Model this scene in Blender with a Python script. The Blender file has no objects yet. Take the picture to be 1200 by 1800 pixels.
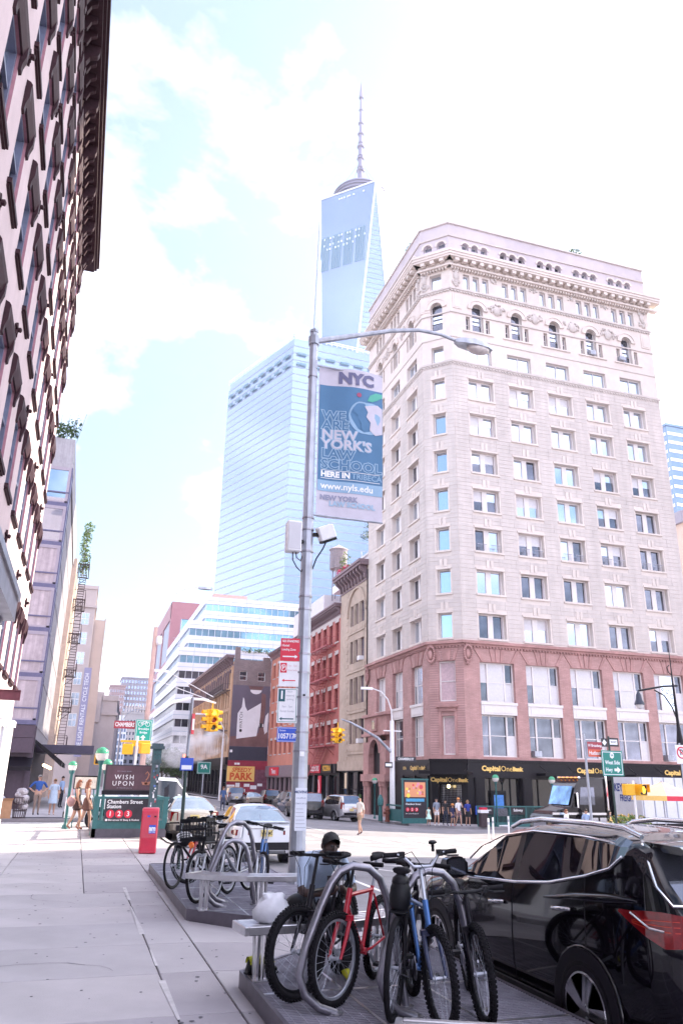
import bpy,bmesh,math,random
from mathutils import Vector,Matrix,Euler
random.seed(7)
PI=math.pi
R=math.radians
S=bpy.context.scene
COL=S.collection
# ---------------------------------------------------------------- camera
cam_d=bpy.data.cameras.new('camera')
cam=bpy.data.objects.new('camera',cam_d)
COL.objects.link(cam)
cam_d.sensor_fit='VERTICAL'
cam_d.sensor_height=36
cam_d.lens=1340.21/1800*36
cam_d.clip_start=0.05
cam_d.clip_end=6000
_p,_r,_y=0.338157566,0.0177886042,0.310585968
_f=Vector((math.sin(_y)*math.cos(_p),math.cos(_y)*math.cos(_p),math.sin(_p)))
_a=Vector((math.cos(_y),-math.sin(_y),0))
_u=_a.cross(_f)
_a2=_a*math.cos(_r)+_u*math.sin(_r)
_u2=_u*math.cos(_r)-_a*math.sin(_r)
cam.matrix_world=Matrix(((_a2.x,_u2.x,-_f.x,0),(_a2.y,_u2.y,-_f.y,0),(_a2.z,_u2.z,-_f.z,1.8),(0,0,0,1)))
S.camera=cam
# ---------------------------------------------------------------- sky, sun, exposure
SUN_AZ,SUN_EL=R(72),R(33)
W=bpy.data.worlds.new('World')
S.world=W
W.use_nodes=True
wt=W.node_tree
wt.nodes.clear()
def wn(t,**k):
 n=wt.nodes.new(t)
 for a,b in k.items():
  setattr(n,a,b)
 return n
w_out=wn('ShaderNodeOutputWorld')
w_bg=wn('ShaderNodeBackground')
w_bg.inputs['Strength'].default_value=0.13
w_sky=wn('ShaderNodeTexSky',sky_type='NISHITA',sun_disc=False)
w_sky.sun_elevation=SUN_EL
w_sky.sun_rotation=SUN_AZ
w_sky.air_density=1.0
w_sky.dust_density=2.5
w_sky.ozone_density=1.0
w_tc=wn('ShaderNodeTexCoord')
w_map=wn('ShaderNodeMapping')
w_map.inputs['Scale'].default_value=(1.0,1.0,1.6)
w_map.inputs['Location'].default_value=(0.75,0.3,0.25)
w_n1=wn('ShaderNodeTexNoise')
w_n1.inputs['Scale'].default_value=1.7
w_n1.inputs['Detail'].default_value=9
w_n1.inputs['Roughness'].default_value=0.55
w_n1.inputs['Distortion'].default_value=0.25
w_cr=wn('ShaderNodeValToRGB')
w_cr.color_ramp.elements[0].position=0.41
w_cr.color_ramp.elements[1].position=0.66
w_cr.color_ramp.elements[0].color=(0.05,0.05,0.05,1)
w_mix=wn('ShaderNodeMix',data_type='RGBA')
w_mix.inputs[7].default_value=(12.2,11.6,13.5,1)
w_hs=wn('ShaderNodeMix',data_type='RGBA',blend_type='MULTIPLY')
w_hs.inputs[0].default_value=1.0
w_hs.inputs[7].default_value=(0.70,0.84,0.88,1)
L=wt.links.new
L(w_tc.outputs['Generated'],w_map.inputs[0])
L(w_map.outputs[0],w_n1.inputs[0])
L(w_n1.outputs['Fac'],w_cr.inputs[0])
L(w_sky.outputs[0],w_hs.inputs[6])
L(w_hs.outputs[2],w_mix.inputs[6])
L(w_cr.outputs[0],w_mix.inputs[0])
L(w_mix.outputs[2],w_bg.inputs['Color'])
L(w_bg.outputs[0],w_out.inputs[0])
sun_d=bpy.data.lights.new('sun','SUN')
sun_d.energy=5.0
sun_d.angle=R(0.53)
sun_d.color=(1.0,0.88,0.70)
sun=bpy.data.objects.new('sun',sun_d)
COL.objects.link(sun)
_sd=Vector((math.sin(SUN_AZ)*math.cos(SUN_EL),math.cos(SUN_AZ)*math.cos(SUN_EL),math.sin(SUN_EL)))
sun.rotation_euler=_sd.to_track_quat('Z','Y').to_euler()
sun.location=(60,30,90)
S.view_settings.view_transform='Standard'
S.view_settings.look='None'
S.view_settings.exposure=1.55
S.view_settings.gamma=1.0
S.view_settings.use_curve_mapping=False
S.render.engine='CYCLES'
S.cycles.max_bounces=6
S.cycles.volume_bounces=3
S.cycles.use_denoising=True
# ---------------------------------------------------------------- helpers
class MB:
 """collects faces, then links them as ONE mesh object"""
 def __init__(s,T=None):
  s.v,s.f,s.mi,s.T=[],[],[],T
 def add(s,vs,fs,m=0):
  b=len(s.v)
  if s.T is not None:
   vs=[s.T@Vector(p)for p in vs]
  s.v+=[tuple(p)for p in vs]
  for f in fs:
   s.f.append([b+i for i in f])
   s.mi.append(m)
  return s
 def quad(s,a,b,c,d,m=0):
  return s.add([a,b,c,d],[(0,1,2,3)],m)
 def poly(s,pts,m=0):
  return s.add(pts,[tuple(range(len(pts)))],m)
 def box(s,x0,y0,z0,x1,y1,z1,m=0):
  return s.add([(x0,y0,z0),(x1,y0,z0),(x1,y1,z0),(x0,y1,z0),(x0,y0,z1),(x1,y0,z1),(x1,y1,z1),(x0,y1,z1)],[(0,3,2,1),(4,5,6,7),(0,1,5,4),(1,2,6,5),(2,3,7,6),(3,0,4,7)],m)
 def prism(s,pts,z0,z1,m=0):
  n=len(pts)
  vs=[(x,y,z0)for x,y in pts]+[(x,y,z1)for x,y in pts]
  return s.add(vs,[tuple(range(n))[::-1],tuple(range(n,2*n))]+[(i,(i+1)%n,n+(i+1)%n,n+i)for i in range(n)],m)
 def yprism(s,pts,y0,y1,m=0):
  """profile given in (x, z), pushed along y"""
  n=len(pts)
  vs=[(x,y0,z)for x,z in pts]+[(x,y1,z)for x,z in pts]
  return s.add(vs,[tuple(range(n)),tuple(range(n,2*n))[::-1]]+[(i,n+i,n+(i+1)%n,(i+1)%n)for i in range(n)],m)
 def xprism(s,pts,x0,x1,m=0):
  """profile given in (y, z), pushed along x"""
  n=len(pts)
  vs=[(x0,y,z)for y,z in pts]+[(x1,y,z)for y,z in pts]
  return s.add(vs,[tuple(range(n)),tuple(range(n,2*n))[::-1]]+[(i,n+i,n+(i+1)%n,(i+1)%n)for i in range(n)],m)
 def tube(s,path,r,n=8,m=0,caps=True,closed=False,squash=1.0):
  """round tube along a list of points; r is a number or a list"""
  P=[Vector(p)for p in path]
  k=len(P)
  rs=r if isinstance(r,(list,tuple))else[r]*k
  vs,fs=[],[]
  up=None
  for i in range(k):
   a=P[i-1]if(i>0 or closed)else P[i]
   b=P[(i+1)%k]if(i<k-1 or closed)else P[i]
   t=(b-a)
   t=t.normalized()if t.length>1e-9 else Vector((0,0,1))
   if up is None:
    up=Vector((0,0,1))if abs(t.z)<0.9 else Vector((0,1,0))
   x=up.cross(t)
   if x.length<1e-6:
    x=Vector((1,0,0)).cross(t)
   x.normalize()
   y=t.cross(x)
   up=y
   for j in range(n):
    c,d=math.cos(2*PI*j/n),math.sin(2*PI*j/n)
    vs.append(P[i]+(x*c+y*d*squash)*rs[i])
  for i in range(k if closed else k-1):
   for j in range(n):
    a,b=i*n+j,i*n+(j+1)%n
    c,d=((i+1)%k)*n+(j+1)%n,((i+1)%k)*n+j
    fs.append((a,b,c,d))
  if caps and not closed:
   fs.append(tuple(range(n))[::-1])
   fs.append(tuple((k-1)*n+j for j in range(n)))
  return s.add(vs,fs,m)
 def bar(s,a,b,w,h=None,m=0):
  """square bar from a to b"""
  a,b=Vector(a),Vector(b)
  h=h or w
  t=(b-a).normalized()
  up=Vector((0,0,1))if abs(t.z)<0.95 else Vector((0,1,0))
  x=t.cross(up).normalized()*(w/2)
  y=x.cross(t).normalized()*(h/2)
  vs=[a-x-y,a+x-y,a+x+y,a-x+y,b-x-y,b+x-y,b+x+y,b-x+y]
  return s.add(vs,[(0,3,2,1),(4,5,6,7),(0,1,5,4),(1,2,6,5),(2,3,7,6),(3,0,4,7)],m)
 def lathe(s,prof,n=16,m=0,o=(0,0,0),axis='z'):
  """profile of (radius, height)"""
  vs,fs=[],[]
  k=len(prof)
  for r,z in prof:
   for j in range(n):
    a=2*PI*j/n
    c,d=r*math.cos(a),r*math.sin(a)
    if axis=='z':
     vs.append((o[0]+c,o[1]+d,o[2]+z))
    elif axis=='x':
     vs.append((o[0]+z,o[1]+c,o[2]+d))
    else:
     vs.append((o[0]+c,o[1]+z,o[2]+d))
  for i in range(k-1):
   for j in range(n):
    fs.append((i*n+j,i*n+(j+1)%n,(i+1)*n+(j+1)%n,(i+1)*n+j))
  fs.append(tuple(range(n))[::-1])
  fs.append(tuple((k-1)*n+j for j in range(n)))
  return s.add(vs,fs,m)
 def ball(s,c,r,n=12,k=8,m=0):
  rx,ry,rz=r if isinstance(r,(tuple,list))else(r,r,r)
  vs,fs=[],[]
  for i in range(k+1):
   t=PI*i/k
   for j in range(n):
    a=2*PI*j/n
    vs.append((c[0]+rx*math.sin(t)*math.cos(a),c[1]+ry*math.sin(t)*math.sin(a),c[2]+rz*math.cos(t)))
  for i in range(k):
   for j in range(n):
    fs.append((i*n+j,(i+1)*n+j,(i+1)*n+(j+1)%n,i*n+(j+1)%n))
  return s.add(vs,fs,m)
 def loft(s,rings,m=0,closed=True,caps=True):
  """rings: lists of equally many points"""
  n=len(rings[0])
  vs=[p for r in rings for p in r]
  fs=[]
  for i in range(len(rings)-1):
   for j in range(n if closed else n-1):
    fs.append((i*n+j,i*n+(j+1)%n,(i+1)*n+(j+1)%n,(i+1)*n+j))
  if caps:
   fs.append(tuple(range(n))[::-1])
   fs.append(tuple((len(rings)-1)*n+j for j in range(n)))
  return s.add(vs,fs,m)
 def mesh(s,name,mats,smooth=None,bevel=0,merge=False,sub=0):
  me=bpy.data.meshes.new(name)
  me.from_pydata(s.v,[],s.f)
  for m in(mats if isinstance(mats,(list,tuple))else[mats]):
   me.materials.append(m)
  if len(me.materials)>1:
   me.polygons.foreach_set('material_index',s.mi)
  bm=bmesh.new()
  bm.from_mesh(me)
  if merge or sub:
   bmesh.ops.remove_doubles(bm,verts=bm.verts,dist=1e-4)
  bmesh.ops.recalc_face_normals(bm,faces=bm.faces)
  if bevel:
   es=[e for e in bm.edges if len(e.link_faces)==2 and e.calc_face_angle(0)>0.5]
   bmesh.ops.bevel(bm,geom=es,offset=bevel,segments=1,affect='EDGES',clamp_overlap=True)
  bm.to_mesh(me)
  bm.free()
  if smooth is not None:
   me.shade_smooth()
   me.set_sharp_from_angle(angle=R(smooth))
  return me
 def build(s,name,mats,parent=None,loc=None,rot=None,**k):
  return link(name,s.mesh(name,mats,**k),parent,loc,rot)
def link(name,me,parent=None,loc=None,rot=None):
 o=bpy.data.objects.new(name,me)
 COL.objects.link(o)
 if parent is not None:
  o.parent=parent
 if loc is not None:
  o.location=loc
 if rot is not None:
  o.rotation_euler=(0,0,rot)if isinstance(rot,(int,float))else rot
 return o
def thing(name,label,cat,loc=(0,0,0),rot=0,group=None):
 o=link(name,None,None,loc,rot)
 return tag(o,label,cat,group)
def tag(o,label=None,cat=None,group=None,kind=None):
 for k,v in(('label',label),('category',cat),('group',group),('kind',kind)):
  if v:
   o[k]=v
 return o
def clone(o,parent=None,loc=None,rot=None,label=None,**over):
 """a thing copied with its parts and sub-parts"""
 c=o.copy()
 COL.objects.link(c)
 if parent is not None:
  c.parent=parent
 if loc is not None:
  c.location=loc
 if rot is not None:
  c.rotation_euler=(0,0,rot)if isinstance(rot,(int,float))else rot
 if label:
  c['label']=label
 for ch in list(KIDS.get(o.name)or o.children):
  clone(ch,c)
 return c
KIDS={}
# ---------------------------------------------------------------- materials
MATS={}
def mat(name,col,rough=0.7,metal=0.0,var=0.12,scale=6.0,bump=0.0,bscale=None,coat=0.0,emit=None,trans=0.0,spec=None,stain=0.0,alpha=None,ior=None,streak=0.0):
 if name in MATS:
  return MATS[name]
 m=bpy.data.materials.new(name)
 m.use_nodes=True
 nt=m.node_tree
 b=nt.nodes['Principled BSDF']
 b.inputs['Roughness'].default_value=rough
 b.inputs['Metallic'].default_value=metal
 b.inputs['Base Color'].default_value=(*col,1)
 if coat:
  b.inputs['Coat Weight'].default_value=coat
  b.inputs['Coat Roughness'].default_value=0.03
 if trans:
  b.inputs['Transmission Weight'].default_value=trans
 if ior:
  b.inputs['IOR'].default_value=ior
 if spec is not None:
  b.inputs['Specular IOR Level'].default_value=spec
 if alpha is not None:
  b.inputs['Alpha'].default_value=alpha
 if emit:
  b.inputs['Emission Color'].default_value=(*emit[:3],1)
  b.inputs['Emission Strength'].default_value=emit[3]
 N,Lk=nt.nodes.new,nt.links.new
 if var or bump or stain or streak:
  tc=N('ShaderNodeTexCoord')
  n1=N('ShaderNodeTexNoise')
  n1.inputs['Scale'].default_value=scale
  n1.inputs['Detail'].default_value=6
  n1.inputs['Roughness'].default_value=0.6
  Lk(tc.outputs['Object'],n1.inputs['Vector'])
 cur=None
 if var:
  r=N('ShaderNodeValToRGB')
  r.color_ramp.elements[0].position=0.32
  r.color_ramp.elements[1].position=0.68
  r.color_ramp.elements[0].color=(*[c*(1-var)for c in col],1)
  r.color_ramp.elements[1].color=(*[min(1,c*(1+var))for c in col],1)
  Lk(n1.outputs['Fac'],r.inputs[0])
  cur=r.outputs[0]
 for amt,sc in((stain,(0.35,0.35,0.35)),(streak,(3.0,3.0,0.15))):
  if amt:
   mp=N('ShaderNodeMapping')
   mp.inputs['Scale'].default_value=sc
   n2=N('ShaderNodeTexNoise')
   n2.inputs['Scale'].default_value=scale*0.6
   n2.inputs['Detail'].default_value=5
   Lk(tc.outputs['Object'],mp.inputs[0])
   Lk(mp.outputs[0],n2.inputs['Vector'])
   r2=N('ShaderNodeValToRGB')
   r2.color_ramp.elements[0].position=0.41
   r2.color_ramp.elements[1].position=0.66
   r2.color_ramp.elements[0].color=(1-amt,1-amt,1-amt,1)
   r2.color_ramp.elements[1].color=(1,1,1,1)
   mx=N('ShaderNodeMix')
   mx.data_type='RGBA'
   mx.blend_type='MULTIPLY'
   mx.inputs[0].default_value=1
   Lk(n2.outputs['Fac'],r2.inputs[0])
   if cur is None:
    mx.inputs[6].default_value=(*col,1)
   else:
    Lk(cur,mx.inputs[6])
   Lk(r2.outputs[0],mx.inputs[7])
   cur=mx.outputs[2]
 if cur is not None:
  Lk(cur,b.inputs['Base Color'])
 if bump:
  n3=N('ShaderNodeTexNoise')
  n3.inputs['Scale'].default_value=bscale or scale*6
  n3.inputs['Detail'].default_value=4
  Lk(tc.outputs['Object'],n3.inputs['Vector'])
  bp=N('ShaderNodeBump')
  bp.inputs['Strength'].default_value=bump
  bp.inputs['Distance'].default_value=0.02
  Lk(n3.outputs['Fac'],bp.inputs['Height'])
  Lk(bp.outputs[0],b.inputs['Normal'])
 MATS[name]=m
 return m
def brickmat(name,c1,c2,mortar,sx=0.22,sz=0.075,rough=0.85,var=0.25):
 """small bricks too far away to tell apart one by one; runs round corners"""
 if name in MATS:
  return MATS[name]
 m=bpy.data.materials.new(name)
 m.use_nodes=True
 nt=m.node_tree
 N,Lk=nt.nodes.new,nt.links.new
 b=nt.nodes['Principled BSDF']
 b.inputs['Roughness'].default_value=rough
 tc=N('ShaderNodeTexCoord')
 sp=N('ShaderNodeSeparateXYZ')
 ad=N('ShaderNodeMath')
 ad.operation='ADD'
 cb=N('ShaderNodeCombineXYZ')
 Lk(tc.outputs['Object'],sp.inputs[0])
 Lk(sp.outputs[0],ad.inputs[0])
 Lk(sp.outputs[1],ad.inputs[1])
 Lk(ad.outputs[0],cb.inputs[0])
 Lk(sp.outputs[2],cb.inputs[1])
 br=N('ShaderNodeTexBrick')
 br.inputs['Scale'].default_value=1.0
 br.inputs['Brick Width'].default_value=sx
 br.inputs['Row Height'].default_value=sz
 br.inputs['Mortar Size'].default_value=sz*0.12
 br.inputs['Color1'].default_value=(*c1,1)
 br.inputs['Color2'].default_value=(*c2,1)
 br.inputs['Mortar'].default_value=(*mortar,1)
 Lk(cb.outputs[0],br.inputs['Vector'])
 n=N('ShaderNodeTexNoise')
 n.inputs['Scale'].default_value=0.9
 n.inputs['Detail'].default_value=8
 n.inputs['Roughness'].default_value=0.65
 Lk(tc.outputs['Object'],n.inputs['Vector'])
 r=N('ShaderNodeValToRGB')
 r.color_ramp.elements[0].position=0.35
 r.color_ramp.elements[1].position=0.7
 r.color_ramp.elements[0].color=(1-var,1-var,1-var,1)
 r.color_ramp.elements[1].color=(1,1,1,1)
 Lk(n.outputs['Fac'],r.inputs[0])
 mx=N('ShaderNodeMix')
 mx.data_type='RGBA'
 mx.blend_type='MULTIPLY'
 mx.inputs[0].default_value=1
 Lk(br.outputs['Color'],mx.inputs[6])
 Lk(r.outputs[0],mx.inputs[7])
 Lk(mx.outputs[2],b.inputs['Base Color'])
 bp=N('ShaderNodeBump')
 bp.inputs['Strength'].default_value=0.5
 bp.inputs['Distance'].default_value=0.01
 Lk(br.outputs['Fac'],bp.inputs['Height'])
 bp.invert=True
 Lk(bp.outputs[0],b.inputs['Normal'])
 MATS[name]=m
 return m
M={}
M['glass']=mat('window_glass',(0.05,0.06,0.075),rough=0.03,metal=0.0,var=0.5,scale=0.35,spec=1.0,coat=1.0)
M['glass_blue']=mat('bright_window_glass',(0.30,0.45,0.62),rough=0.04,metal=0.75,var=0.15,scale=0.2)
M['glass_dark']=mat('dark_glass',(0.012,0.012,0.018),rough=0.03,var=0,coat=1.0)
M['blind']=mat('window_blind',(0.62,0.60,0.63),rough=0.6,var=0.06,coat=0.4)
M['black']=mat('black_paint',(0.009,0.007,0.012),rough=0.4,var=0.2,spec=0.25)
M['blackplastic']=mat('black_plastic',(0.007,0.007,0.010),rough=0.5,var=0.2,scale=30,spec=0.25)
M['rubber']=mat('tyre_rubber',(0.008,0.007,0.010),rough=0.8,var=0.3,scale=20,bump=0.2,spec=0.2)
M['steel']=mat('galvanised_steel',(0.46,0.48,0.55),rough=0.45,metal=0.6,var=0.18,scale=3,streak=0.25)
M['steel_dark']=mat('weathered_steel',(0.30,0.29,0.33),rough=0.4,metal=0.85,var=0.2,scale=5)
M['stainless']=mat('brushed_steel',(0.50,0.49,0.52),rough=0.28,metal=0.95,var=0.12,scale=12)
M['chrome']=mat('chrome',(0.75,0.75,0.78),rough=0.08,metal=1.0,var=0)
M['white']=mat('white_paint',(0.78,0.77,0.80),rough=0.5,var=0.06)
M['concrete']=mat('concrete',(0.40,0.375,0.405),rough=0.9,var=0.10,scale=1.6,bump=0.15,bscale=60,stain=0.16)
M['concrete_dark']=mat('old_concrete',(0.30,0.285,0.31),rough=0.9,var=0.14,scale=2.0,bump=0.2,bscale=50,stain=0.2)
M['asphalt']=mat('asphalt',(0.235,0.225,0.245),rough=0.9,var=0.15,scale=1.2,bump=0.3,bscale=90,stain=0.2)
M['marking']=mat('road_paint',(0.70,0.69,0.68),rough=0.8,var=0.25,scale=4)
M['green_iron']=mat('subway_green',(0.028,0.13,0.135),rough=0.45,var=0.15)
M['green_sign']=mat('sign_green',(0.0,0.19,0.15),rough=0.4,var=0.05)
M['red']=mat('sign_red',(0.62,0.015,0.05),rough=0.4,var=0.06)
M['blue_sign']=mat('sign_blue',(0.02,0.08,0.52),rough=0.4,var=0.06)
M['letter_white']=mat('white_lettering',(0.82,0.82,0.84),rough=0.5,var=0)
M['letter_black']=mat('black_lettering',(0.02,0.02,0.025),rough=0.5,var=0)
M['signal_yellow']=mat('signal_yellow',(0.80,0.42,0.01),rough=0.4,var=0.06)
M['leaf']=mat('leaf_green',(0.055,0.10,0.035),rough=0.6,var=0.4,scale=3)
M['leaf_light']=mat('light_leaf_green',(0.14,0.21,0.05),rough=0.6,var=0.3,scale=3)
# ---------------------------------------------------------------- ground height (the street falls to the right)
def zg(x):
 return-0.05*min(max(x-2,0),20)-0.012*max(0,x-22)-(0.15 if x>4.0 else 0)
BREAKS=(2.0,22.0)
def sheet(mb,poly,lift,m=0,off=None):
 """flat polygon laid over the falling ground, cut where the slope changes"""
 bm=bmesh.new()
 vs=[bm.verts.new((x,y,0))for x,y in poly]
 bm.faces.new(vs)
 for bx in BREAKS:
  g=bm.verts[:]+bm.edges[:]+bm.faces[:]
  bmesh.ops.bisect_plane(bm,geom=g,plane_co=(bx,0,0),plane_no=(1,0,0))
 f=off or(lambda x:-0.05*min(max(x-2,0),20)-0.012*max(0,x-22))
 bm.verts.index_update()
 mb.add([(v.co.x,v.co.y,f(v.co.x)+lift)for v in bm.verts],[tuple(v.index for v in fc.verts)for fc in bm.faces],m)
 bm.free()
 return mb
def zs(x):
 """height of the sidewalk surface"""
 return-0.05*min(max(x-2,0),20)-0.012*max(0,x-22)
ROADZ=-0.15
# ---------------------------------------------------------------- facades
class Frame:
 """a facade plane: u runs along it, d points outwards, z up"""
 def __init__(s,ox,oy,ang):
  s.ox,s.oy,s.a=ox,oy,R(ang)
  s.c,s.s=math.cos(s.a),math.sin(s.a)
 def p(s,u,d,z):
  return(s.ox+u*s.c+d*s.s,s.oy+u*s.s-d*s.c,z)
 def T(s):
  return Matrix.Translation((s.ox,s.oy,0))@Matrix.Rotation(s.a,4,'Z')
def fbox(mb,F,u0,d0,z0,u1,d1,z1,m=0):
 a=[F.p(u,d,z)for z in(z0,z1)for u,d in((u0,d0),(u1,d0),(u1,d1),(u0,d1))]
 return mb.add(a,[(0,3,2,1),(4,5,6,7),(0,1,5,4),(1,2,6,5),(2,3,7,6),(3,0,4,7)],m)
def wall(mb,F,L,z0,z1,ops,depth=0.3,m=0,mr=None,u00=0.0):
 """wall with real openings and reveals; ops = (u0, u1, za, zb)"""
 us=sorted({u00,L,*[o[0]for o in ops],*[o[1]for o in ops]})
 us=[u for u in us if u00<=u<=L]
 zz=sorted({z0,z1,*[o[2]for o in ops],*[o[3]for o in ops]})
 zz=[z for z in zz if z0<=z<=z1]
 mr=m if mr is None else mr
 for j in range(len(zz)-1):
  za,zb=zz[j],zz[j+1]
  zm=(za+zb)/2
  run=None
  for i in range(len(us)-1):
   um=(us[i]+us[i+1])/2
   hole=any(o[0]<um<o[1]and o[2]<zm<o[3]for o in ops)
   if not hole:
    run=(run[0],us[i+1])if run else(us[i],us[i+1])
   if run and(hole or i==len(us)-2):
    mb.quad(F.p(run[0],0,za),F.p(run[1],0,za),F.p(run[1],0,zb),F.p(run[0],0,zb),m)
    run=None
 for a,b,c,d in ops:
  mb.quad(F.p(a,0,c),F.p(a,-depth,c),F.p(a,-depth,d),F.p(a,0,d),mr)
  mb.quad(F.p(b,0,c),F.p(b,0,d),F.p(b,-depth,d),F.p(b,-depth,c),mr)
  mb.quad(F.p(a,0,d),F.p(a,-depth,d),F.p(b,-depth,d),F.p(b,0,d),mr)
  mb.quad(F.p(a,0,c),F.p(b,0,c),F.p(b,-depth,c),F.p(a,-depth,c),mr)
def place(me,name,F,u,d,z,parent,sub=()):
 """a part modelled facing -Y, set on the facade; sub = [(name, mesh)] become its sub-parts"""
 o=link(name,me,parent,F.p(u,d,z),F.a)
 for n,m2 in sub:
  link(n,m2,o)
 return o
def text_mesh(s,size,m,ext=0.0,align='CENTER',bold=0.0,name='lettering',sx=1.0,space=1.0):
 cu=bpy.data.curves.new(name,'FONT')
 cu.body=s
 cu.size=size
 cu.extrude=ext
 cu.offset=bold
 cu.align_x=align
 cu.align_y='CENTER'
 cu.space_character=space
 cu.resolution_u=2
 o=bpy.data.objects.new(name,cu)
 COL.objects.link(o)
 dg=bpy.context.evaluated_depsgraph_get()
 me=bpy.data.meshes.new_from_object(o.evaluated_get(dg))
 bpy.data.objects.remove(o)
 me.name=name
 me.materials.clear()
 me.materials.append(m)
 # stand it up: text x -> x, text y -> z, facing -Y
 for v in me.vertices:
  v.co=Vector((v.co.x*sx,-v.co.z,v.co.y))
 return me
def text(s,size,m,parent,loc,rot=0,**k):
 return link(k.get('name','lettering'),text_mesh(s,size,m,**k),parent,loc,rot)
def icos(n):
 out=[]
 while len(out)<n:
  v=Vector((random.uniform(-1,1),random.uniform(-1,1),random.uniform(-1,1)))
  if 0.05<v.length<1:
   out.append(v)
 return out
def leaves(mb,c,r,n,size,m=0):
 """many leaf-sized faces spread through a crown's volume"""
 rx,ry,rz=r
 for v in icos(n):
  p=Vector((c[0]+v.x*rx,c[1]+v.y*ry,c[2]+v.z*rz))
  a=Vector((random.uniform(-1,1),random.uniform(-1,1),random.uniform(-0.7,0.7))).normalized()
  b=a.cross(Vector((random.uniform(-1,1),random.uniform(-1,1),random.uniform(-1,1)))).normalized()
  s=size*random.uniform(0.6,1.3)
  mb.add([p-a*s,p+b*s*0.45,p+a*s,p-b*s*0.45],[(0,1,2,3)],m)
  # ---------------------------------------------------------------- the corner bank building
M['lime']=mat('pale_limestone',(0.63,0.565,0.535),rough=0.85,var=0.07,scale=1.2,stain=0.10,bump=0.1,streak=0.10)
M['lime_warm']=mat('cream_terracotta',(0.68,0.60,0.555),rough=0.8,var=0.06,scale=1.5,stain=0.08)
M['pinkbrick']=brickmat('pink_roman_brick',(0.50,0.29,0.275),(0.58,0.35,0.33),(0.42,0.25,0.24),0.4,0.09)
M['pinkstone']=mat('pink_sandstone',(0.47,0.265,0.25),rough=0.85,var=0.14,scale=2.5,stain=0.2,bump=0.15)
M['sash']=mat('cream_sash',(0.70,0.66,0.66),rough=0.5,var=0.05)
M['gold']=mat('gold_lettering',(0.75,0.50,0.16),rough=0.35,metal=0.4,var=0)
M['attic']=mat('attic_render',(0.56,0.50,0.53),rough=0.9,var=0.07,scale=0.8,stain=0.1)
M['mirror']=mat('reflecting_glass',(0.58,0.66,0.76),rough=0.03,metal=0.9,var=0.10,scale=0.15)
M['mirror_dark']=mat('dim_reflecting_glass',(0.16,0.17,0.21),rough=0.03,metal=0.8,var=0.35,scale=0.6)
bank=thing('bank_building','tall pale stone corner building with a pink brick base and black bank storefront','building',(27.5,54,0))
FR=Frame(0,0,0)
FC=Frame(-2,2,-45)
FL=Frame(-2,16.2,-90)
LR,LC,LL=22.2,2*math.sqrt(2),14.2
BAYS=[1.5+4.09*i for i in range(5)]
LBAYS=[2.3,6.4,10.55]
ROWS=[12.62,16.25,19.85,23.35,26.85,30.4,33.85]
def arch_fill(mb,F,u0,u1,zs_,d,t=0.0,m=0,n=10):
 """the two corners between a round arch and its square opening"""
 r=(u1-u0)/2
 uc=(u0+u1)/2
 for sgn in(-1,1):
  for i in range(n//2):
   a0,a1=PI/2*i/(n//2),PI/2*(i+1)/(n//2)
   p0=(uc+sgn*r*math.cos(a0),zs_+r*math.sin(a0))
   p1=(uc+sgn*r*math.cos(a1),zs_+r*math.sin(a1))
   mb.quad(F.p(p0[0],d,p0[1]),F.p(p1[0],d,p1[1]),F.p(p1[0],d,zs_+r),F.p(p0[0],d,zs_+r),m)
   mb.quad(F.p(p0[0],d,p0[1]),F.p(p1[0],d,p1[1]),F.p(p1[0],d-0.3,p1[1]),F.p(p0[0],d-0.3,p0[1]),m)
def arch_ring(mb,F,uc,zc,r0,r1,d0,d1,m=0,n=14):
 for i in range(n):
  a0,a1=PI*i/n,PI*(i+1)/n
  q=[]
  for d in(d0,d1):
   for a,r in((a0,r0),(a1,r0),(a1,r1),(a0,r1)):
    q.append(F.p(uc+r*math.cos(a),d,zc+r*math.sin(a)))
  mb.add(q,[(0,3,2,1),(4,5,6,7),(0,1,5,4),(1,2,6,5),(2,3,7,6),(3,0,4,7)],m)
def openings(kind):
 ops=[]
 if kind=='R':
  for b in BAYS:
   for z in ROWS:
    ops.append((b,b+2.45,z,z+2.0))
   ops.append((b,b+2.45,37.55,39.15))
   ops.append((b+0.65,b+1.8,40.85,43.8))
   for q in(0.0,2.05):
    ops.append((b+q,b+q+0.4,40.9,42.35))
   for q in(0,1.0,2.0):
    ops.append((b+q-0.1,b+q+0.55,45.35,46.95))
    ops.append((b+q-0.1,b+q+0.6,49.75,50.5))
 elif kind=='L':
  for b in LBAYS:
   for z in ROWS:
    ops.append((b,b+2.3,z,z+2.0))
   ops.append((b,b+2.3,37.55,39.15))
   ops.append((b+0.6,b+1.7,40.85,43.8))
   for q in(0.0,1.95):
    ops.append((b+q,b+q+0.35,40.9,42.35))
   for q in(0,0.9,1.8):
    ops.append((b+q-0.05,b+q+0.55,45.35,46.95))
    ops.append((b+q-0.05,b+q+0.6,49.75,50.5))
 else:
  for z in ROWS:
   ops.append((0.85,2.0,z,z+2.0))
  ops.append((0.85,2.0,37.45,39.15))
  ops.append((0.85,2.0,40.85,43.8))
  ops.append((0.85,2.0,45.35,46.95))
  ops.append((0.3,1.15,49.75,50.5))
  ops.append((1.65,2.5,49.75,50.5))
 return ops
FACES=[(FR,LR,'R'),(FC,LC,'C'),(FL,LL,'L')]
upper,attic,courses=MB(),MB(),MB()
ornament,cornice,bands=MB(),MB(),MB()
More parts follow.
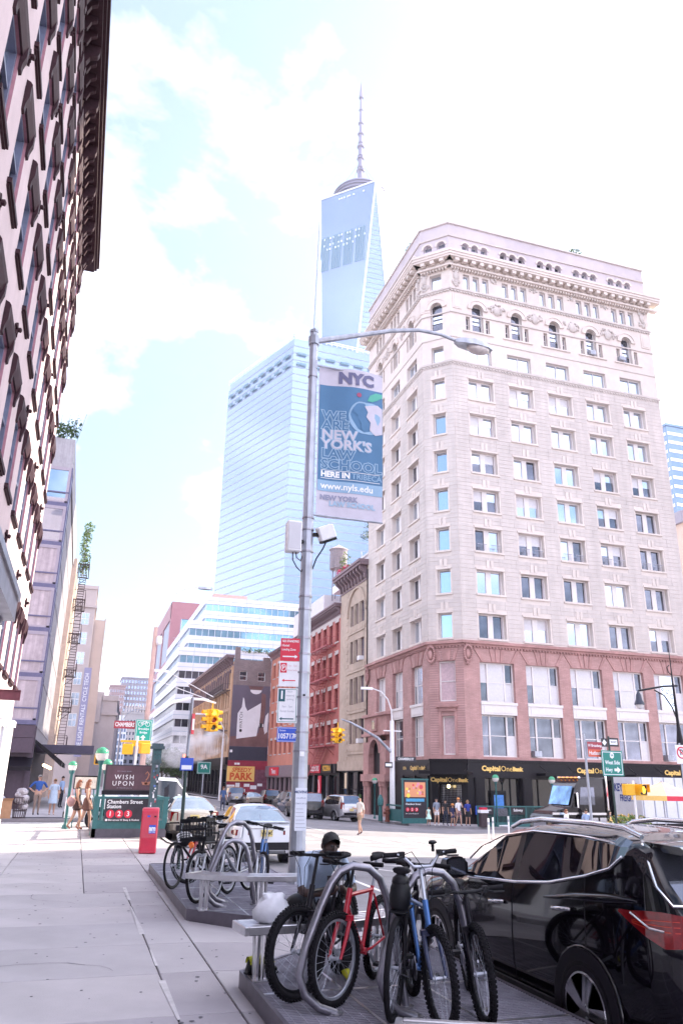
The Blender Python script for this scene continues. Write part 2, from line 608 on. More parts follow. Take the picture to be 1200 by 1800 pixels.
for F,L,k in FACES:
 ops=openings(k)
 lo=[o for o in ops if o[3]<48]
 wall(upper,F,L,12.35,48.3,lo,0.45)
 wall(attic,F,L,48.3,52.5,[o for o in ops if o[2]>48],0.5)
 for o in ops:
  if o[2]in(40.85,):
   arch_fill(upper,F,o[0],o[1],o[3]-(o[1]-o[0])/2,-0.05)
   arch_ring(ornament,F,(o[0]+o[1])/2,o[3]-(o[1]-o[0])/2,(o[1]-o[0])/2,(o[1]-o[0])/2+0.34,0.0,0.14)
   arch_ring(ornament,F,(o[0]+o[1])/2,o[3]-(o[1]-o[0])/2,(o[1]-o[0])/2+0.34,(o[1]-o[0])/2+0.46,0.0,0.2)
  if o[2]==49.75:
   r=(o[1]-o[0])/2
   arch_fill(attic,F,o[0],o[1],50.5-r,-0.02)
   arch_ring(ornament,F,(o[0]+o[1])/2,50.5-r,r,r+0.16,0.0,0.1)
  if 12<o[2]<36:
   fbox(ornament,F,o[0]-0.12,0,o[2]-0.16,o[1]+0.12,0.12,o[2])
   fbox(ornament,F,o[0]-0.1,0,o[3],o[1]+0.1,0.09,o[3]+0.17)
   uc=(o[0]+o[1])/2
   for q in(-0.32,0.08):
    fbox(ornament,F,uc+q,0,o[3]+0.19,uc+q+0.24,0.075,o[3]+0.85)
    # long stone courses with open joints
 z,ci=12.5,0
 while z<37.2:
  z1=min(z+0.345,37.3)
  cuts=sorted((o[0],o[1])for o in lo if o[2]-0.17<z1 and o[3]+0.18>z and o[2]<37)
  u=0.0
  for a,b in cuts+[(L,L)]:
   if a-0.14-u>0.1 or a==L:
    e=a-0.14 if a<L else L
    n=max(1,round((e-u)/1.3))
    sh=(ci%2)*0.3/n
    for i in range(n):
     ua,ub=u+(e-u)*i/n,u+(e-u)*(i+1)/n
     fbox(courses,F,ua+0.006,0.002,z+0.022,ub-0.006,random.uniform(0.018,0.027),z1)
   u=b+0.14
  z+=0.36
  ci+=1
  # string courses
 ext=0.0
 for za,zb,d in((37.3,37.5,0.16),(37.2,37.3,0.1),(45.0,45.16,0.18),(44.9,45.0,0.1),(42.5,42.62,0.1),(47.3,47.6,0.12),(39.9,40.0,0.06)):
  fbox(bands,F,-d*0.41,0,za,L+d*0.41,d,zb)
 n=int(L/0.3)
 for i in range(n):
  fbox(bands,F,(i+0.25)*L/n,0,44.78,(i+0.75)*L/n,0.14,44.9)
  fbox(bands,F,(i+0.25)*L/n,0,37.08,(i+0.75)*L/n,0.1,37.2)
  # main cornice: soffit, brackets, fascia
 e=0.41
 for za,zb,d in((48.3,48.5,0.5),(48.95,49.15,0.98),(49.15,49.4,1.06),(49.4,49.62,1.14)):
  fbox(cornice,F,-d*e if k!='R' else-d*e,0,za,L+d*e if k!='R' else L+0.9,d,zb)
 fbox(cornice,F,-0.14,-0.02,48.5,L+0.14,0.3,48.95)
 n=round(L/0.85)
 for i in range(n):
  u=(i+0.5)*L/n
  fbox(cornice,F,u-0.2,0.3,48.62,u+0.2,0.9,48.94)
 for i in range(int(L/0.3)):
  u=(i+0.5)*0.3
  fbox(cornice,F,u-0.08,0.0,48.1,u+0.08,0.34,48.3)
  # attic coping and moulding
 fbox(cornice,F,-0.1,-0.3,49.0,L+0.1,-0.03,49.62)
 fbox(bands,F,-0.06,0,50.95,L+0.06,0.12,51.07)
 fbox(bands,F,-0.06,0,52.4,L+0.06,0.14,52.55)
def lump(mb,F,u,d,z,ru,rz,n=26,s=0.14):
 """carved stone relief"""
 for i in range(n):
  a=random.uniform(0,2*PI)
  q=math.sqrt(random.random())
  uu,zz=u+ru*q*math.cos(a),z+rz*q*math.sin(a)
  rr=s*random.uniform(0.5,1.2)
  mb.ball(F.p(uu,d,zz),(rr,rr,rr*random.uniform(0.6,1.6)),6,4)
for i,b in enumerate(BAYS):
 if i:
  carved=MB()
  lump(carved,FR,b-0.85,0.05,43.75,0.95,0.55,40)
  carved.ball(FR.p(b-0.85,0.05,43.55),(0.4,0.25,0.5),10,6)
  lump(carved,FR,b-0.85,0.05,46.9,0.5,0.25,14,0.1)
  carved.build('carved_ornament',M['lime'],bank,smooth=60)
 fbox(ornament,FR,b-0.35,0,40.7,b+2.8,0.12,40.85)
for i,b in enumerate(LBAYS[1:]):
 carved=MB()
 lump(carved,FL,b-0.9,0.05,43.75,0.8,0.55,30)
 carved.build('carved_ornament',M['lime'],bank,smooth=60)
for F,u in((FR,0.65),(FR,21.4),(FC,0.35),(FL,13.6)):
 carved=MB()
 lump(carved,F,u,0.05,47.2,0.38,0.5,26)
 lump(carved,F,u,0.05,45.75,0.4,0.35,22)
 carved.ball(F.p(u,0.06,46.5),(0.3,0.16,0.45),10,6)
 carved.build('carved_ornament',M['lime'],bank,smooth=60)
 fbox(ornament,F,u-0.45,0,43.0,u+0.45,0.07,44.6)
 fbox(ornament,F,u-0.3,0.07,43.15,u+0.3,0.1,44.45)
upper.build('stone_wall',M['lime_warm'],bank)
tag(courses.build('stone_courses',M['lime'],bank),kind='stuff')
attic.build('attic_wall',M['attic'],bank)
ornament.build('window_trim',M['lime_warm'],bank)
bands.build('string_course',M['lime'],bank)
cornice.build('cornice',M['lime_warm'],bank,(0,0,-0.95))
# pink brick storeys
pink,pstone=MB(),MB()
PW=[(7.7,3.05),(3.65,3.1)]
for F,L,k in FACES:
 if k=='R':
  ops=[(b-0.1,b+2.95,z,z+h)for b in BAYS for z,h in PW]
 elif k=='L':
  ops=[(b,b+2.3,z,z+h)for b in LBAYS for z,h in PW if not(b<4 and z<5)]
 else:
  ops=[(0.75,2.15,7.7,10.8),(0.95,1.95,3.75,6.6)]
 wall(pink,F,L,3.5,12.05,ops,0.4)
 for za,zb,d in((11.95,12.12,0.16),(12.12,12.34,0.34)):
  fbox(pstone,F,-d*0.41,0,za,L+d*0.41,d,zb)
 for i in range(int(L/0.28)):
  fbox(pstone,F,i*0.28+0.05,0,11.82,i*0.28+0.2,0.14,11.95)
 fbox(pstone,F,0,0,3.42,L,0.06,3.66)
 for o in ops:
  if o[2]==7.7:
   uc=(o[0]+o[1])/2
   hw=(o[1]-o[0])/2
   for t in(-1.0,-0.28,0.0,0.28,1.0):
    w0,w1=(0.1,0.14)
    ua,ub=uc+t*hw*0.85,uc+t*hw*1.25
    a=[F.p(ua-w0,0.0,o[3]+0.05),F.p(ua+w0,0.0,o[3]+0.05),F.p(ub+w1,0.0,11.8),F.p(ub-w1,0.0,11.8)]
    b2=[F.p(ua-w0,0.07,o[3]+0.05),F.p(ua+w0,0.07,o[3]+0.05),F.p(ub+w1,0.07,11.8),F.p(ub-w1,0.07,11.8)]
    pstone.add(a+b2,[(0,3,2,1),(4,5,6,7),(0,1,5,4),(1,2,6,5),(2,3,7,6),(3,0,4,7)])
   if k!='C':
    white=MB()
    fbox(white,F,o[0]-0.02,-0.25,6.75,o[1]+0.02,0.05,7.5)
    fbox(white,F,o[0]-0.06,-0.2,7.5,o[1]+0.06,0.14,7.7)
    fbox(white,F,o[0]+0.2,0.05,6.9,o[1]-0.2,0.09,7.35)
    white.build('spandrel_panel',M['sash'],bank)
fbox(pstone,FC,0.55,0,7.25,2.3,0.32,7.42)
fbox(pstone,FC,0.75,0,6.95,2.1,0.16,7.25)
for q in(0.72,1.98):
 fbox(pstone,FC,q,0,3.7,q+0.2,0.1,6.95)
for F,u in((FC,0.2),(FR,0.35),(FL,0.25)):
 cart=MB()
 for i in range(22):
  a=2*PI*i/22
  cart.ball(F.p(u+0.33*math.cos(a),0.2,11.35+0.62*math.sin(a)),(0.11,0.11,0.11),6,4)
 cart.ball(F.p(u,0.12,11.3),(0.24,0.16,0.4),10,6)
 lump(cart,F,u,0.22,12.0,0.2,0.16,10,0.1)
 lump(cart,F,u,0.18,10.65,0.14,0.2,8,0.09)
 cart.build('cartouche',M['pinkstone'],bank,smooth=60)
pink.build('brick_wall',M['pinkbrick'],bank)
pstone.build('stone_band',M['pinkstone'],bank)
# windows: every one a part with its panes as sub-parts
def sash_mesh(w,h,panes,fr=0.07,mull=0.0,rail=True,sill=True,name='window'):
 """frame set in its opening; panes = list of (u0, u1)"""
 mb=MB()
 y0,y1=0.0,0.09
 mb.box(0,y0,0,w,y1,fr)
 mb.box(0,y0,h-fr,w,y1,h)
 mb.box(0,y0,fr,fr,y1,h-fr)
 mb.box(w-fr,y0,fr,w,y1,h-fr)
 for(a,b),(c,d)in zip(panes[:-1],panes[1:]):
  mb.box(b,y0-0.03,fr,c,y1,h-fr)
 if rail:
  for a,b in panes:
   mb.box(a,y0+0.015,h*0.5-0.03,b,y1,h*0.5+0.03)
 return mb.mesh(name,M['sash'])
def pane_mesh(a,b,z0,z1,m,y=0.06):
 return MB().quad((a,y,z0),(b,y,z0),(b,y,z1),(a,y,z1)).mesh('pane',m)
def window_at(F,u,z,dep,me,panes,parent,rng=0.012,label=None,ms=None,name='window'):
 o=place(me,name,F,u,-dep,z,parent)
 for i,(pm,(a,b,za,zb))in enumerate(panes):
  p=link('pane',pm,o)
  p.rotation_euler=(random.uniform(-rng,rng),0,random.uniform(-rng,rng))
 return o
def panes_for(specs,mats_):
 key=(tuple(specs),tuple(m.name for m in mats_))
 if key not in PANES:
  PANES[key]=[(pane_mesh(a,b,za,zb,m),(a,b,za,zb))for(a,b,za,zb),m in zip(specs,mats_)]
 return PANES[key]
PANES={}
mi,md,bl=M['mirror'],M['mirror_dark'],M['blind']
pair_me=sash_mesh(2.45,2.0,[(0.1,0.99),(1.46,2.35)],0.09,rail=False)
pair_l=sash_mesh(2.3,2.0,[(0.1,0.95),(1.35,2.2)],0.09,rail=False)
one_me=sash_mesh(1.15,2.0,[(0.08,1.07)],rail=False)
wide_me=sash_mesh(2.45,1.6,[(0.07,1.2),(1.25,2.38)],rail=False)
wide_l=sash_mesh(2.3,1.6,[(0.07,1.12),(1.18,2.23)],rail=False)
trip_me=sash_mesh(0.65,1.6,[(0.06,0.59)],rail=False)
arch_me=sash_mesh(1.15,2.95,[(0.07,1.08)],rail=False)
slot_me=sash_mesh(0.4,1.45,[(0.05,0.35)],0.05)
ocul_me=sash_mesh(0.7,0.75,[(0.06,0.64)],rail=False)
for bi,b in enumerate(BAYS):
 for ri,z in enumerate(ROWS):
  if ri>=5 or(ri>=3 and bi==2):
   ch=[mi,mi]
  else:
   ch=[random.choice([mi,md,md,bl]),random.choice([mi,md,md])]
  sp=[(0.19,0.99,0.09,1.91),(1.46,2.26,0.09,1.91)]
  if bl in ch or random.random()<0.3:
   sp=[(0.19,0.99,0.09,1.0),(1.46,2.26,0.09,1.1),(0.19,0.99,1.0,1.91),(1.46,2.26,1.1,1.91)]
   ch=[ch[1],ch[1],bl if random.random()<0.7 else mi,random.choice([bl,mi])]
  window_at(FR,b,z,0.4,pair_me,panes_for(sp,ch),bank)
 window_at(FR,b,37.55,0.3,wide_me,panes_for([(0.07,1.2,0.07,1.53),(1.25,2.38,0.07,1.53)],[mi,mi]),bank)
 window_at(FR,b+0.65,40.85,0.35,arch_me,panes_for([(0.07,1.08,0.07,0.9),(0.07,1.08,1.0,1.75),(0.07,1.08,1.9,2.9)],[md,mi,md]),bank)
 for q in(0.0,2.05):
  window_at(FR,b+q,40.9,0.3,slot_me,panes_for([(0.05,0.35,0.05,1.4)],[md]),bank)
 for q in(0,1.0,2.0):
  window_at(FR,b+q-0.1,45.35,0.25,trip_me,panes_for([(0.06,0.59,0.06,1.54)],[mi]),bank)
  window_at(FR,b+q-0.1,49.75,0.35,ocul_me,panes_for([(0.06,0.64,0.06,0.7)],[md if bi in(1,2)else mi]),bank)
for b in LBAYS:
 for ri,z in enumerate(ROWS):
  window_at(FL,b,z,0.4,pair_l,panes_for([(0.19,0.95,0.09,1.91),(1.35,2.11,0.09,1.91)],[random.choice([md,mi]),md]),bank)
 window_at(FL,b,37.55,0.3,wide_l,panes_for([(0.07,1.12,0.07,1.53),(1.18,2.23,0.07,1.53)],[mi,md]),bank)
 window_at(FL,b+0.6,40.85,0.35,sash_mesh(1.1,2.95,[(0.07,1.03)],rail=True),panes_for([(0.07,1.03,0.07,2.9)],[md]),bank)
 for q in(0,0.9,1.8):
  window_at(FL,b+q-0.05,45.35,0.25,trip_me,panes_for([(0.06,0.54,0.06,1.54)],[md]),bank)
for z in ROWS+[37.3,45.1]:
 h=2.0 if z<36 else 1.7
 window_at(FC,0.85,z+(0.15 if z>36 else 0),0.4,one_me,panes_for([(0.08,1.07,0.09,1.91)],[mi]),bank)
window_at(FC,0.85,40.85,0.35,arch_me,panes_for([(0.07,1.08,0.07,0.9),(0.07,1.08,1.0,1.75),(0.07,1.08,1.9,2.9)],[md,mi,md]),bank)
for q in(0.3,1.65):
 window_at(FC,q,49.75,0.35,sash_mesh(0.85,0.75,[(0.06,0.79)],rail=False),panes_for([(0.06,0.79,0.06,0.7)],[mi]),bank)
big={}
for w,h,pn in((3.05,3.05,0),(3.05,3.1,1),(2.3,3.05,0),(2.3,3.1,1)):
 e=0.1 if w>3 else 0.07
 p1,p2=w*0.23,w*0.72
 big[(w,pn)]=sash_mesh(w,h,[(e,p1),(p1+0.13,p2),(p2+0.13,w-e)],0.11)
 big[(w,pn,'s')]=[(e,p1,0.1,h/2),(e,p1,h/2,h-0.1),(p1+0.13,p2,0.1,h-0.1),(p2+0.13,w-e,0.1,h/2),(p2+0.13,w-e,h/2,h-0.1)]
for F,bs,w,off in((FR,BAYS,3.05,-0.1),(FL,LBAYS,2.3,0)):
 for b in bs:
  for i,(z,h)in enumerate(PW):
   if F is FL and b<4 and i==1:
    continue
   ch=[md,bl,random.choice([bl,bl,mi]),bl,md]if i==0 else[md,md,random.choice([bl,md,md]),bl,md]
   window_at(F,b+off,z,0.3,big[(w,i)],panes_for(big[(w,i,'s')],ch),bank)
M['pinkblind']=mat('drawn_pink_blind',(0.50,0.34,0.37),rough=0.3,var=0.15,coat=0.6)
window_at(FC,0.75,7.7,0.28,sash_mesh(1.4,3.1,[(0.12,1.28)],0.12),panes_for([(0.12,1.28,0.1,3.0)],[M['pinkblind']]),bank)
window_at(FC,0.95,3.75,0.28,sash_mesh(1.0,2.85,[(0.1,0.9)],0.1,rail=False),panes_for([(0.1,0.9,0.1,2.75)],[M['pinkblind']]),bank)
# small balconies and air conditioners
for b in BAYS:
 for side in(0.19,1.46):
  grill=MB()
  for i in range(8):
   grill.box(b+side+0.1*i,-0.06,ROWS[2]+0.05,b+side+0.1*i+0.015,-0.04,ROWS[2]+0.6)
  grill.box(b+side-0.03,-0.07,ROWS[2]+0.58,b+side+0.83,-0.03,ROWS[2]+0.62)
  grill.build('window_guard',M['steel_dark'],bank)
for u,z in((BAYS[1]+0.05,3.75),(BAYS[4]+0.1,3.75),(BAYS[3]+0.8,40.9),(BAYS[4]+0.1,40.95)):
 ac=MB().box(0,-0.35,0,0.6,0.2,0.42)
 for i in range(5):
  ac.box(0.05,-0.362,0.06+i*0.065,0.55,-0.35,0.085+i*0.065)
 ac.build('air_conditioner',M['steel'],bank,FR.p(u,0,z))
 # black shopfront
shop,glassfr=MB(),MB()
gz=-1.6
for F,L,k in FACES:
 if k=='R':
  ops=[(b-0.2,b+3.0,-0.55,2.15)for b in BAYS]
 elif k=='L':
  ops=[(9.0,10.9,-0.6,2.1),(11.3,13.3,-0.6,2.1)]
 else:
  ops=[(0.5,2.33,gz,1.75)]
 wall(shop,F,L,gz,3.42,ops,0.5)
 if k=='L':
  fbox(shop,F,8.4,0.003,2.25,L,0.14,3.4)
  for u in(8.5,10.95,13.4):
   fbox(shop,F,u,0.003,gz,u+0.3,0.12,2.25)
  continue
 fbox(shop,F,-0.05,0.003,2.25,L,0.14,3.3)
 fbox(shop,F,-0.1,0.003,3.3,L,0.26,3.45)
 fbox(shop,F,-0.1,0.003,2.15,L,0.2,2.25)
 if k=='R':
  for b in[-2.5]+BAYS:
   fbox(shop,F,max(b+3.05,0.05),0.003,gz,max(b+3.05,0.05)+0.8,0.12,2.15)
   fbox(shop,F,max(b+3.15,0.15),0.12,-0.6,max(b+3.15,0.15)+0.6,0.15,1.9)
shop.build('shopfront',M['black'],bank)
for b in BAYS:
 o=place(sash_mesh(3.2,2.7,[(0.06,0.7),(0.76,2.4),(2.46,3.14)],0.06,rail=False),'shop_window',FR,b-0.2,-0.35,-0.55,bank)
 o.data.materials[0]=M['black']
 for a,c in((0.06,0.7),(0.76,2.4),(2.46,3.14)):
  link('pane',pane_mesh(a,c,0.06,2.64,M['glass_dark']),o)
for u,w in((9.0,1.9),(11.3,2.0)):
 o=place(sash_mesh(w,2.7,[(0.06,w-0.06)],0.06,rail=False),'shop_window',FL,u,-0.35,-0.6,bank)
 o.data.materials[0]=M['black']
 link('pane',pane_mesh(0.06,w-0.06,0.06,2.64,M['mirror_dark']),o)
door=place(sash_mesh(1.83,3.2,[(0.06,0.9),(0.94,1.77)],0.08,rail=False,name='door'),'door',FC,0.5,-0.45,gz+0.1,bank)
door.data.materials[0]=M['black']
for a,c in((0.06,0.9),(0.94,1.77)):
 link('pane',pane_mesh(a,c,0.08,3.1,M['glass_dark']),door)
gr=MB()
for i in range(16):
 gr.box(0.1+i*0.11,-0.03,0.1,0.112+i*0.11,-0.018,3.1)
for i in range(24):
 gr.box(0.08,-0.032,0.15+i*0.125,1.8,-0.02,0.162+i*0.125)
gr.build('grille',M['steel_dark'],door)
# canopies with louvres over three bays and the corner
def louvre(F,u,w):
 mb=MB()
 mb.box(0,-1.2,0.0,w,-1.12,0.22)
 mb.box(0,-1.12,0.0,0.06,0,0.2)
 mb.box(w-0.06,-1.12,0.0,w,0,0.2)
 for i in range(9):
  mb.box(0.06,-1.05+i*0.12,0.03,w-0.06,-1.0+i*0.12,0.15)
 for q in(0.3,w-0.3):
  mb.bar((q,-1.1,0.2),(q,0,0.75),0.03)
 place(mb.mesh('canopy',M['black']),'canopy',F,u,0.14,2.35,bank)
louvre(FC,-0.5,3.8)
louvre(FR,BAYS[1]+0.2,3.0)
louvre(FR,BAYS[3]+0.1,3.2)
def bank_sign(F,u,z,d,sz,w=None):
 if w:
  p=place(MB().box(-w/2,-0.05,-0.32,w/2,0,0.32).mesh('sign_panel',M['black']),'sign_panel',F,u,d,z,bank)
 else:
  p=bank
 q=F.p(u,d+0.06,z)
 pl=[(0.0,'Capital',0.035,1.0),(0.0,'One',0.0,1.0),(0.0,'Bank',0.045,0.8)]
 par=link('bank_lettering',text_mesh('Capital',sz,M['gold'],0.01,'RIGHT',0.02,sx=1.1),bank,F.p(u-sz*0.2,d+0.07,z),F.a)
 link('lettering',text_mesh('One',sz*1.1,M['gold'],0.01,'LEFT',-0.004),par,(sz*0.08,0,0))
 link('lettering',text_mesh('Bank',sz*0.8,M['gold'],0.01,'LEFT',0.025,sx=1.05),par,(sz*2.1,0,-0.01))
bank_sign(FR,BAYS[0]+1.25,2.8,0.14,0.5)
bank_sign(FR,BAYS[2]+1.3,2.8,0.14,0.5)
bank_sign(FR,BAYS[4]+1.35,2.8,0.14,0.5)
bank_sign(FC,1.4,1.95,0.16,0.42,2.2)
bank_sign(FL,12.0,2.8,0.14,0.42)
text('CITA',0.3,M['gold'],bank,FL.p(9.4,0.2,2.8),FL.a,bold=0.01)
M['lamp_warm']=mat('warm_lamp',(1,0.8,0.5),var=0,emit=(1.0,0.75,0.35,4))
MB().ball((0,0,0),0.13).build('entrance_lamp',M['lamp_warm'],bank,FC.p(1.4,0.15,1.5),smooth=60)
MB().ball((0,0,0),0.13).build('entrance_lamp',M['lamp_warm'],bank,FR.p(9.1,0.35,2.0),smooth=60)
# screen and blue hanging sign seen in the shop window
sc=MB().box(-0.62,-0.05,-0.9,0.62,0.05,0.9).build('cash_machine',M['blackplastic'],bank,FR.p(BAYS[0]+1.1,-0.2,0.35))
MB().box(-0.4,-0.065,-0.5,0.4,-0.055,0.6).build('screen',mat('blue_screen',(0.02,0.06,0.2),rough=0.3,var=0.6,scale=4,emit=(0.03,0.12,0.35,0.5)),sc)
bs=MB().box(-0.45,-0.03,-0.3,0.45,0.03,0.3).build('hanging_sign',M['blue_sign'],bank,FR.p(0.75,0.5,-0.1),0.0)
text('Capital One',0.14,M['letter_white'],bs,(0,-0.04,0))
# arched sandstone entrance round the left corner
por=MB()
for u in(0.9,1.7,4.9,5.7):
 por.lathe([(0.3,gz),(0.3,gz+0.4),(0.24,gz+0.45),(0.22,1.3),(0.3,1.35),(0.34,1.75)],12,o=FL.p(u,0.45,0))
fbox(por,FL,0.3,0.003,1.75,6.4,0.8,2.35)
fbox(por,FL,0.5,0.003,2.35,1.9,0.6,5.1)
fbox(por,FL,4.8,0.003,2.35,6.2,0.6,5.1)
fbox(por,FL,0.3,0.003,5.6,6.4,0.75,5.85)
fbox(por,FL,0.5,0.003,5.85,6.2,0.5,7.3)
fbox(por,FL,0.3,0.003,7.3,6.4,0.7,7.55)
arch_fill(por,FL,1.9,4.8,4.1,0.55)
fbox(por,FL,1.9,0.0,5.55,4.8,0.59,5.6)
arch_ring(por,FL,3.35,4.1,1.2,1.45,0.2,0.66)
fbox(por,FL,2.75,0.5,6.0,3.95,0.7,7.1)
por.build('portal',M['pinkstone'],bank)
fbox_d=MB()
fbox(fbox_d,FL,2.0,0.01,gz,4.7,0.1,5.3)
fbox_d.build('portal_door',M['black'],bank)
fb2=MB()
fbox(fb2,FL,3.0,0.7,6.15,3.7,0.72,6.95)
fb2.build('portal_window',M['glass_dark'],bank)
# body behind the facades, roof, railing, roof plant
body=MB()
body.prism([(-1.5,2.5),(0.5,0.5),(21.6,0.5),(21.6,15.9),(-1.5,15.9)],gz,48.4)
body.quad((22.2,0,gz),(22.2,16.2,gz),(22.2,16.2,52.5),(22.2,0,52.5))
body.quad((22.2,16.2,gz),(-2,16.2,gz),(-2,16.2,52.5),(22.2,16.2,52.5))
body.poly([(-2,2,51.6),(0,0,51.6),(22.2,0,51.6),(22.2,16.2,51.6),(-2,16.2,51.6)])
body.build('side_wall',M['attic'],bank)
rail=MB()
for i in range(10):
 u=12.5+i*0.98
 rail.bar((u,0.35,52.5),(u,0.35,53.5),0.04)
for z in(52.95,53.5):
 rail.bar((12.5,0.35,z),(21.35,0.35,z),0.035)
rail.bar((21.35,0.35,53.5),(21.35,4,53.5),0.035)
rail.bar((-1.7,4,53.4),(-1.7,15,53.4),0.035)
for i in range(11):
 rail.bar((-1.7,4+i*1.1,52.4),(-1.7,4+i*1.1,53.4),0.035)
rail.build('roof_railing',M['steel'],bank)
pl=thing('roof_shrub','small dark shrub on the corner bank roof behind the glass railing','plant',(42.2,54.6,52.4))
lm=MB()
leaves(lm,(0,0,0.75),(0.8,0.4,0.6),160,0.13)
lm.build('foliage',M['leaf'],pl)
MB().tube([(0,0,-0.8),(0,0,0.6)],0.05).build('stem',M['steel_dark'],pl)
pl=thing('roof_shrub','low shrub peeping over the bank parapet above its left side','plant',(25.9,59.5,52.4))
lm=MB()
leaves(lm,(0,0,0.5),(0.4,1.6,0.6),160,0.13)
lm.build('foliage',M['leaf'],pl)
# ---------------------------------------------------------------- ground, road, sidewalks
g=MB()
for x0,x1 in((-1500,2),(2,22),(22,1500)):
 sheet(g,[(x0,-300),(x1,-300),(x1,1500),(x0,1500)],-0.45)
tag(g.build('ground',M['concrete_dark']),kind='structure')
M['slab_a']=mat('sidewalk_slab',(0.48,0.445,0.475),rough=0.9,var=0.07,scale=1.1,bump=0.12,bscale=70,stain=0.22)
M['slab_b']=mat('sidewalk_slab_paler',(0.515,0.475,0.50),rough=0.9,var=0.07,scale=1.3,bump=0.12,bscale=70,stain=0.20)
M['slab_c']=mat('sidewalk_slab_greyer',(0.435,0.40,0.435),rough=0.9,var=0.09,scale=0.9,bump=0.12,bscale=70,stain=0.24)
rd=MB()
sheet(rd,[(4.0,-40),(34,-40),(90,10),(90,50.2),(27.5,50.2),(24.5,51.2),(22.6,53.6),(21.8,57),(21.8,112),(18.2,112),(18.2,158),(16,166),(16.5,420),(8.5,420),(6.5,165),(3.2,110),(3.2,40),(2.6,38.6),(1.5,38),(-90,38),(-90,31.8),(1.6,31.8),(2.6,31.2),(2.95,30),(2.95,25.5),(3.3,24.2),(4.0,23.2)],ROADZ)
tag(rd.build('road',M['asphalt']),kind='structure')
# left sidewalk: bed plus single slabs with open joints
bed=MB()
sheet(bed,[(-2.5,-40),(3.86,-40),(3.86,23.2),(3.2,24.0),(2.83,25.4),(2.83,30),(2.5,31.1),(1.6,31.6),(-2.5,31.6)],-0.035)
walk=tag(bed.build('sidewalk',M['concrete_dark']),kind='structure')
XE=[-2.5,-1.0,0.985,1.5,3.86]
XE2=[-2.5,-1.15,0.33,1.55,2.7,3.86]
slabm={}
for r in range(-4,21):
 y0=1.40+r*1.435
 xs=XE if y0<14 else XE2
 for i in range(len(xs)-1):
  x0,x1=xs[i],xs[i+1]
  if x1>2.8 and y0>21.7:
   continue
  k=(i,len(xs),random.randrange(3))
  if k not in slabm:
   mb=MB()
   gsp=0.007
   top=[(x0+gsp,gsp,0),(x1-gsp,gsp,0),(x1-gsp,1.435-gsp,0),(x0+gsp,1.435-gsp,0)]
   a=[(x,y,zs(x))for x,y,_ in top]
   mb.add([(x,y,z-0.034)for x,y,z in a]+a,[(4,5,6,7),(0,1,5,4),(1,2,6,5),(2,3,7,6),(3,0,4,7)])
   slabm[k]=mb.mesh('paving_slab',[M['slab_a'],M['slab_b'],M['slab_c']][k[2]],bevel=0.006)
  o=link('paving_slab',slabm[k],walk,(random.uniform(-.001,.001),y0,random.uniform(-0.003,0.003)))
M['gum']=mat('trodden_gum',(0.13,0.12,0.14),rough=0.8,var=0.2)
gm=MB()
for i in range(420):
 x,y=random.uniform(-2.2,3.2),random.uniform(5.5,24)
 r=random.uniform(0.006,0.024)
 gm.lathe([(r,0),(r*0.7,0.002)],7,o=(x,y,zs(x)+0.0035))
tag(gm.build('gum_spot',M['gum'],walk),kind='stuff')
random.seed(11)
ck_=MB()
for x,y,a,n in((-0.6,9.2,0.3,9),(2.4,9.7,1.2,8),(0.2,13.2,2.4,10),(-1.9,16.2,0.7,10),(1.2,19.0,1.9,9),(2.2,20.2,0.2,9),(-0.2,6.3,2.9,7)):
 for _ in range(n):
  a+=random.uniform(-.5,.5)
  s_=random.uniform(0.08,0.22)
  x2,y2=x+s_*math.cos(a),y+s_*math.sin(a)
  w_=random.uniform(0.002,0.006)
  nx,ny=-math.sin(a)*w_,math.cos(a)*w_
  z_=max(zs(x),zs(x2))+0.006
  ck_.quad((x-nx,y-ny,z_),(x2-nx,y2-ny,z_),(x2+nx,y2+ny,z_),(x+nx,y+ny,z_))
  x,y=x2,y2
tag(ck_.build('crack',M['gum'],walk),kind='stuff')
M['patch']=mat('mortar_patch',(0.52,0.49,0.51),rough=0.95,var=0.12,scale=6,stain=0.15)
for x,y,w_,h_ in((0.955,7.0,0.045,1.3),(0.965,8.9,0.04,0.8),(0.96,10.6,0.05,2.2),(0.97,13.4,0.045,1.5)):
 q=[(x+random.uniform(-.02,.02),y),(x+w_,y+random.uniform(-.03,.03)),(x+w_+random.uniform(-.03,.03),y+h_),(x+random.uniform(-.03,.03),y+h_)]
 MB().poly([(a,b,zs(a)+0.0045)for a,b in q]).build('mortar_patch',M['patch'],walk)
kb=MB()
for r in range(19):
 y0=-6+r*1.5
 kb.box(3.865,y0+0.005,-0.4,4.0,y0+1.495,zs(3.9)+0.004)
tag(kb.build('kerb',M['concrete_dark'],bevel=0.01),kind='structure')
# sidewalks across the street
fs_=MB()
bank_side=[(90,50.2),(90,54.3),(27.4,54.3),(25.4,56.3),(25.4,112.2),(21.8,112.2),(21.8,57),(22.6,53.6),(24.5,51.2),(27.5,50.2)]
sheet(fs_,bank_side,0.0)
sheet(fs_,[(18.2,111.9),(25.4,112.0),(25.4,158),(18.2,158)],-0.004)
tag(fs_.build('far_sidewalk',M['concrete']),kind='structure')
ke=MB()
for a,b in zip(bank_side[5:],bank_side[6:]+bank_side[:1]):
 ke.quad((*a,zs(a[0])+0.004),(*b,zs(b[0])+0.004),(*b,zs(b[0])-0.3),(*a,zs(a[0])-0.3))
tag(ke.build('far_kerb',M['concrete_dark']),kind='structure')
ls=MB()
sheet(ls,[(-90,38),(1.5,38),(2.6,38.6),(3.2,40),(3.2,110),(6.5,165),(-90,165)],0.0)
tag(ls.build('side_street_sidewalk',M['concrete']),kind='structure')
ke=MB()
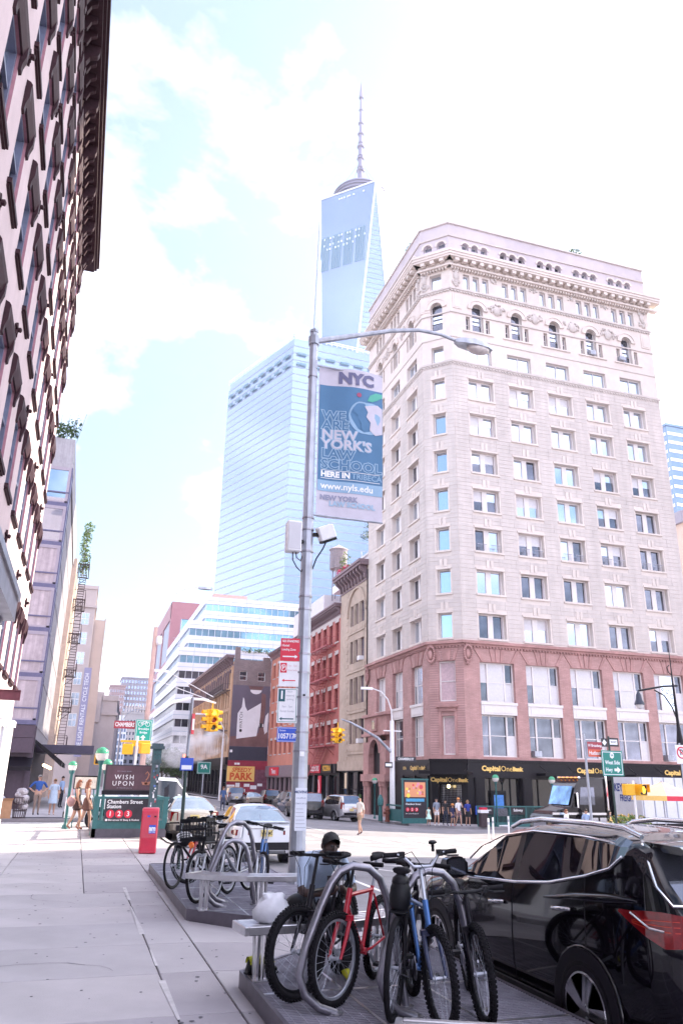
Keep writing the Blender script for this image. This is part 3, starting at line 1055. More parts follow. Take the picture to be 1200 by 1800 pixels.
for a,b in(((-90,38),(1.5,38)),((1.5,38),(2.6,38.6)),((2.6,38.6),(3.2,40)),((3.2,40),(3.2,110)),((-90,31.79),(1.6,31.79)),((1.6,31.79),(2.6,31.2)),((2.6,31.2),(2.95,30)),((2.95,30),(2.95,25.5)),((2.95,25.5),(3.3,24.2)),((3.3,24.2),(4.0,23.2))):
 ke.quad((*a,zs(a[0])),(*b,zs(b[0])),(*b,-0.45),(*a,-0.45))
tag(ke.build('side_kerb',M['concrete_dark']),kind='structure')
ns=MB()
sheet(ns,[(-90,31.795),(1.6,31.795),(2.6,31.2),(2.95,30),(2.95,25.5),(3.3,24.2),(4.0,23.2),(3.86,23.15),(3.2,24.0),(2.83,25.4),(2.83,30),(2.5,31.1),(1.6,31.6),(-90,31.6)],-0.002)
tag(ns.build('corner_apron',M['concrete']),kind='structure')
# manhole / dark patch by the far kerb
pt=MB()
sheet(pt,[(-2.4,38.2),(0.6,38.2),(1.5,39.4),(-2.2,39.5)],0.006)
tag(pt.build('dark_tar_patch',mat('dark_tar',(0.05,0.045,0.06),rough=0.9,var=0.2)),kind='structure')
# painted markings, each a bar of paint
def paint(poly,lift=ROADZ+0.005):
 mb=MB()
 sheet(mb,poly,lift)
 return tag(mb.build('road_marking',M['marking']),kind='structure')
for i in range(13):
 x=5.3+i*1.25
 paint([(x,32.6),(x+0.5,32.6),(x+0.62,36.0),(x+0.12,36.0)])
for i in range(6):
 x=-2.1+i*0.0
for i in range(5):
 y=32.4+i*1.2
 paint([(-3.2,y),(1.4,y),(1.4,y+0.5),(-3.2,y+0.5)])
for a,b,w in(((5.6,31.0),(21.5,31.0),0.3),((6.15,10.0),(6.35,20.6),0.12),((6.7,22.6),(9.4,19.4),0.12),((6.7,22.6),(16.5,22.0),0.12),((8.0,25.8),(20,27.5),0.12),((12.3,40),(12.3,110),0.12),((16,38.0),(40,46.0),0.25),((17,34.8),(42,43.0),0.25)):
 d=Vector((b[0]-a[0],b[1]-a[1],0)).normalized()
 n=Vector((-d.y,d.x,0))*w/2
 paint([(a[0]-n.x,a[1]-n.y),(b[0]-n.x,b[1]-n.y),(b[0]+n.x,b[1]+n.y),(a[0]+n.x,a[1]+n.y)],ROADZ+0.0055)
 # litter on the far sidewalk
lt=thing('litter_bag','crumpled white bag lying on the sidewalk edge before the bank','bag',(28.5,50.9,zs(28.5)))
lb=MB()
for i in range(6):
 lb.ball((i*0.12-0.3,random.uniform(-.05,.05),0.07),(0.12,0.12,0.06),8,5)
lb.build('bag_film',M['white'],lt,smooth=60)
# ---------------------------------------------------------------- pink stucco hotel on the left
M['stucco']=mat('pink_stucco',(0.56,0.445,0.465),rough=0.92,var=0.05,scale=1.6,stain=0.08,bump=0.10,bscale=25,streak=0.06)
M['trim_brown']=mat('brown_iron_trim',(0.042,0.019,0.025),rough=0.6,spec=0.15,var=0.2,scale=8)
M['reveal_red']=mat('oxide_red_reveal',(0.42,0.20,0.24),rough=0.85,var=0.12)
M['frame_grey']=mat('grey_blue_frame',(0.13,0.14,0.21),rough=0.5,var=0.1)
hotel=thing('stucco_hotel','pink stucco hotel with dark bracketed window hoods and deep dark cornice','building',(-2.5,-9,0))
FH=Frame(0,0,90)
LH=40.0
HR=[(4.75,2.0),(8.45,2.0),(12.1,1.95),(15.45,1.8),(18.25,1.7),(20.85,1.3)]
HU=[9+14.72+2.12*k for k in range(-10,8)]
hw=MB()
ops=[(u,u+1.12,z,z+h)for u in HU for z,h in HR if u>0.3]
wall(hw,FH,LH,3.9,24.1,ops,0.24,0,1)
hw.quad(FH.p(LH,0,0),FH.p(LH,-14,0),FH.p(LH,-14,24),FH.p(LH,0,24))
hw.quad(FH.p(0,0,0),FH.p(0,-14,0),FH.p(0,-14,24),FH.p(0,0,24))
hw.quad(FH.p(0,-14,0),FH.p(LH,-14,0),FH.p(LH,-14,24),FH.p(0,-14,24))
hw.quad(FH.p(0,0,23.9),FH.p(LH,0,23.9),FH.p(LH,-14,23.9),FH.p(0,-14,23.9))
hw.build('stucco_wall',[M['stucco'],M['reveal_red']],hotel)
hoodc,win={},{}
for z,h in HR:
 mb=MB()
 w=1.12
 mb.xprism([(0.0,h-0.02),(-0.04,h-0.02),(-0.10,h+0.18),(-0.12,h+0.30),(-0.08,h+0.36),(0.0,h+0.40)],-0.1,w+0.1)
 for x in(-0.12,w-0.02):
  mb.xprism([(0,h-0.36),(-0.05,h-0.34),(-0.06,h-0.2),(-0.11,h-0.02),(-0.11,h+0.22),(0,h+0.22)],x,x+0.14)
 hoodc[z]=mb.mesh('hood',M['trim_brown'])
 sl=MB()
 sl.box(-0.1,-0.09,-0.11,w+0.1,0.0,0.0)
 sl.box(-0.06,-0.05,-0.16,w+0.06,0.0,-0.11)
 win[z,'sill']=sl.mesh('sill',M['trim_brown'])
 fr=MB()
 fr.box(0,0,0,0.09,0.12,h)
 fr.box(w-0.09,0,0,w,0.12,h)
 fr.box(0.09,0,h-0.1,w-0.09,0.12,h)
 fr.box(0.09,0,0,w-0.09,0.12,0.08)
 fr.box(0.09,0.02,h*0.52,w-0.09,0.1,h*0.52+0.07)
 win[z,'frame']=fr.mesh('window',M['frame_grey'])
 win[z,'pane']=[pane_mesh(0.09,w-0.09,0.08,h*0.52,M['mirror_dark'],0.115),pane_mesh(0.09,w-0.09,h*0.52+0.07,h-0.1,M['mirror'],0.115)]
for u in HU:
 for z,h in HR:
  if u<0.3:
   continue
  o=place(win[z,'frame'],'window',FH,u,-0.06,z,hotel)
  for p in win[z,'pane']:
   link('pane',p,o)
  link('hood',hoodc[z],o,(0,-0.06,0))
  link('sill',win[z,'sill'],o,(0,-0.06,0))
cn=MB()
fbox(cn,FH,0,0.002,23.1,LH+0.3,0.06,23.4)
fbox(cn,FH,0,0.002,24.45,LH+0.5,0.52,24.62)
fbox(cn,FH,0,0.002,24.62,LH+0.62,0.62,24.8)
fbox(cn,FH,0,0.002,24.8,LH+0.7,0.70,25.05)
fbox(cn,FH,0,0.002,23.4,LH+0.05,0.03,24.45)
cn.build('cornice',M['trim_brown'],hotel,(0,0,-0.9))
bk=MB()
bk.xprism([(0,23.35),(-0.1,23.3),(-0.13,23.5),(-0.1,23.7),(-0.2,23.95),(-0.42,24.05),(-0.47,24.2),(-0.46,24.45),(0,24.45)],-0.09,0.09)
bm_=bk.mesh('bracket',M['trim_brown'])
sk=MB()
sk.xprism([(0,23.9),(-0.1,23.9),(-0.2,24.2),(-0.36,24.3),(-0.36,24.45),(0,24.45)],-0.06,0.06)
sm_=sk.mesh('modillion',M['trim_brown'])
u=1.0
i=0
while u<LH:
 place(bm_ if i%4==0 else sm_,'bracket' if i%4==0 else 'modillion',FH,u,0.03,-0.9,hotel)
 u+=0.53
 i+=1
an=MB()
an.lathe([(0.05,0.0),(0.06,-0.12),(0.02,-0.14)],8,axis='y')
for k in range(5):
 a=2*PI*k/5+0.3
 an.bar((0,-0.04,0),(0.17*math.cos(a),-0.02,0.17*math.sin(a)),0.05)
am=an.mesh('wall_anchor',M['trim_brown'])
for u in(HU[-1]-0.5,HU[-3]-0.5,HU[-5]-0.5,HU[-7]-0.5,HU[-9]-0.5):
 for z in(7.6,11.2,14.6,17.6,20.4):
  place(am,'wall_anchor',FH,u,0.01,z,hotel)
  # shop storey: white piers, dark glass
sh=MB()
ops=[(u,u+3.2,0.5,3.3)for u in(1,5.2,9.4,13.6,17.8,22.0,26.2,30.4,34.6)]
wall(sh,FH,LH,-0.3,3.9,ops,0.3)
for u in(0.0,4.25,8.45,12.65,16.85,21.05,25.25,29.45,33.65,38.1):
 fbox(sh,FH,u+0.1,0.003,-0.2,min(u+1.0,LH)-0.05,0.18,3.35)
 fbox(sh,FH,u+0.02,0.003,-0.2,min(u+1.06,LH),0.22,0.35)
 fbox(sh,FH,u+0.02,0.003,3.35,min(u+1.06,LH),0.24,3.55)
sh.build('shop_storey',M['white'],hotel)
for u in(1,5.2,9.4,13.6,17.8,22.0,26.2,30.4,34.6):
 o=place(sash_mesh(3.2,2.8,[(0.07,1.5),(1.6,3.13)],0.07,rail=False),'shop_window',FH,u,-0.25,0.5,hotel)
 o.data.materials[0]=M['black']
 link('pane',pane_mesh(0.07,3.13,0.07,2.73,M['glass_dark']),o)
 # steel canopy with its cage lamp, and steel outriggers
cp=MB()
FHc=FH
fbox(cp,FH,8,0.0,3.86,19.6,1.5,3.92)
fbox(cp,FH,8,1.36,3.66,19.6,1.5,3.86)
fbox(cp,FH,8,1.33,3.92,19.6,1.53,4.02)
fbox(cp,FH,19.4,0.0,3.60,19.6,1.36,3.86)
cp.build('canopy',M['steel_dark'],hotel)
lp=MB()
lp.lathe([(0.07,0),(0.07,-0.07),(0.05,-0.08)],10)
cl=lp.build('cage_lamp',M['steel_dark'],hotel,FH.p(19.1,1.25,3.86))
MB().ball((0,0,-0.16),(0.045,0.045,0.085),10,6).build('bulb_glass',M['sash'],cl,smooth=60)
cg=MB()
for k in range(6):
 a=2*PI*k/6
 cg.tube([(0.06*math.cos(a),0.06*math.sin(a),-0.07),(0.065*math.cos(a),0.065*math.sin(a),-0.2),(0.02*math.cos(a),0.02*math.sin(a),-0.27)],0.004,5)
for z in(-0.12,-0.2):
 cg.tube([(0.065*math.cos(2*PI*k/12),0.065*math.sin(2*PI*k/12),z)for k in range(12)],0.004,5,closed=True)
cg.build('wire_guard',M['steel_dark'],cl)
M['rust']=mat('oxide_red_steel',(0.15,0.035,0.05),rough=0.6,var=0.2)
for u in(24.2,31.0):
 mb=MB()
 mb.box(0,-0.85,0,0.02,0,0.26)
 mb.box(-0.05,-0.85,0,0.07,0,0.02)
 mb.box(-0.05,-0.85,0.24,0.07,0,0.26)
 for z in(0.08,0.18):
  mb.lathe([(0.025,-0.012),(0.025,0.03)],8,o=(0.0,-0.76,z),axis='x')
 place(mb.mesh('outrigger',M['rust']),'outrigger',FH,u,0,3.62,hotel)
 # ---------------------------------------------------------------- hotel with glass bays across the side street
M['bay_frame']=mat('mauve_bay_frame',(0.36,0.31,0.37),rough=0.5,var=0.06)
M['bay_edge']=mat('blue_violet_metal',(0.12,0.115,0.21),rough=0.4,var=0.1)
M['curtain']=mat('pink_curtain_glass',(0.52,0.44,0.48),rough=0.25,var=0.12,scale=3,coat=0.8,streak=0.25)
M['ribbed']=mat('ribbed_panel',(0.40,0.38,0.41),rough=0.7,var=0.08,streak=0.15)
M['plum']=mat('plum_cladding',(0.075,0.05,0.075),rough=0.45,var=0.12)
smy=thing('bay_window_hotel','slim hotel with stacked glass bay windows and plum base across the side street','building',(-2.55,48,0))
FS=Frame(0,0,90)
bd=MB()
bd.box(-14,2.0,-0.2,-0.35,26,21.3)
bd.box(-14,0.3,-0.2,-4.2,2.0,21.0)
bd.build('side_wall',M['attic'],smy)
rb=MB()
for i in range(38):
 y=2.0+i*0.62
 rb.box(-0.349,y,3.9,-0.20,y+0.34,21.6)
for z in(4.6,7.3,9.95,12.6,15.25,17.9,20.5):
 rb.box(-0.349,2.0,z,-0.17,25.6,z+0.12)
rb.build('ribbed_facade',M['ribbed'],smy)
zb=[4.60,7.25,9.90,12.55,15.20,17.75,20.35]
for i in range(6):
 z0,z1=zb[i]+0.12,zb[i+1]-0.12
 fr=MB()
 fr.box(-4.2,0,z0-0.24,0.0,2.0,z0)
 b=link('bay_window',fr.mesh('bay_window',M['bay_edge']),smy)
 f2=MB()
 for x0,x1 in((-4.2,-3.95),(-2.15,-2.0),(-0.22,-0.06)):
  f2.box(x0,0.0,z0,x1,0.1,z1-0.2)
 f2.box(-4.2,0.0,z1-0.2,-0.06,0.1,z1)
 f2.box(-4.2,0.0,z0,-0.06,0.1,z0+0.1)
 f2.build('bay_frame',M['bay_frame'],b)
 f3=MB()
 f3.box(-4.0,-0.03,z0+0.62,0.0,0.02,z0+0.7)
 f3.box(-0.05,0.0,z0,0.02,0.06,z1)
 f3.box(-0.1,1.9,z0,0.0,2.0,z1)
 f3.build('rail',M['bay_edge'],b)
 mt=M['curtain']if i<4 else M['mirror']
 MB().quad((-3.95,0.05,z0+0.1),(-2.15,0.05,z0+0.1),(-2.15,0.05,z1-0.2),(-3.95,0.05,z1-0.2)).quad((-2.0,0.05,z0+0.1),(-0.22,0.05,z0+0.1),(-0.22,0.05,z1-0.2),(-2.0,0.05,z1-0.2)).build('pane',mt,b)
 MB().quad((-0.03,0.06,z0),(-0.03,1.9,z0),(-0.03,1.9,z1),(-0.03,0.06,z1)).build('side_pane',M['bay_edge'],b)
 if i<5:
  MB().box(-1.6,0.2,z0+0.7,-0.6,0.24,z1-0.35).build('curtain',M['white'],b)
tp=MB()
tp.box(-4.2,0,zb[6]-0.12,0.0,2.0,zb[6]+0.15)
tp.box(-4.2,0.25,zb[6]+0.15,-0.1,26,22.3)
tp.build('roof_parapet',M['ribbed'],smy)
bs=MB()
bs.box(-4.2,0.05,2.95,-0.02,2.0,3.75)
bs.box(-4.2,0.05,3.77,-0.02,2.0,4.46)
bs.box(-4.2,0.5,-0.2,-0.25,2.0,2.95)
bs.box(-0.25,0.4,-0.2,0.05,0.75,4.4)
bs.build('plum_base',M['plum'],smy)
dw=MB().box(-2.4,0.42,0.0,-1.2,0.5,2.1).build('door',M['black'],smy)
MB().quad((-2.2,0.415,0.2),(-1.4,0.415,0.2),(-1.4,0.415,1.95),(-2.2,0.415,1.95)).build('pane',M['glass_dark'],dw)
def awning(x0,x1,y0,y1,zt,zb_,z_val,nm,par):
 """slanted cloth from (zt at y1) down to (zb at y0)"""
 mb=MB()
 mb.xprism([(y1,zt),(y0,zb_),(y0,zb_-z_val),(y0+0.03,zb_-z_val),(y0+0.03,zb_-0.03),(y1,zt-0.05)],x0,x1)
 return mb.build(nm,M['black'],par)
awning(-4.2,0.1,-0.7,0.5,2.75,2.2,0.2,'awning',smy)
# dark awnings and flat canopy of the restaurant along the avenue side
aw=MB()
for y0,y1 in((2.6,6.4),(10.5,17)):
 aw.yprism([(-0.19,3.9),(1.6,2.6),(1.6,2.3),(1.55,2.3),(-0.19,3.7)],y0,y1)
aw.build('awning',M['black'],smy)
cb_=MB()
cb_.box(-0.19,6.6,3.15,3.4,10.2,3.65)
cb_.build('flat_canopy',mat('violet_canopy',(0.06,0.05,0.09),rough=0.5,var=0.1),smy)
st=MB()
st.box(-0.34,2.0,-0.2,-0.22,25,3.9)
st.build('dark_shopfront',M['black'],smy)
for i,y in enumerate((3.2,4.0,4.8,5.6)):
 MB().ball((0,0,0),0.09,8,5).build('festoon_bulb',M['lamp_warm'],smy,(0.6+0.1*i,y,2.35-0.05*i))
pl=thing('roof_garden','leafy shrubs on the roof of the bay window hotel','plants',(-3.4,48.6,22.3))
lm=MB()
leaves(lm,(-0.2,0,0.5),(1.1,0.8,0.7),420,0.14)
leaves(lm,(0.5,0.4,1.2),(0.5,0.5,0.8),60,0.12)
lm.build('foliage',M['leaf'],pl)
tw=MB()
for k in range(5):
 tw.tube([(-0.8+0.4*k,0,-0.1),(-0.7+0.4*k,0.1,0.6),(-0.8+0.5*k,0,1.7+0.1*k)],0.018,5)
tw.build('twig',M['steel_dark'],pl)
# ---------------------------------------------------------------- brick house with fire escapes
M['cream_brick']=brickmat('cream_brick',(0.55,0.42,0.36),(0.60,0.47,0.40),(0.5,0.4,0.35))
M['iron']=mat('fire_escape_iron',(0.05,0.03,0.04),rough=0.6,var=0.2)
fe=thing('fire_escape_house','narrow cream brick house hung with black iron fire escapes','building',(-2.35,74,0))
FF=Frame(0,0,90)
w_=MB()
rows=[4.6,8.0,11.4,14.8,18.0]
ops=[(u,u+1.1,z,z+2.0)for u in(0.9,3.4,5.9,8.4,10.9)for z in rows]
wall(w_,FF,14,-0.2,21.2,ops,0.25)
w_.quad((0,0,-0.2),(-12,0,-0.2),(-12,0,21.2),(0,0,21.2))
w_.quad((0,14,-0.2),(-12,14,-0.2),(-12,14,21.2),(0,14,21.2))
w_.quad((0,0,21),(0,14,21),(-12,14,21),(-12,0,21))
w_.build('brick_wall',M['cream_brick'],fe)
me=sash_mesh(1.1,2.0,[(0.07,1.03)])
for u,u1,z,z1 in ops:
 o=place(me,'window',FF,u,-0.2,z,fe)
 link('pane',pane_mesh(0.07,1.03,0.07,1.93,M['mirror_dark']),o)
def escape_level(u0,u1,z,w=1.05):
 """one platform with its railing"""
 mb=MB()
 for i in range(7):
  mb.box(u0,-w+i*w/6.5,z,u1,-w+i*w/6.5+0.06,z+0.04)
 mb.box(u0,-w-0.02,z-0.08,u1,-w+0.02,z+0.06)
 for u in(u0,u1-0.03):
  mb.box(u,-w,z-0.06,u+0.04,0,z+0.04)
  mb.box(u,-w,z+0.9,u+0.035,0,z+0.94)
 mb.box(u0,-w-0.02,z+0.9,u1,-w+0.02,z+0.95)
 mb.box(u0,-w-0.01,z+0.45,u1,-w+0.01,z+0.48)
 n=int((u1-u0)/0.22)
 for i in range(n+1):
  u=u0+(u1-u0)*i/n
  mb.box(u,-w-0.01,z,u+0.02,-w+0.01,z+0.9)
 for u in(u0+0.2,u1-0.2):
  mb.bar((u,0,z-0.9),(u,-w*0.9,z-0.04),0.05)
 return mb
def escape_stair(ua,za,ub,zb_,w0=0.25,w1=0.85,steps=11):
 mb=MB()
 for y in(-w0,-w1):
  mb.bar((ua,y,za),(ub,y,zb_),0.04,0.16)
  mb.bar((ua,y,za+0.85),(ub,y,zb_+0.85),0.03)
  mb.bar((ua,y,za),(ua,y,za+0.85),0.03)
  mb.bar(((ua+ub)/2,y,(za+zb_)/2),((ua+ub)/2,y,(za+zb_)/2+0.85),0.03)
 for i in range(steps):
  t=(i+0.5)/steps
  mb.box(ua+(ub-ua)*t-0.1,-w1,za+(zb_-za)*t,ua+(ub-ua)*t+0.1,-w0,za+(zb_-za)*t+0.035)
 return mb
for i,z in enumerate([4.3,7.7,11.1,14.5,17.8,21.3]):
 place(escape_level(2.4,8.2,z).mesh('fire_escape_platform',M['iron']),'fire_escape_platform',FF,0,0.003,0,fe)
 if i:
  zl=[4.3,7.7,11.1,14.5,17.8,21.3][i-1]
  a,b=(3.0,6.6)if i%2 else(6.6,3.0)
  place(escape_stair(a,zl+0.04,b,z).mesh('fire_escape_stair',M['iron']),'fire_escape_stair',FF,0,0.003,0,fe)
iv=thing('ivy_column','tall light green ivy hanging from the roof edge above the fire escapes','plant',(-1.85,77.5,20.6))
lm=MB()
for k in range(9):
 leaves(lm,(0.1*math.sin(k),0,0.5+k*0.55),(0.55,0.55,0.5),110,0.13)
lm.build('foliage',M['leaf_light'],iv)
MB().tube([(0,0,-0.3),(0,0,4.6)],0.06).build('stem',M['steel_dark'],iv)
# ---------------------------------------------------------------- beige tower with vertical banner, stone theatre block
M['beige']=mat('beige_stone',(0.48,0.41,0.40),rough=0.9,var=0.06,stain=0.08,scale=0.5)
M['greystone']=mat('grey_stone',(0.37,0.35,0.40),rough=0.9,var=0.07,stain=0.1,scale=0.5)
M['lavglass']=mat('pale_window',(0.32,0.40,0.50),rough=0.1,metal=0.5,var=0.15,scale=0.3)
bt=thing('beige_tower','tall beige stone block with a stepped shoulder beyond the fire escapes','building',(0,130,0))
w_=MB()
w_.box(-16,0.5,-0.5,-0.35,30,31.0)
w_.box(-16,0.2,27.9,-0.1,30.2,28.3)
w_.box(-16,0.3,31.0,-0.2,30.1,31.6)
w_.prism([(-0.35,6),(1.4,6),(1.4,28),(-0.35,28)],17.0,27.0)
for i in range(6):
 y0=6.4+i*3.6
 w_.box(1.4,y0,16.5,1.62,y0+1.6,27.4)
w_.box(-0.34,5.8,-0.5,1.7,28.2,17.0)
w_.build('stone_wall',M['beige'],bt)
for z in(9,12.2,15.4,18.6,21.8,25.0):
 for x in(-1.75,-4.4,-7.0):
  f_=MB().box(-0.62,0.44,0,0.62,0.5,2.0).build('window',M['sash'],bt,(x,0,z))
  for zz in(0.08,1.05):
   for xx in(-0.55,0.03):
    MB().quad((xx,0.435,zz),(xx+0.52,0.435,zz),(xx+0.52,0.435,zz+0.87),(xx,0.435,zz+0.87)).build('pane',M['lavglass'],f_)
bn=thing('vertical_banner','long grey blue vertical banner with white capitals on the beige tower','banner',(-0.3,129.2,4.5))
MB().box(-0.55,-0.05,0,0.55,0.05,13.5).build('banner_cloth',mat('banner_violet',(0.26,0.25,0.38),rough=0.7,var=0.06),bn)
tm=text_mesh('MANHATTAN YOUTH DOWNTOWN',0.85,M['letter_white'],name='lettering')if False else text_mesh('THE LIGHT RENTALS  CYCLE TECH',0.84,M['letter_white'],name='lettering',sx=0.9)
link('lettering',tm,bn,(0,-0.07,6.7),(0,-PI/2,0))
th=thing('columned_stone_block','low grey stone block with tall pilasters beyond the beige tower','building',(3.2,158,0))
w_=MB()
w_.box(-14,0.4,-1,0.0,60,17.2)
w_.prism([(0,0.4),(2.6,0.4),(5.4,60),(0,60)],-1,15.6)
w_.prism([(-0.2,0.2),(2.8,0.2),(5.7,60),(-0.2,60)],15.6,16.6)
w_.prism([(0,0.1),(2.9,0.1),(5.8,60),(0,60)],12.9,13.4)
w_.box(-3.2,0.0,11.5,-0.4,0.4,16.4)
w_.build('stone_wall',M['greystone'],th)
for i in range(9):
 t=(i+0.6)/9.6
 x,y=2.6+2.8*t,0.4+59.6*t
 MB().box(-0.02,0,0.5,0.06,3.0,12.4).build('window',M['mirror_dark'],th,(x,y,0),R(-2.7))
 MB().box(0,-1.9,0,0.4,-0.1,12.9).build('pilaster',M['greystone'],th,(x,y,0),R(-2.7))
for i in range(4):
 MB().box(-0.55,0.32,0,0.55,0.4,9).build('window',M['mirror_dark'],th,(-2.8+i*1.4,0,2))if i<1 else None
 # ---------------------------------------------------------------- row houses beyond the bank
M['tan']=mat('tan_sandstone',(0.50,0.40,0.33),rough=0.9,var=0.12,scale=1.4,stain=0.18,bump=0.15)
M['dark_frame']=mat('brown_window_frame',(0.16,0.10,0.13),rough=0.6,var=0.1)
M['redbrick']=brickmat('red_painted_brick',(0.46,0.13,0.115),(0.50,0.16,0.14),(0.42,0.13,0.12))
M['redpaint']=mat('red_painted_iron',(0.32,0.05,0.06),rough=0.6,var=0.2)
M['pale_trim']=mat('pale_stone_trim',(0.52,0.46,0.45),rough=0.85,var=0.08)
M['orange']=mat('salmon_stucco',(0.55,0.21,0.15),rough=0.9,var=0.07,scale=1.0,stain=0.12)
M['browncornice']=mat('brown_cornice',(0.20,0.14,0.16),rough=0.7,var=0.15)
def std_window(F,u,z,w,h,par,fm,pm,dep=0.22,rail=True,fr=0.07,lab=None):
 key=('w',round(w,2),round(h,2),fm.name,rail)
 if key not in PANES:
  me=sash_mesh(w,h,[(fr,w-fr)],fr,rail=rail)
  me.materials[0]=fm
  PANES[key]=me
 k2=('p',round(w,2),round(h,2),pm.name)
 if k2 not in PANES:
  PANES[k2]=pane_mesh(fr,w-fr,fr,h-fr,pm)
 o=place(PANES[key],'window',F,u,-dep,z,par)
 link('pane',PANES[k2],o)
 return o
def shell(mb,F,L,depth,z0,z1,m=0):
 """side, back and roof of a row house"""
 for u in(0,L):
  mb.quad(F.p(u,0,z0),F.p(u,-depth,z0),F.p(u,-depth,z1),F.p(u,0,z1),m)
 mb.quad(F.p(0,-depth,z0),F.p(L,-depth,z0),F.p(L,-depth,z1),F.p(0,-depth,z1),m)
 mb.quad(F.p(0,0,z1-0.3),F.p(L,0,z1-0.3),F.p(L,-depth,z1-0.3),F.p(0,-depth,z1-0.3),m)
def cornice_row(par,F,L,z,d,h,n,m,bw=0.14):
 mb=MB()
 fbox(mb,F,-0.1,0.003,z+h*0.72,L+0.1,d,z+h*0.86)
 fbox(mb,F,-0.15,0.003,z+h*0.86,L+0.15,d+0.12,z+h)
 fbox(mb,F,0,0.003,z,L,0.08,z+h*0.1)
 mb.build('cornice',m,par)
 b=MB()
 b.xprism([(0,0.1*h),(-0.3*d,0.12*h),(-0.35*d,0.35*h),(-0.85*d,0.55*h),(-0.85*d,0.72*h),(0,0.72*h)],-bw/2,bw/2)
 me=b.mesh('bracket',m)
 for i in range(n):
  place(me,'bracket',F,(i+0.5)*L/n,0.004,z,par)
GZ=-1.4
# tan house, three windows wide
tan=thing('tan_row_house','tan stone row house with triple windows between the bank and the red house','building',(25.5,79,0))
FT=Frame(0,0,-90)
w_=MB()
rows=[(5.2,2.3),(9.0,2.6),(13.1,2.3),(16.95,2.2)]
tu=(3.3,4.85,6.4)
ops=[(u,u+1.25,z,z+h)for z,h in rows for u in tu]
wall(w_,FT,8.8,3.2,22.6,ops,0.3)
shell(w_,FT,8.8,14,GZ,22.6)
for z in(4.2,8.1,12.1,16.1):
 fbox(w_,FT,2.9,0.003,z,8.1,0.1,z+0.25)
 fbox(w_,FT,3.0,0.003,z+0.3,8.0,0.05,z+0.85)
for u in(2.55,7.95):
 for i in range(48):
  if i%2:
   fbox(w_,FT,u-0.5 if u<3 else u,0.003,3.3+i*0.38,u+0.2 if u<3 else u+0.75,0.05,3.3+i*0.38+0.34)
for z,h in rows:
 for u in(4.55,6.1):
  fbox(w_,FT,u+0.05,0.003,z,u+0.25,0.14,z+h)
arch_ring(w_,FT,5.45,18.0,2.7,2.9,0.003,0.18)
w_.build('stone_wall',M['tan'],tan)
for u,_,z,zt in ops:
 std_window(FT,u,z,1.25,zt-z,tan,M['dark_frame'],M['mirror_dark']if random.random()<.6 else M['mirror'])
cornice_row(tan,FT,8.8,21.0,0.95,2.0,9,M['browncornice'],0.3)
fbs=MB()
wall(fbs,FT,8.8,GZ,3.2,[(0.4,2.8,-0.6,2.6),(3.2,5.8,-0.6,2.6),(6.1,8.4,-0.6,2.6)],0.3)
fbs.build('shopfront',M['black'],tan)
for u,w in((0.4,2.4),(3.2,2.6),(6.1,2.3)):
 std_window(FT,u,-0.6,w,3.2,tan,M['black'],M['glass_dark'],rail=True)
fx_=MB()
fbox(fx_,FT,0,0.003,2.7,8.8,0.15,3.6)
fx_.build('fascia',M['tan'],tan)
text('108',0.5,mat('dim_green',(0.10,0.22,0.06),var=0),tan,FT.p(6.8,0.02,0.4),FT.a)
ac=MB().box(0,-0.4,0,0.6,0.2,0.4).build('air_conditioner',M['white'],tan,FT.p(6.7,0,13.1),FT.a)
ac2=MB().box(0,-0.4,0,0.6,0.2,0.4).build('air_conditioner',M['white'],tan,FT.p(6.6,0,5.2),FT.a)
dp=MB().tube([FT.p(8.75,0.08,3),FT.p(8.75,0.08,22)],0.06,6)
dp.build('downpipe',M['black'],tan)
# red house with zigzag fire escape
red=thing('red_row_house','red brick row house with a zigzag red fire escape on its face','building',(25.5,91,0))
FD=Frame(0,0,-90)
rows=[(5.6,1.9),(9.1,2.05),(12.7,2.1),(16.2,2.15)]
ru=[0.9+2.33*i for i in range(5)]
ops=[(u,u+1.15,z,z+h)for z,h in rows for u in ru]
w_=MB()
wall(w_,FD,12,3.4,20.0,ops,0.28)
shell(w_,FD,12,14,GZ,20.0)
w_.build('brick_wall',M['redbrick'],red)
lt_=MB()
for u,u1,z,z1 in ops:
 fbox(lt_,FD,u-0.1,0.003,z1,u1+0.1,0.07,z1+0.42)
 fbox(lt_,FD,u-0.08,0.003,z-0.14,u1+0.08,0.1,z)
 std_window(FD,u,z,1.15,z1-z,red,M['redpaint'],M['mirror_dark'])
lt_.build('window_trim',M['pale_trim'],red)
cornice_row(red,FD,12,19.0,0.7,1.3,26,M['browncornice'],0.16)
fz=MB()
fbox(fz,FD,0.05,0.003,18.65,11.95,0.05,19.0)
fz.build('frieze',M['pale_trim'],red)
for i,z in enumerate([5.2,8.75,12.35,15.85]):
 place(escape_level(2.9,10.6,z,1.1).mesh('fire_escape_platform',M['redpaint']),'fire_escape_platform',FD,0,0.003,0,red)
 if i:
  zl=[5.2,8.75,12.35][i-1]
  place(escape_stair(4.0,zl+0.04,8.2,z,0.3,0.95,13).mesh('fire_escape_stair',M['redpaint']),'fire_escape_stair',FD,0,0.003,0,red)
place(escape_stair(4.0,2.2,8.2,5.2,0.3,0.95,11).mesh('fire_escape_stair',M['redpaint']),'fire_escape_stair',FD,0,0.003,0,red)
fbs=MB()
wall(fbs,FD,12,GZ,3.4,[(0.5,3.0,-0.7,2.3),(3.4,5.4,-0.7,2.3),(5.9,8.4,-0.7,2.3),(8.9,11.5,-0.7,2.3)],0.3)
fbox(fbs,FD,0,0.003,2.5,12,0.3,3.4)
fbs.build('shopfront',M['black'],red)
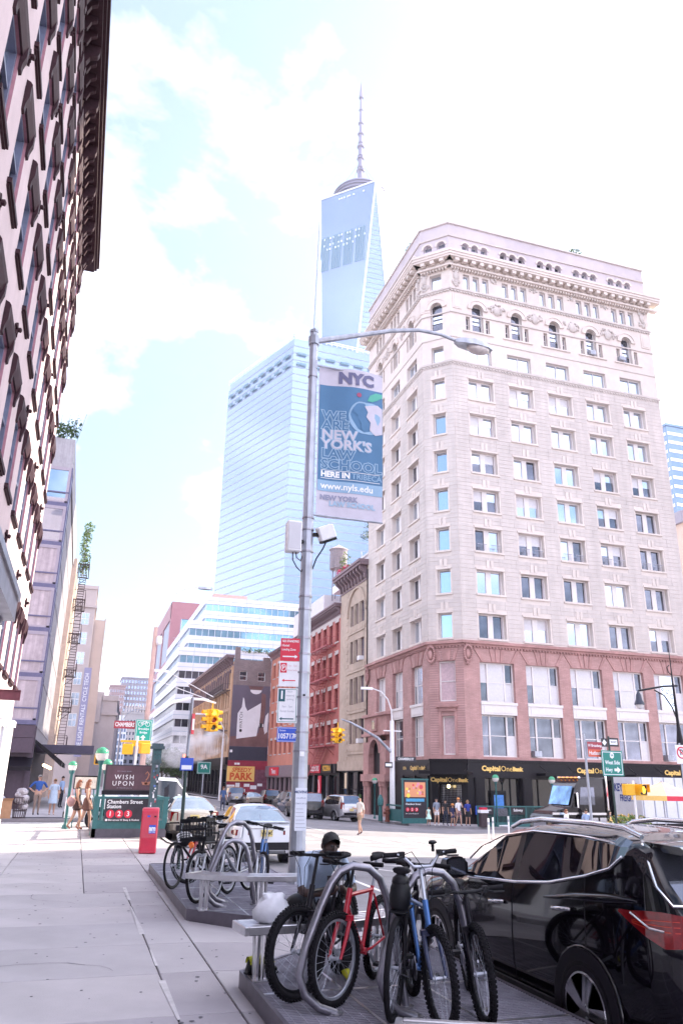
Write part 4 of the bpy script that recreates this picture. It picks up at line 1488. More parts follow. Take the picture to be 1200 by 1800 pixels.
for u,w in((0.5,2.5),(3.4,2.0),(5.9,2.5),(8.9,2.6)):
 std_window(FD,u,-0.7,w,3.0,red,M['black'],M['glass_dark'],rail=False)
s1=thing('red_shop_sign','red shop sign with white letters under the red fire escape','sign',(25.14,86.2,3.0),-PI/2)
MB().box(-1.9,-0.06,-0.5,1.9,0.05,0.4).build('sign_panel',M['red'],s1)
text('LIQUORS',0.75,M['letter_white'],s1,(0,-0.07,-0.05),bold=0.02)
s1=thing('yellow_shop_sign','yellow lettered sign beside the red shop sign','sign',(25.14,81.8,3.0),-PI/2)
MB().box(-1.7,-0.06,-0.5,1.7,0.05,0.4).build('sign_panel',M['black'],s1)
text('PIZZERIA',0.7,M['signal_yellow'],s1,(0,-0.07,-0.05),bold=0.02)
s1=thing('hanging_red_banner','narrow red banner with a white zigzag hanging at a shop door','banner',(24.9,83.4,-0.8),0)
MB().box(-0.1,-0.5,0,0.0,0.5,3.0).build('banner_cloth',M['red'],s1)
zz=MB()
for a,b in(((0.3,2.6),(-0.1,1.7)),((-0.1,1.7),(0.15,1.4)),((0.15,1.4),(-0.25,0.4))):
 zz.bar((-0.11,a[0],a[1]),(-0.11,b[0],b[1]),0.02,0.16)
zz.build('zigzag',M['letter_white'],s1)
# salmon house further on
sal=thing('salmon_row_house','plain salmon stucco house beyond the red house, shops at street level','building',(25.5,111.9,0))
FO=Frame(0,0,-90)
rows=[(5.0,1.9),(8.6,2.0),(12.1,2.0),(15.5,1.9)]
ops=[(u,u+1.15,z,z+h)for z,h in rows for u in[1.5+2.6*i for i in range(8)]]
w_=MB()
wall(w_,FO,20.8,3.2,18.6,ops,0.28)
shell(w_,FO,20.8,14,GZ,18.6)
w_.build('stucco_wall',M['orange'],sal)
lt_=MB()
for u,u1,z,z1 in ops:
 fbox(lt_,FO,u-0.08,0.003,z1,u1+0.08,0.06,z1+0.3)
 fbox(lt_,FO,u-0.08,0.003,z-0.12,u1+0.08,0.08,z)
 std_window(FO,u,z,1.15,z1-z,sal,M['redpaint'],M['mirror_dark'])
lt_.build('window_trim',M['pale_trim'],sal)
cornice_row(sal,FO,20.8,18.3,0.6,1.0,22,M['browncornice'],0.16)
fbs=MB()
so=[(0.6+2.5*i,2.6+2.5*i,-0.7,2.0)for i in range(8)]
wall(fbs,FO,20.8,GZ,3.2,so,0.3)
fbox(fbs,FO,0,0.003,2.1,20.8,0.25,3.5)
fbs.build('shopfront',M['browncornice'],sal)
for o in so:
 std_window(FO,o[0],-0.7,2.0,2.7,sal,M['black'],M['glass_dark'],rail=False)
s1=thing('pink_red_shop_sign','red sign panel with white script on the salmon house','sign',(25.2,106.4,2.75),-PI/2)
MB().box(-2.6,-0.06,-0.5,2.6,0.05,0.55).build('sign_panel',M['red'],s1)
text('Thoms',0.9,M['letter_white'],s1,(0,-0.07,0),bold=0.02)
s1=thing('white_letter_shop_sign','white lettered brown fascia sign on the salmon house beside the lamp post','sign',(25.2,93.5,2.9),-PI/2)
MB().box(-2.4,-0.06,-0.45,2.4,0.05,0.5).build('sign_panel',M['browncornice'],s1)
text('BENARES',0.85,M['letter_white'],s1,(0,-0.07,0),bold=0.01)
# white rooftop volumes behind the row with water tank and planting
rt=thing('white_penthouse','white penthouse with a small window rising behind the row houses','building',(26.5,72,0))
w_=MB()
w_.box(2.2,3.0,18,14,16,26.2)
w_.box(0.6,19,14,14,34,24.0)
w_.box(3.2,16.0,18,14,19.0,27.6)
w_.box(2.0,3.0,26.2,14.1,16,26.4)
w_.box(4.0,-1.2,18,14,3.0,27.6)
w_.build('white_wall',mat('white_render',(0.66,0.64,0.68),rough=0.8,var=0.05,stain=0.06),rt)
MB().quad((2.19,11.0,22.4),(2.19,13.6,22.4),(2.19,13.6,24.4),(2.19,11.0,24.4)).build('window',M['glass_blue'],rt)
pp=MB()
for y in(14.5,9.2):
 pp.tube([(2.1,y,21),(2.1,y,27.2)],0.07,6)
pp.build('vent_pipe',M['steel'],rt)
wt_=thing('water_tank','round wooden rooftop water tank with a conical lid','water tank',(28.6,90,27.2))
M['tankwood']=mat('weathered_tank_wood',(0.36,0.31,0.34),rough=0.9,var=0.15,scale=4,streak=0.3)
for k in range(26):
 a0,a1=2*PI*k/26,2*PI*(k+0.94)/26
 mb=MB()
 q=[(1.1*math.cos(a),1.1*math.sin(a))for a in(a0,a1)]+[(1.02*math.cos(a),1.02*math.sin(a))for a in(a1,a0)]
 mb.prism(q,0,2.55)
 mb.build('stave',M['tankwood'],wt_)
MB().lathe([(1.0,0.02),(1.0,2.5)],26).build('tank_lining',M['browncornice'],wt_)
MB().lathe([(1.22,2.55),(1.2,2.62),(0.05,3.25),(0.02,3.4)],26).build('lid',mat('tank_lid',(0.5,0.42,0.42),rough=0.8,var=0.1),wt_,smooth=40)
hp=MB()
for z in(0.25,0.6,1.0,1.45,1.95,2.4):
 hp.tube([(1.12*math.cos(2*PI*k/26),1.12*math.sin(2*PI*k/26),z)for k in range(26)],0.018,5,closed=True)
hp.build('hoop',M['steel_dark'],wt_)
lg=MB()
for k in range(4):
 a=PI/4+k*PI/2
 lg.bar((0.8*math.cos(a),0.8*math.sin(a),-4),(0.8*math.cos(a),0.8*math.sin(a),0),0.14)
lg.build('leg',M['steel_dark'],wt_)
M['flower']=mat('pink_blossom',(0.55,0.05,0.14),rough=0.6,var=0.3)
pl=thing('flower_tub','roof planting with pink blossom in front of the water tank','plants',(27.3,83.6,24.5))
lm=MB()
leaves(lm,(0.2,0,1.6),(0.7,1.0,1.6),260,0.14)
leaves(lm,(0,1.3,-0.2),(0.4,2.4,0.5),260,0.13)
lm.build('foliage',M['leaf_light'],pl)
lm=MB()
leaves(lm,(0,-0.8,0.9),(0.5,0.7,0.5),110,0.13)
leaves(lm,(0,1.4,0.9),(0.5,0.8,0.5),110,0.13)
lm.build('blossom',M['flower'],pl)
MB().box(-0.4,-1.5,-1.4,0.6,3.2,-0.5).build('planter',M['white'],pl)
pl=thing('rooftop_tree','small airy tree on the roof beside the bank wall','tree',(28.2,76.0,26.3))
lm=MB()
for k in range(7):
 leaves(lm,(random.uniform(-.8,.8),random.uniform(-1.6,1.6),1.6+random.uniform(-.6,1.4)),(0.6,0.7,0.5),60,0.12)
lm.build('crown',M['leaf'],pl)
tk=MB()
tk.tube([(0,0,0),(0.05,0.1,0.8),(0,0.2,1.6)],[0.09,0.07,0.04],6)
for k in range(6):
 tk.tube([(0,0.15,0.9+0.1*k),(random.uniform(-.6,.6),random.uniform(-1.2,1.2),2.0+0.2*k)],[0.04,0.01],5)
tk.build('trunk',M['steel_dark'],pl)
# ---------------------------------------------------------------- corner house with the painted mural wall
M['ochre']=mat('ochre_brick_front',(0.50,0.31,0.20),rough=0.9,var=0.1,scale=1.2,stain=0.12)
M['sidebrick']=brickmat('grey_brown_side_brick',(0.20,0.145,0.15),(0.25,0.19,0.19),(0.30,0.25,0.26),0.3,0.1)
mur=thing('mural_house','ochre brick corner house with dark bracketed cornice and painted mural side wall','building',(19.9,112,0))
FM=Frame(0,0,0)
FN=Frame(0,42,-90)
w_=MB()
mops=[(0.9,2.0,15.3,16.6),(3.6,4.7,15.3,16.6)]
wall(w_,FM,5.6,GZ,18.3,mops,0.25,1)
w_.quad((5.6,0,GZ),(5.6,42,GZ),(5.6,42,18.3),(5.6,0,18.3),1)
w_.quad((0,0,17.9),(5.6,0,17.9),(5.6,42,17.9),(0,42,17.9),1)
nops=[]
for z,h in((5.4,2.2),(8.5,2.3),(11.5,2.3),(14.6,2.2)):
 for u in[1.0+2.1*i for i in range(19)]:
  nops.append((u,u+0.95,z,z+h))
wall(w_,FN,42,4.4,18.0,nops,0.3,0)
for u in(0.1,8.2,14.5,20.8,27.1,33.4,41.3):
 fbox(w_,FN,u,0.003,4.4,u+0.6,0.18,17.3,0)
for z in(7.9,11.0,14.1,17.0):
 fbox(w_,FN,0,0.003,z,42,0.12,z+0.16,0)
w_.build('brick_wall',[M['ochre'],M['sidebrick']],mur)
for u,u1,z,z1 in nops:
 std_window(FN,u,z,0.95,z1-z,mur,M['dark_frame'],M['mirror_dark'])
for u,u1,z,z1 in mops:
 std_window(FM,u,z,1.1,1.3,mur,M['sash'],M['mirror_dark'],0.15)
ha=MB()
for u in[1.0+2.1*i for i in range(19)]:
 arch_ring(ha,FN,u+0.475,16.5,0.5,0.72,0.003,0.2)
 fbox(ha,FN,u-0.55,0.003,14.4,u-0.25,0.26,16.5)
ha.build('arch_hoods',M['browncornice'],mur)
cornice_row(mur,FN,42,17.4,1.15,1.5,24,M['browncornice'],0.34)
ch=MB()
ch.box(0.2,0.1,18.3,0.9,0.9,20.1)
ch.box(4.4,0.1,18.3,5.5,0.8,18.8)
ch.build('chimney',M['sidebrick'],mur)
for z in(8.3,14.0):
 place(escape_level(24,40,z,1.1).mesh('fire_escape_platform',M['iron']),'fire_escape_platform',FN,0,0.003,0,mur)
fbs=MB()
so=[(0.8+3.4*i,3.6+3.4*i,-0.6,3.0)for i in range(12)]
wall(fbs,FN,42,GZ,4.4,so,0.3)
fbox(fbs,FN,0,0.003,3.6,42,0.4,4.6)
fbs.build('shopfront',M['black'],mur)
for o in so:
 std_window(FN,o[0],-0.6,2.8,3.6,mur,M['black'],M['glass_dark'],rail=True)
 # the painted advertisement (flat on the wall)
def flat(mb_pts,d,m,par,nm):
 """flat print on the side wall, d in mm proud"""
 mb=MB()
 mb.poly([(x,-d,z)for x,z in mb_pts])
 return mb.build(nm,m,par)
M['mural_bg']=mat('mural_violet_grey',(0.115,0.095,0.135),rough=0.7,var=0.18,scale=0.25)
M['mural_skin']=mat('mural_brown_skin',(0.17,0.085,0.085),rough=0.7,var=0.3,scale=0.5)
M['mural_white']=mat('mural_white_shirt',(0.72,0.71,0.75),rough=0.7,var=0.06,scale=0.7)
M['mural_dark']=mat('mural_dark_blue',(0.035,0.035,0.06),rough=0.7,var=0.1)
mu=thing('mural','big painted wall advert of a bare arm with a wristwatch and white shirt','mural',(19.9,111.99,0))
MB().box(0.05,-0.03,4.3,5.55,0.0,14.6).build('painted_ground',M['mural_bg'],mu)
flat([(0.05,7.4),(1.0,7.5),(5.5,8.2),(5.5,6.1),(0.05,6.1)],0.033,M['mural_skin'],mu,'painted_trousers')
flat([(0.95,7.1),(0.95,10.6),(1.5,11.5),(1.62,12.9),(1.78,12.7),(2.0,11.6),(2.35,11.0),(4.3,12.2),(4.25,9.6),(4.0,8.6),(3.85,7.55)],0.036,M['mural_white'],mu,'painted_shirt')
flat([(5.05,10.4),(5.45,10.9),(5.4,8.2),(4.75,7.6),(4.9,9.2)],0.036,M['mural_white'],mu,'painted_shirt')
flat([(4.3,13.6),(4.95,13.4),(5.0,11.6),(4.75,9.5),(4.75,8.9),(5.0,8.0),(4.9,7.0),(4.6,6.3),(4.15,6.6),(4.1,7.6),(4.2,8.6),(4.2,9.6),(4.35,11.5)],0.039,M['mural_skin'],mu,'painted_arm')
flat([(4.15,8.85),(4.8,8.85),(4.8,9.25),(4.15,9.25)],0.042,M['mural_white'],mu,'painted_strap')
flat([(4.22,8.72),(4.62,8.72),(4.62,9.35),(4.22,9.35)],0.045,M['letter_black'],mu,'painted_watch')
flat([(2.6,14.0)]+[(3.45+0.85*math.cos(t),14.0-0.6*math.sin(t))for t in[PI-PI*k/12 for k in range(1,13)]],0.036,M['mural_white'],mu,'painted_smile')
flat([(2.3,14.55),(2.6,14.0),(4.3,14.0),(4.6,14.55)],0.0345,M['mural_skin'],mu,'painted_face')
tm=text_mesh('WATCH',0.62,M['letter_black'],bold=0.0)
link('lettering',tm,mu,(1.5,-0.04,9.7),(0,-PI/2,0))
ap=MB()
ap.poly([(1.5+0.2*math.cos(2*PI*k/16),-0.04,8.25+0.22*math.sin(2*PI*k/16))for k in range(16)])
ap.build('logo',M['letter_black'],mu)
MB().box(0.05,-0.06,4.2,5.55,-0.03,6.05).build('dark_billboard',M['mural_dark'],mu)
for i in range(5):
 MB().box(0.3+i*1.02,-0.075,4.75,1.2+i*1.02,-0.06,5.8).build('billboard_panel',M['mural_dark'],mu)
MB().box(0.15,-0.085,5.25,0.5,-0.075,5.6).build('notice',M['white'],mu)
rw=thing('red_parking_wall','red painted wall base under the mural with pasted white notices','wall',(19.9,111.99,0))
M['red_wall']=mat('crimson_wall_paint',(0.30,0.025,0.055),rough=0.7,var=0.2,scale=1.0,stain=0.15)
MB().box(-0.02,-0.15,GZ,5.62,-0.005,4.18).build('painted_wall',M['red_wall'],rw)
MB().box(3.9,-0.16,GZ+1,5.55,-0.152,3.0).build('painted_panel',mat('maroon_panel',(0.16,0.05,0.08),rough=0.7,var=0.3,scale=2),rw)
for x,z,w,h in((-0.0,0.4,1.1,0.55),(1.2,0.5,0.6,0.7),(2.4,0.7,0.8,0.4),(3.3,0.4,0.9,0.5),(2.1,-0.1,0.5,0.5),(4.3,0.8,0.7,0.35)):
 MB().box(x,-0.165,z,x+w,-0.16,z+h).build('pasted_notice',M['white'],rw)
sp_=thing('parking_sign','yellow parking garage sign with red slanted capitals on the red wall','sign',(21.75,111.83,2.4))
M['sign_yellow']=mat('sign_yellow',(0.80,0.52,0.16),rough=0.6,var=0.06)
M['sign_orange']=mat('sign_orange_red',(0.62,0.09,0.02),rough=0.6,var=0)
MB().box(-1.95,-0.1,-1.0,1.95,0,1.0).build('sign_panel',M['sign_yellow'],sp_)
def slant(o,k=0.2):
 for v in o.data.vertices:
  v.co.x+=k*v.co.z
slant(text('SPEEDY',0.78,M['sign_orange'],sp_,(0.1,-0.11,0.5),bold=0.02,sx=1.05))
text('PARK',1.3,M['sign_orange'],sp_,(0,-0.11,-0.38),bold=0.05,sx=1.0)
fl_=MB()
for x in(1.0,1.4):
 fl_.bar((x+19.9,111.9,3.7),(x+19.9-0.1,111.3,3.75),0.05)
 fl_.box(x+19.7,111.1,3.6,x+20.0,111.35,3.85)
tag(fl_.build('wall_spotlights',M['white']),'pair of white spotlights over the yellow parking sign','lights')
# ---------------------------------------------------------------- towers and far blocks
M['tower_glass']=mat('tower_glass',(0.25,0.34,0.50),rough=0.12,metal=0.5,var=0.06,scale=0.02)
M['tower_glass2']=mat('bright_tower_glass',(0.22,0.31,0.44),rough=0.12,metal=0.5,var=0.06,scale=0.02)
M['tower_line']=mat('tower_spandrel',(0.24,0.29,0.42),rough=0.4,metal=0.3,var=0)
M['tower_edge']=mat('tower_edge_metal',(0.7,0.74,0.8),rough=0.3,metal=0.4,var=0)
M['tower_dark']=mat('tower_louvre',(0.14,0.26,0.34),rough=0.5,var=0)
# tall tapering tower: base square turned 45 degrees against the top square
tw=thing('tapered_glass_tower','very tall tapering glass skyscraper with a mast, pale in the haze','skyscraper',(155,450,0))
top=[(-31.2,1.7),(1.4,-30.7),(31,-1),(-1,31)]
base=[(-30.5,-30.5),(30.5,-30.5),(30.5,30.5),(-30.5,30.5)]
zb_,zt_=57.0,417.0
T3=[Vector((x,y,zt_))for x,y in top]
B3=[Vector((x,y,zb_))for x,y in base]
tris=[]
for i in range(4):
 tris.append(('dn',T3[i],T3[(i+1)%4],B3[i]))
 tris.append(('up',B3[i],B3[(i+1)%4],T3[(i+1)%4]))
for k,(d,a,b,c)in enumerate(tris):
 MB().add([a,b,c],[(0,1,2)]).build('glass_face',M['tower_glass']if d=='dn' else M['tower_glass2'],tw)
def on_face(a,b,c,z0,out,step,thick):
 """thin floor lines laid on a triangular face"""
 pass
fl=MB()
for d,a,b,c in tris:
 n=(b-a).cross(c-a).normalized()
 if n.y>0.3:
  continue
 if n.dot((a+b+c)/3-Vector((0,0,237)))<0:
  n=-n
 z=zb_+4
 while z<zt_-1:
  zs2=[]
  for p,q in((a,b),(b,c),(c,a)):
   if(p.z-z)*(q.z-z)<0:
    zs2.append(p+(q-p)*((z-p.z)/(q.z-p.z)))
  if len(zs2)==2:
   p,q=zs2
   fl.add([p+n*0.1,q+n*0.1,q+n*0.1+Vector((0,0,0.55)),p+n*0.1+Vector((0,0,0.55))],[(0,1,2,3)])
  z+=4.1
tag(fl.build('floor_lines',M['tower_line'],tw),kind='stuff')
ed=MB()
for i in range(4):
 for p,q in((T3[i],T3[(i+1)%4]),(T3[i],B3[i]),(T3[(i+1)%4],B3[i])):
  ed.bar(p,q,1.1)
ed.build('edge_strip',M['tower_edge'],tw)
MB().prism(base,-5,zb_).build('plinth',M['tower_glass2'],tw)
a,b,c=T3[0],T3[1],B3[0]
n=(b-a).cross(c-a).normalized()
if n.y>0:
 n=-n
ex=(b-a).normalized()
ez=(Vector((0,0,1))-n*n.z).normalized()
for g_ in range(4):
 for s_ in range(5):
  p=a+ex*(4.0+g_*9.5+s_*1.55)-ez*(70+0.0*g_)+n*0.3
  q=p+ez*31
  MB().bar(p,q,0.75,0.4).build('louvre',M['tower_dark'],tw)
for u in(16,18,20,23,24.5,28,36):
 p=a+ex*u-ez*6+n*0.3
 MB().bar(p,p+ex*1.2,0.5,1.2).build('pale_panel',M['tower_edge'],tw)  # small pale metal panels laid on the glass face
for dz,wd in((41,26),(47,30),(51,22)):
 for u in range(int(wd/2)):
  if(u*7+dz)%3:
   p=a+ex*(6+u*2.3)-ez*dz+n*0.3
   MB().bar(p,p+ex*1.1,0.4,1.6).build('pale_panel',M['tower_edge'],tw)
M['mast']=mat('mast_steel',(0.22,0.21,0.30),rough=0.5,metal=0.3,var=0)
rg=MB()
rg.lathe([(19.5,417),(20,421),(20.5,427),(19.0,429),(17,429),(17,419)],40)
for z in(420.5,423.5,426):
 rg.tube([(20.7*math.cos(2*PI*k/40),20.7*math.sin(2*PI*k/40),z)for k in range(40)],0.5,5,closed=True)
rg.build('antenna_ring',M['mast'],tw,smooth=30)
mp=MB()
mp.tube([(0,0,417),(0,0,455),(0,0,500),(0,0,528)],[2.4,2.0,1.4,0.9],10)
mp.tube([(0,0,528),(0,0,531),(0,0,546)],[1.9,1.6,0.15],10)
for z,r in((437,4.0),(440,3.0),(452,3.2),(455,2.6),(464,3.0),(467,2.4),(476,3.0),(480,2.2),(489,2.7),(500,2.3),(514,1.9)):
 mp.lathe([(r*0.6,0),(r,0.7),(r,1.5),(r*0.6,2.0)],12,o=(0,0,z))
for k in range(10):
 a_=2*PI*k/10
 mp.bar((4.2*math.cos(a_),4.2*math.sin(a_),434),(2.5*math.cos(a_),2.5*math.sin(a_),444),0.5)
mp.build('mast',M['mast'],tw)
for k in range(6):
 a_=2*PI*k/6
 MB().bar((0,0,462),(18*math.cos(a_),18*math.sin(a_),428),0.25).build('mast_stay',M['mast'],tw)
M['whitepanel0']=mat('pale_sill_metal',(0.5,0.56,0.66),rough=0.4,metal=0.3,var=0)
# parallelogram glass block
gb=thing('flat_glass_tower','broad blue glass office tower with white floor lines behind the lamp post','skyscraper',(82.8,346,0))
pl4=[(-23.5,63.8),(0,0),(52,3.0),(30,68)]
def inset(p,d):
 c=Vector((sum(x for x,_ in p)/len(p),sum(y for _,y in p)/len(p)))
 return[((x-c.x)*d+c.x,(y-c.y)*d+c.y)for x,y in p]
gs=MB().prism(pl4,0,4.0).mesh('glass_storey',M['tower_glass2'])
sl=MB().prism(inset(pl4,1.006),0,0.28).mesh('spandrel',M['tower_line'])
sl2=MB().prism(inset(pl4,1.004),0,0.14).mesh('spandrel',M['whitepanel0'])
nst=52
for i in range(nst):
 z=2+i*4.2
 st_=link('glass_storey',gs,gb,(0,0,z))
 link('spandrel',sl,st_,(0,0,4.0))
 link('sill_line',sl2,st_,(0,0,3.8))
MB().prism(inset(pl4,0.985),0,4.6).build('crown_screen',M['tower_glass2'],gb,(0,0,2+nst*4.2))
dk=MB()
for(p,q)in((pl4[0],pl4[1]),(pl4[1],pl4[2])):
 P_,Q_=Vector((*p,0)),Vector((*q,0))
 t=(Q_-P_).normalized()
 nn=Vector((t.y,-t.x,0))
 Ln=(Q_-P_).length
 for z0 in(209.5,215.5):
  u=2.0
  while u<Ln-4:
   w=5.2
   for s_ in range(5):
    A=P_+t*(u+s_*1.05)+nn*0.9+Vector((0,0,z0))
    dk.bar(A,A+t*0.75,0.3,1.6)
   u+=8.2
tag(dk.build('plant_louvres',M['tower_dark'],gb),kind='stuff')
rr=MB()
for(p,q)in((pl4[0],pl4[1]),(pl4[1],pl4[2])):
 P_,Q_=Vector((*p,0)),Vector((*q,0))
 zt2=2+nst*4.2+4.6
 for dz in(1.2,2.4):
  rr.bar(P_+Vector((0,0,zt2+dz)),Q_+Vector((0,0,zt2+dz)),0.35)
 n_=int((Q_-P_).length/3)
 for i in range(n_+1):
  A=P_+(Q_-P_)*(i/n_)
  rr.bar(A+Vector((0,0,zt2)),A+Vector((0,0,zt2+2.4)),0.25)
rr.build('roof_rail',M['tower_edge'],gb)
# stepped white office block
M['whitepanel']=mat('white_metal_panel',(0.60,0.61,0.68),rough=0.4,metal=0.2,var=0.05,scale=0.3)
M['panel_joint']=mat('panel_joint_blue',(0.25,0.34,0.48),rough=0.5,var=0)
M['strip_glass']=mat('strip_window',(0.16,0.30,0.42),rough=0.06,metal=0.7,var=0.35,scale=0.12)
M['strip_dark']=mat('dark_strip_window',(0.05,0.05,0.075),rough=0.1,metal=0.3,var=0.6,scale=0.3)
sb=thing('stepped_white_block','stepped white panelled office block with long ribbon windows','building',(17.4,165,0))
tiers=[(0,0,0,40,50,0,9),(2.0,4,0,40,50,9,11),(5.8,8,0,40,50,11,13)]
for x0,y0,_,x1,y1,f0,f1 in tiers:
 for f in range(f0,f1):
  z=-1.5+f*3.28
  pnl=MB()
  pnl.box(x0,y0,z+1.55,x1,y1,z+3.28)
  o=pnl.build('panel_storey',M['whitepanel'],sb)
  jt=MB()
  jt.box(x0-0.03,y0-0.03,z+2.35,x1,y1,z+2.43)
  for i in range(1,12):
   x=x0+i*3.2
   if x<x1:
    jt.box(x,y0-0.02,z+1.56,x+0.06,y0,z+3.27)
  for i in range(1,14):
   y=y0+i*3.5
   jt.box(x0-0.02,y,z+1.56,x0,y+0.06,z+3.27)
  jt.build('panel_joint',M['panel_joint'],o)
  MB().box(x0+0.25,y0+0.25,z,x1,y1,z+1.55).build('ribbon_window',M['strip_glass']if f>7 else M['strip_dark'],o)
  ml=MB()
  for i in range(0,28):
   x=x0+0.3+i*1.4
   if x<x1:
    ml.box(x,y0+0.2,z,x+0.09,y0+0.26,z+1.55)
  for i in range(0,34):
   y=y0+0.4+i*1.45
   ml.box(x0+0.2,y,z,x0+0.26,y+0.12,z+1.55)
  tag(ml.build('mullions',M['whitepanel'],o),kind='stuff')
MB().box(8,11,41,16,20,42.6).build('roof_plant',mat('terracotta_plant',(0.5,0.33,0.30),rough=0.8,var=0.05),sb)
dh=MB()
dh.box(-0.35,-0.3,27.9,0.05,0.1,28.9)
dh.tube([(0.0,0,28),(0,0,30.5)],0.05,5)
dh.bar((-1.5,0,29.7),(0.8,0,30.0),0.06)
dh.build('roof_aerial',M['steel'],sb)
pl=thing('terrace_hedge','row of dark terrace shrubs in a ribbon window of the stepped white block','plants',(36,164.6,27.6))
lm=MB()
for k in range(8):
 leaves(lm,(k*2.3-4,0,0.5),(1.3,0.5,0.6),60,0.26)
lm.build('foliage',M['leaf'],pl)
# red brown block
M['redbrown']=mat('red_brown_granite',(0.36,0.16,0.19),rough=0.6,var=0.05,scale=0.3)
rb_=thing('red_brown_block','red brown granite office block with tall glass strips, left of the stepped white block','building',(22.4,245,0))
MB().box(0.4,0.4,-4,34,65,54.6).build('inner_wall',M['strip_glass'],rb_)
gr_=MB()
zz=[-4,3,12.5,16.0,25.5,29.0,38.5,42,54.9]
for z0,z1 in((-4,-1),(9.5,12.2),(21.5,24),(33.5,36.5),(49.5,54.9)):
 gr_.box(0,0,z0,34.2,65,z1)
for x0,x1 in((0,3.2),(11.2,14.4),(22,25),(31,34.2)):
 gr_.box(x0,0.01,-4,x1,2,54.8)
for y0,y1 in((0.02,2.5),(24,27),(46,50),(62,65)):
 gr_.box(0.01,y0,-4,2,y1,54.8)
gr_.build('granite_frame',M['redbrown'],rb_)
mu_=MB()
for i in range(40):
 y=2.5+i*1.55
 mu_.box(0.3,y,-4,0.42,y+0.3,54)
for i in range(14):
 mu_.box(3.4+i*2.2,0.3,-4,3.6+i*2.2,0.42,54)
tag(mu_.build('mullions',M['whitepanel'],rb_),kind='stuff')
# far end of the avenue
def block(name,label,x0,x1,y,d,h,m,mw,nx,fh,z0=-3,gx=0.55,gz=0.5,rows=None,cat='building'):
 """far block with its storeys of windows (each window built, too small to pick apart)"""
 t=thing(name,label,cat,(x0,y,0))
 w=x1-x0
 MB().box(0,0.3,z0,w,d,h).build('wall',m,t)
 wn_=MB()
 n=int((h-z0)/fh)
 for j in range(n):
  z=z0+j*fh+fh*(1-gz)/2
  for i in range(nx):
   x=w*(i+(1-gx)/2)/nx
   wn_.box(x,0.18,z,x+w/nx*gx,0.301,z+fh*gz)
  for i in range(max(2,int(d/3))):
   y_=d*(i+0.25)/max(2,int(d/3))
   wn_.box(-0.06,y_+0.3,z,0.01,y_+1.6,z+fh*gz)
 tag(wn_.build('window_grid',mw,t),kind='stuff')
 cp_=MB()
 cp_.box(-0.4,-0.1,h,w+0.4,d+0.3,h+0.9)
 cp_.build('parapet',m,t)
 return t
M['farpink']=mat('pinkish_far_brick',(0.42,0.30,0.31),rough=0.9,var=0.05,scale=0.1)
M['fargrey']=mat('grey_far_stone',(0.33,0.32,0.38),rough=0.9,var=0.05,scale=0.1)
M['farcream']=mat('cream_far_stone',(0.50,0.45,0.45),rough=0.9,var=0.05,scale=0.1)
block('far_tower','pinkish far tower closing the avenue, left of a greyer taller one',13.2,22.3,500,22,54.3,M['farpink'],M['mirror_dark'],7,3.3,gx=0.45)
block('far_tower','grey taller far tower closing the avenue beside the pinkish one',20.5,40,522,26,62,M['fargrey'],M['tower_glass'],10,3.6,gx=0.5)
block('far_tower','cream stepped far tower with a pinnacled crown behind the street sign',21.5,36,470,20,36,M['farcream'],M['mirror_dark'],8,3.3,gx=0.4)
cr=thing('pinnacle_crown','ring of small stone pinnacles on the cream far tower','roof crown',(28.7,474,36.9))
pc=MB()
for k in range(9):
 x=-6.5+k*1.6
 pc.box(x,-1,0,x+1.0,6,2.2+1.2*(1-abs(k-4)/4))
 pc.lathe([(0.5,0),(0.05,2.0)],6,o=(x+0.5,-0.5,2.2+1.2*(1-abs(k-4)/4)))
tag(pc.build('pinnacles',M['farcream'],cr),kind='stuff')
rg_=thing('round_corner_block','white far block with a rounded corner and window grid down the avenue','building',(14.0,392,0))
prof=[(3.9*math.cos(t),6+6*math.sin(t))for t in[PI+PI*k/16 for k in range(9)]]+[(6,0),(6,30),(-3.9,30)]
for f in range(10):
 z=-4+f*3.1
 o=MB().prism(prof,z,z+1.0).build('white_storey',M['white'],rg_)
 MB().prism(inset(prof,0.97),z+1.0,z+3.1).build('ribbon_window',M['tower_glass'],o)
 pm=MB()
 for k in range(9):
  t=PI+PI*k/16
  x,y=3.9*math.cos(t),6+6*math.sin(t)
  pm.box(x-0.25,y-0.25,z+1.0,x+0.25,y+0.25,z+3.1)
 for x in(1.5,3.0,4.5,5.8):
  pm.box(x-0.2,-0.15,z+1.0,x+0.2,0.2,z+3.1)
 pm.build('mullion',M['white'],o)
MB().prism(inset(prof,0.8),27,29.5).build('penthouse',M['white'],rg_)
block('far_block','grey far office block low behind the avenue steam',17.5,60,420,20,17,M['fargrey'],M['mirror_dark'],14,3.4)
# right edge: glass tower, cream building
block('striped_glass_tower','pale blue striped glass tower peeping beyond the bank right corner',186,240,200,30,124,M['tower_glass2'],M['white'],18,3.4,gx=0.96,gz=0.35)
cb=thing('cream_corner_block','cream stone building with a big window at the far right edge','building',(82.4,88,0))
MB().box(0,0,-3,34,24,39.4).build('stone_wall',mat('cream_stone',(0.60,0.49,0.42),rough=0.9,var=0.05),cb)
MB().box(-0.5,-0.5,39.4,34,24,41.2).build('cornice',M['fargrey'],cb)
for x in(0.7,4.2,7.7,11.2):
 for z in(6,12,18,24,30,36.0):
  o=MB().box(x,-0.08,z,x+2.4,0.0,z+2.9).build('window',M['sash'],cb)
  MB().quad((x+0.2,-0.09,z+0.2),(x+2.2,-0.09,z+0.2),(x+2.2,-0.09,z+2.7),(x+0.2,-0.09,z+2.7)).build('pane',M['tower_glass'],o)
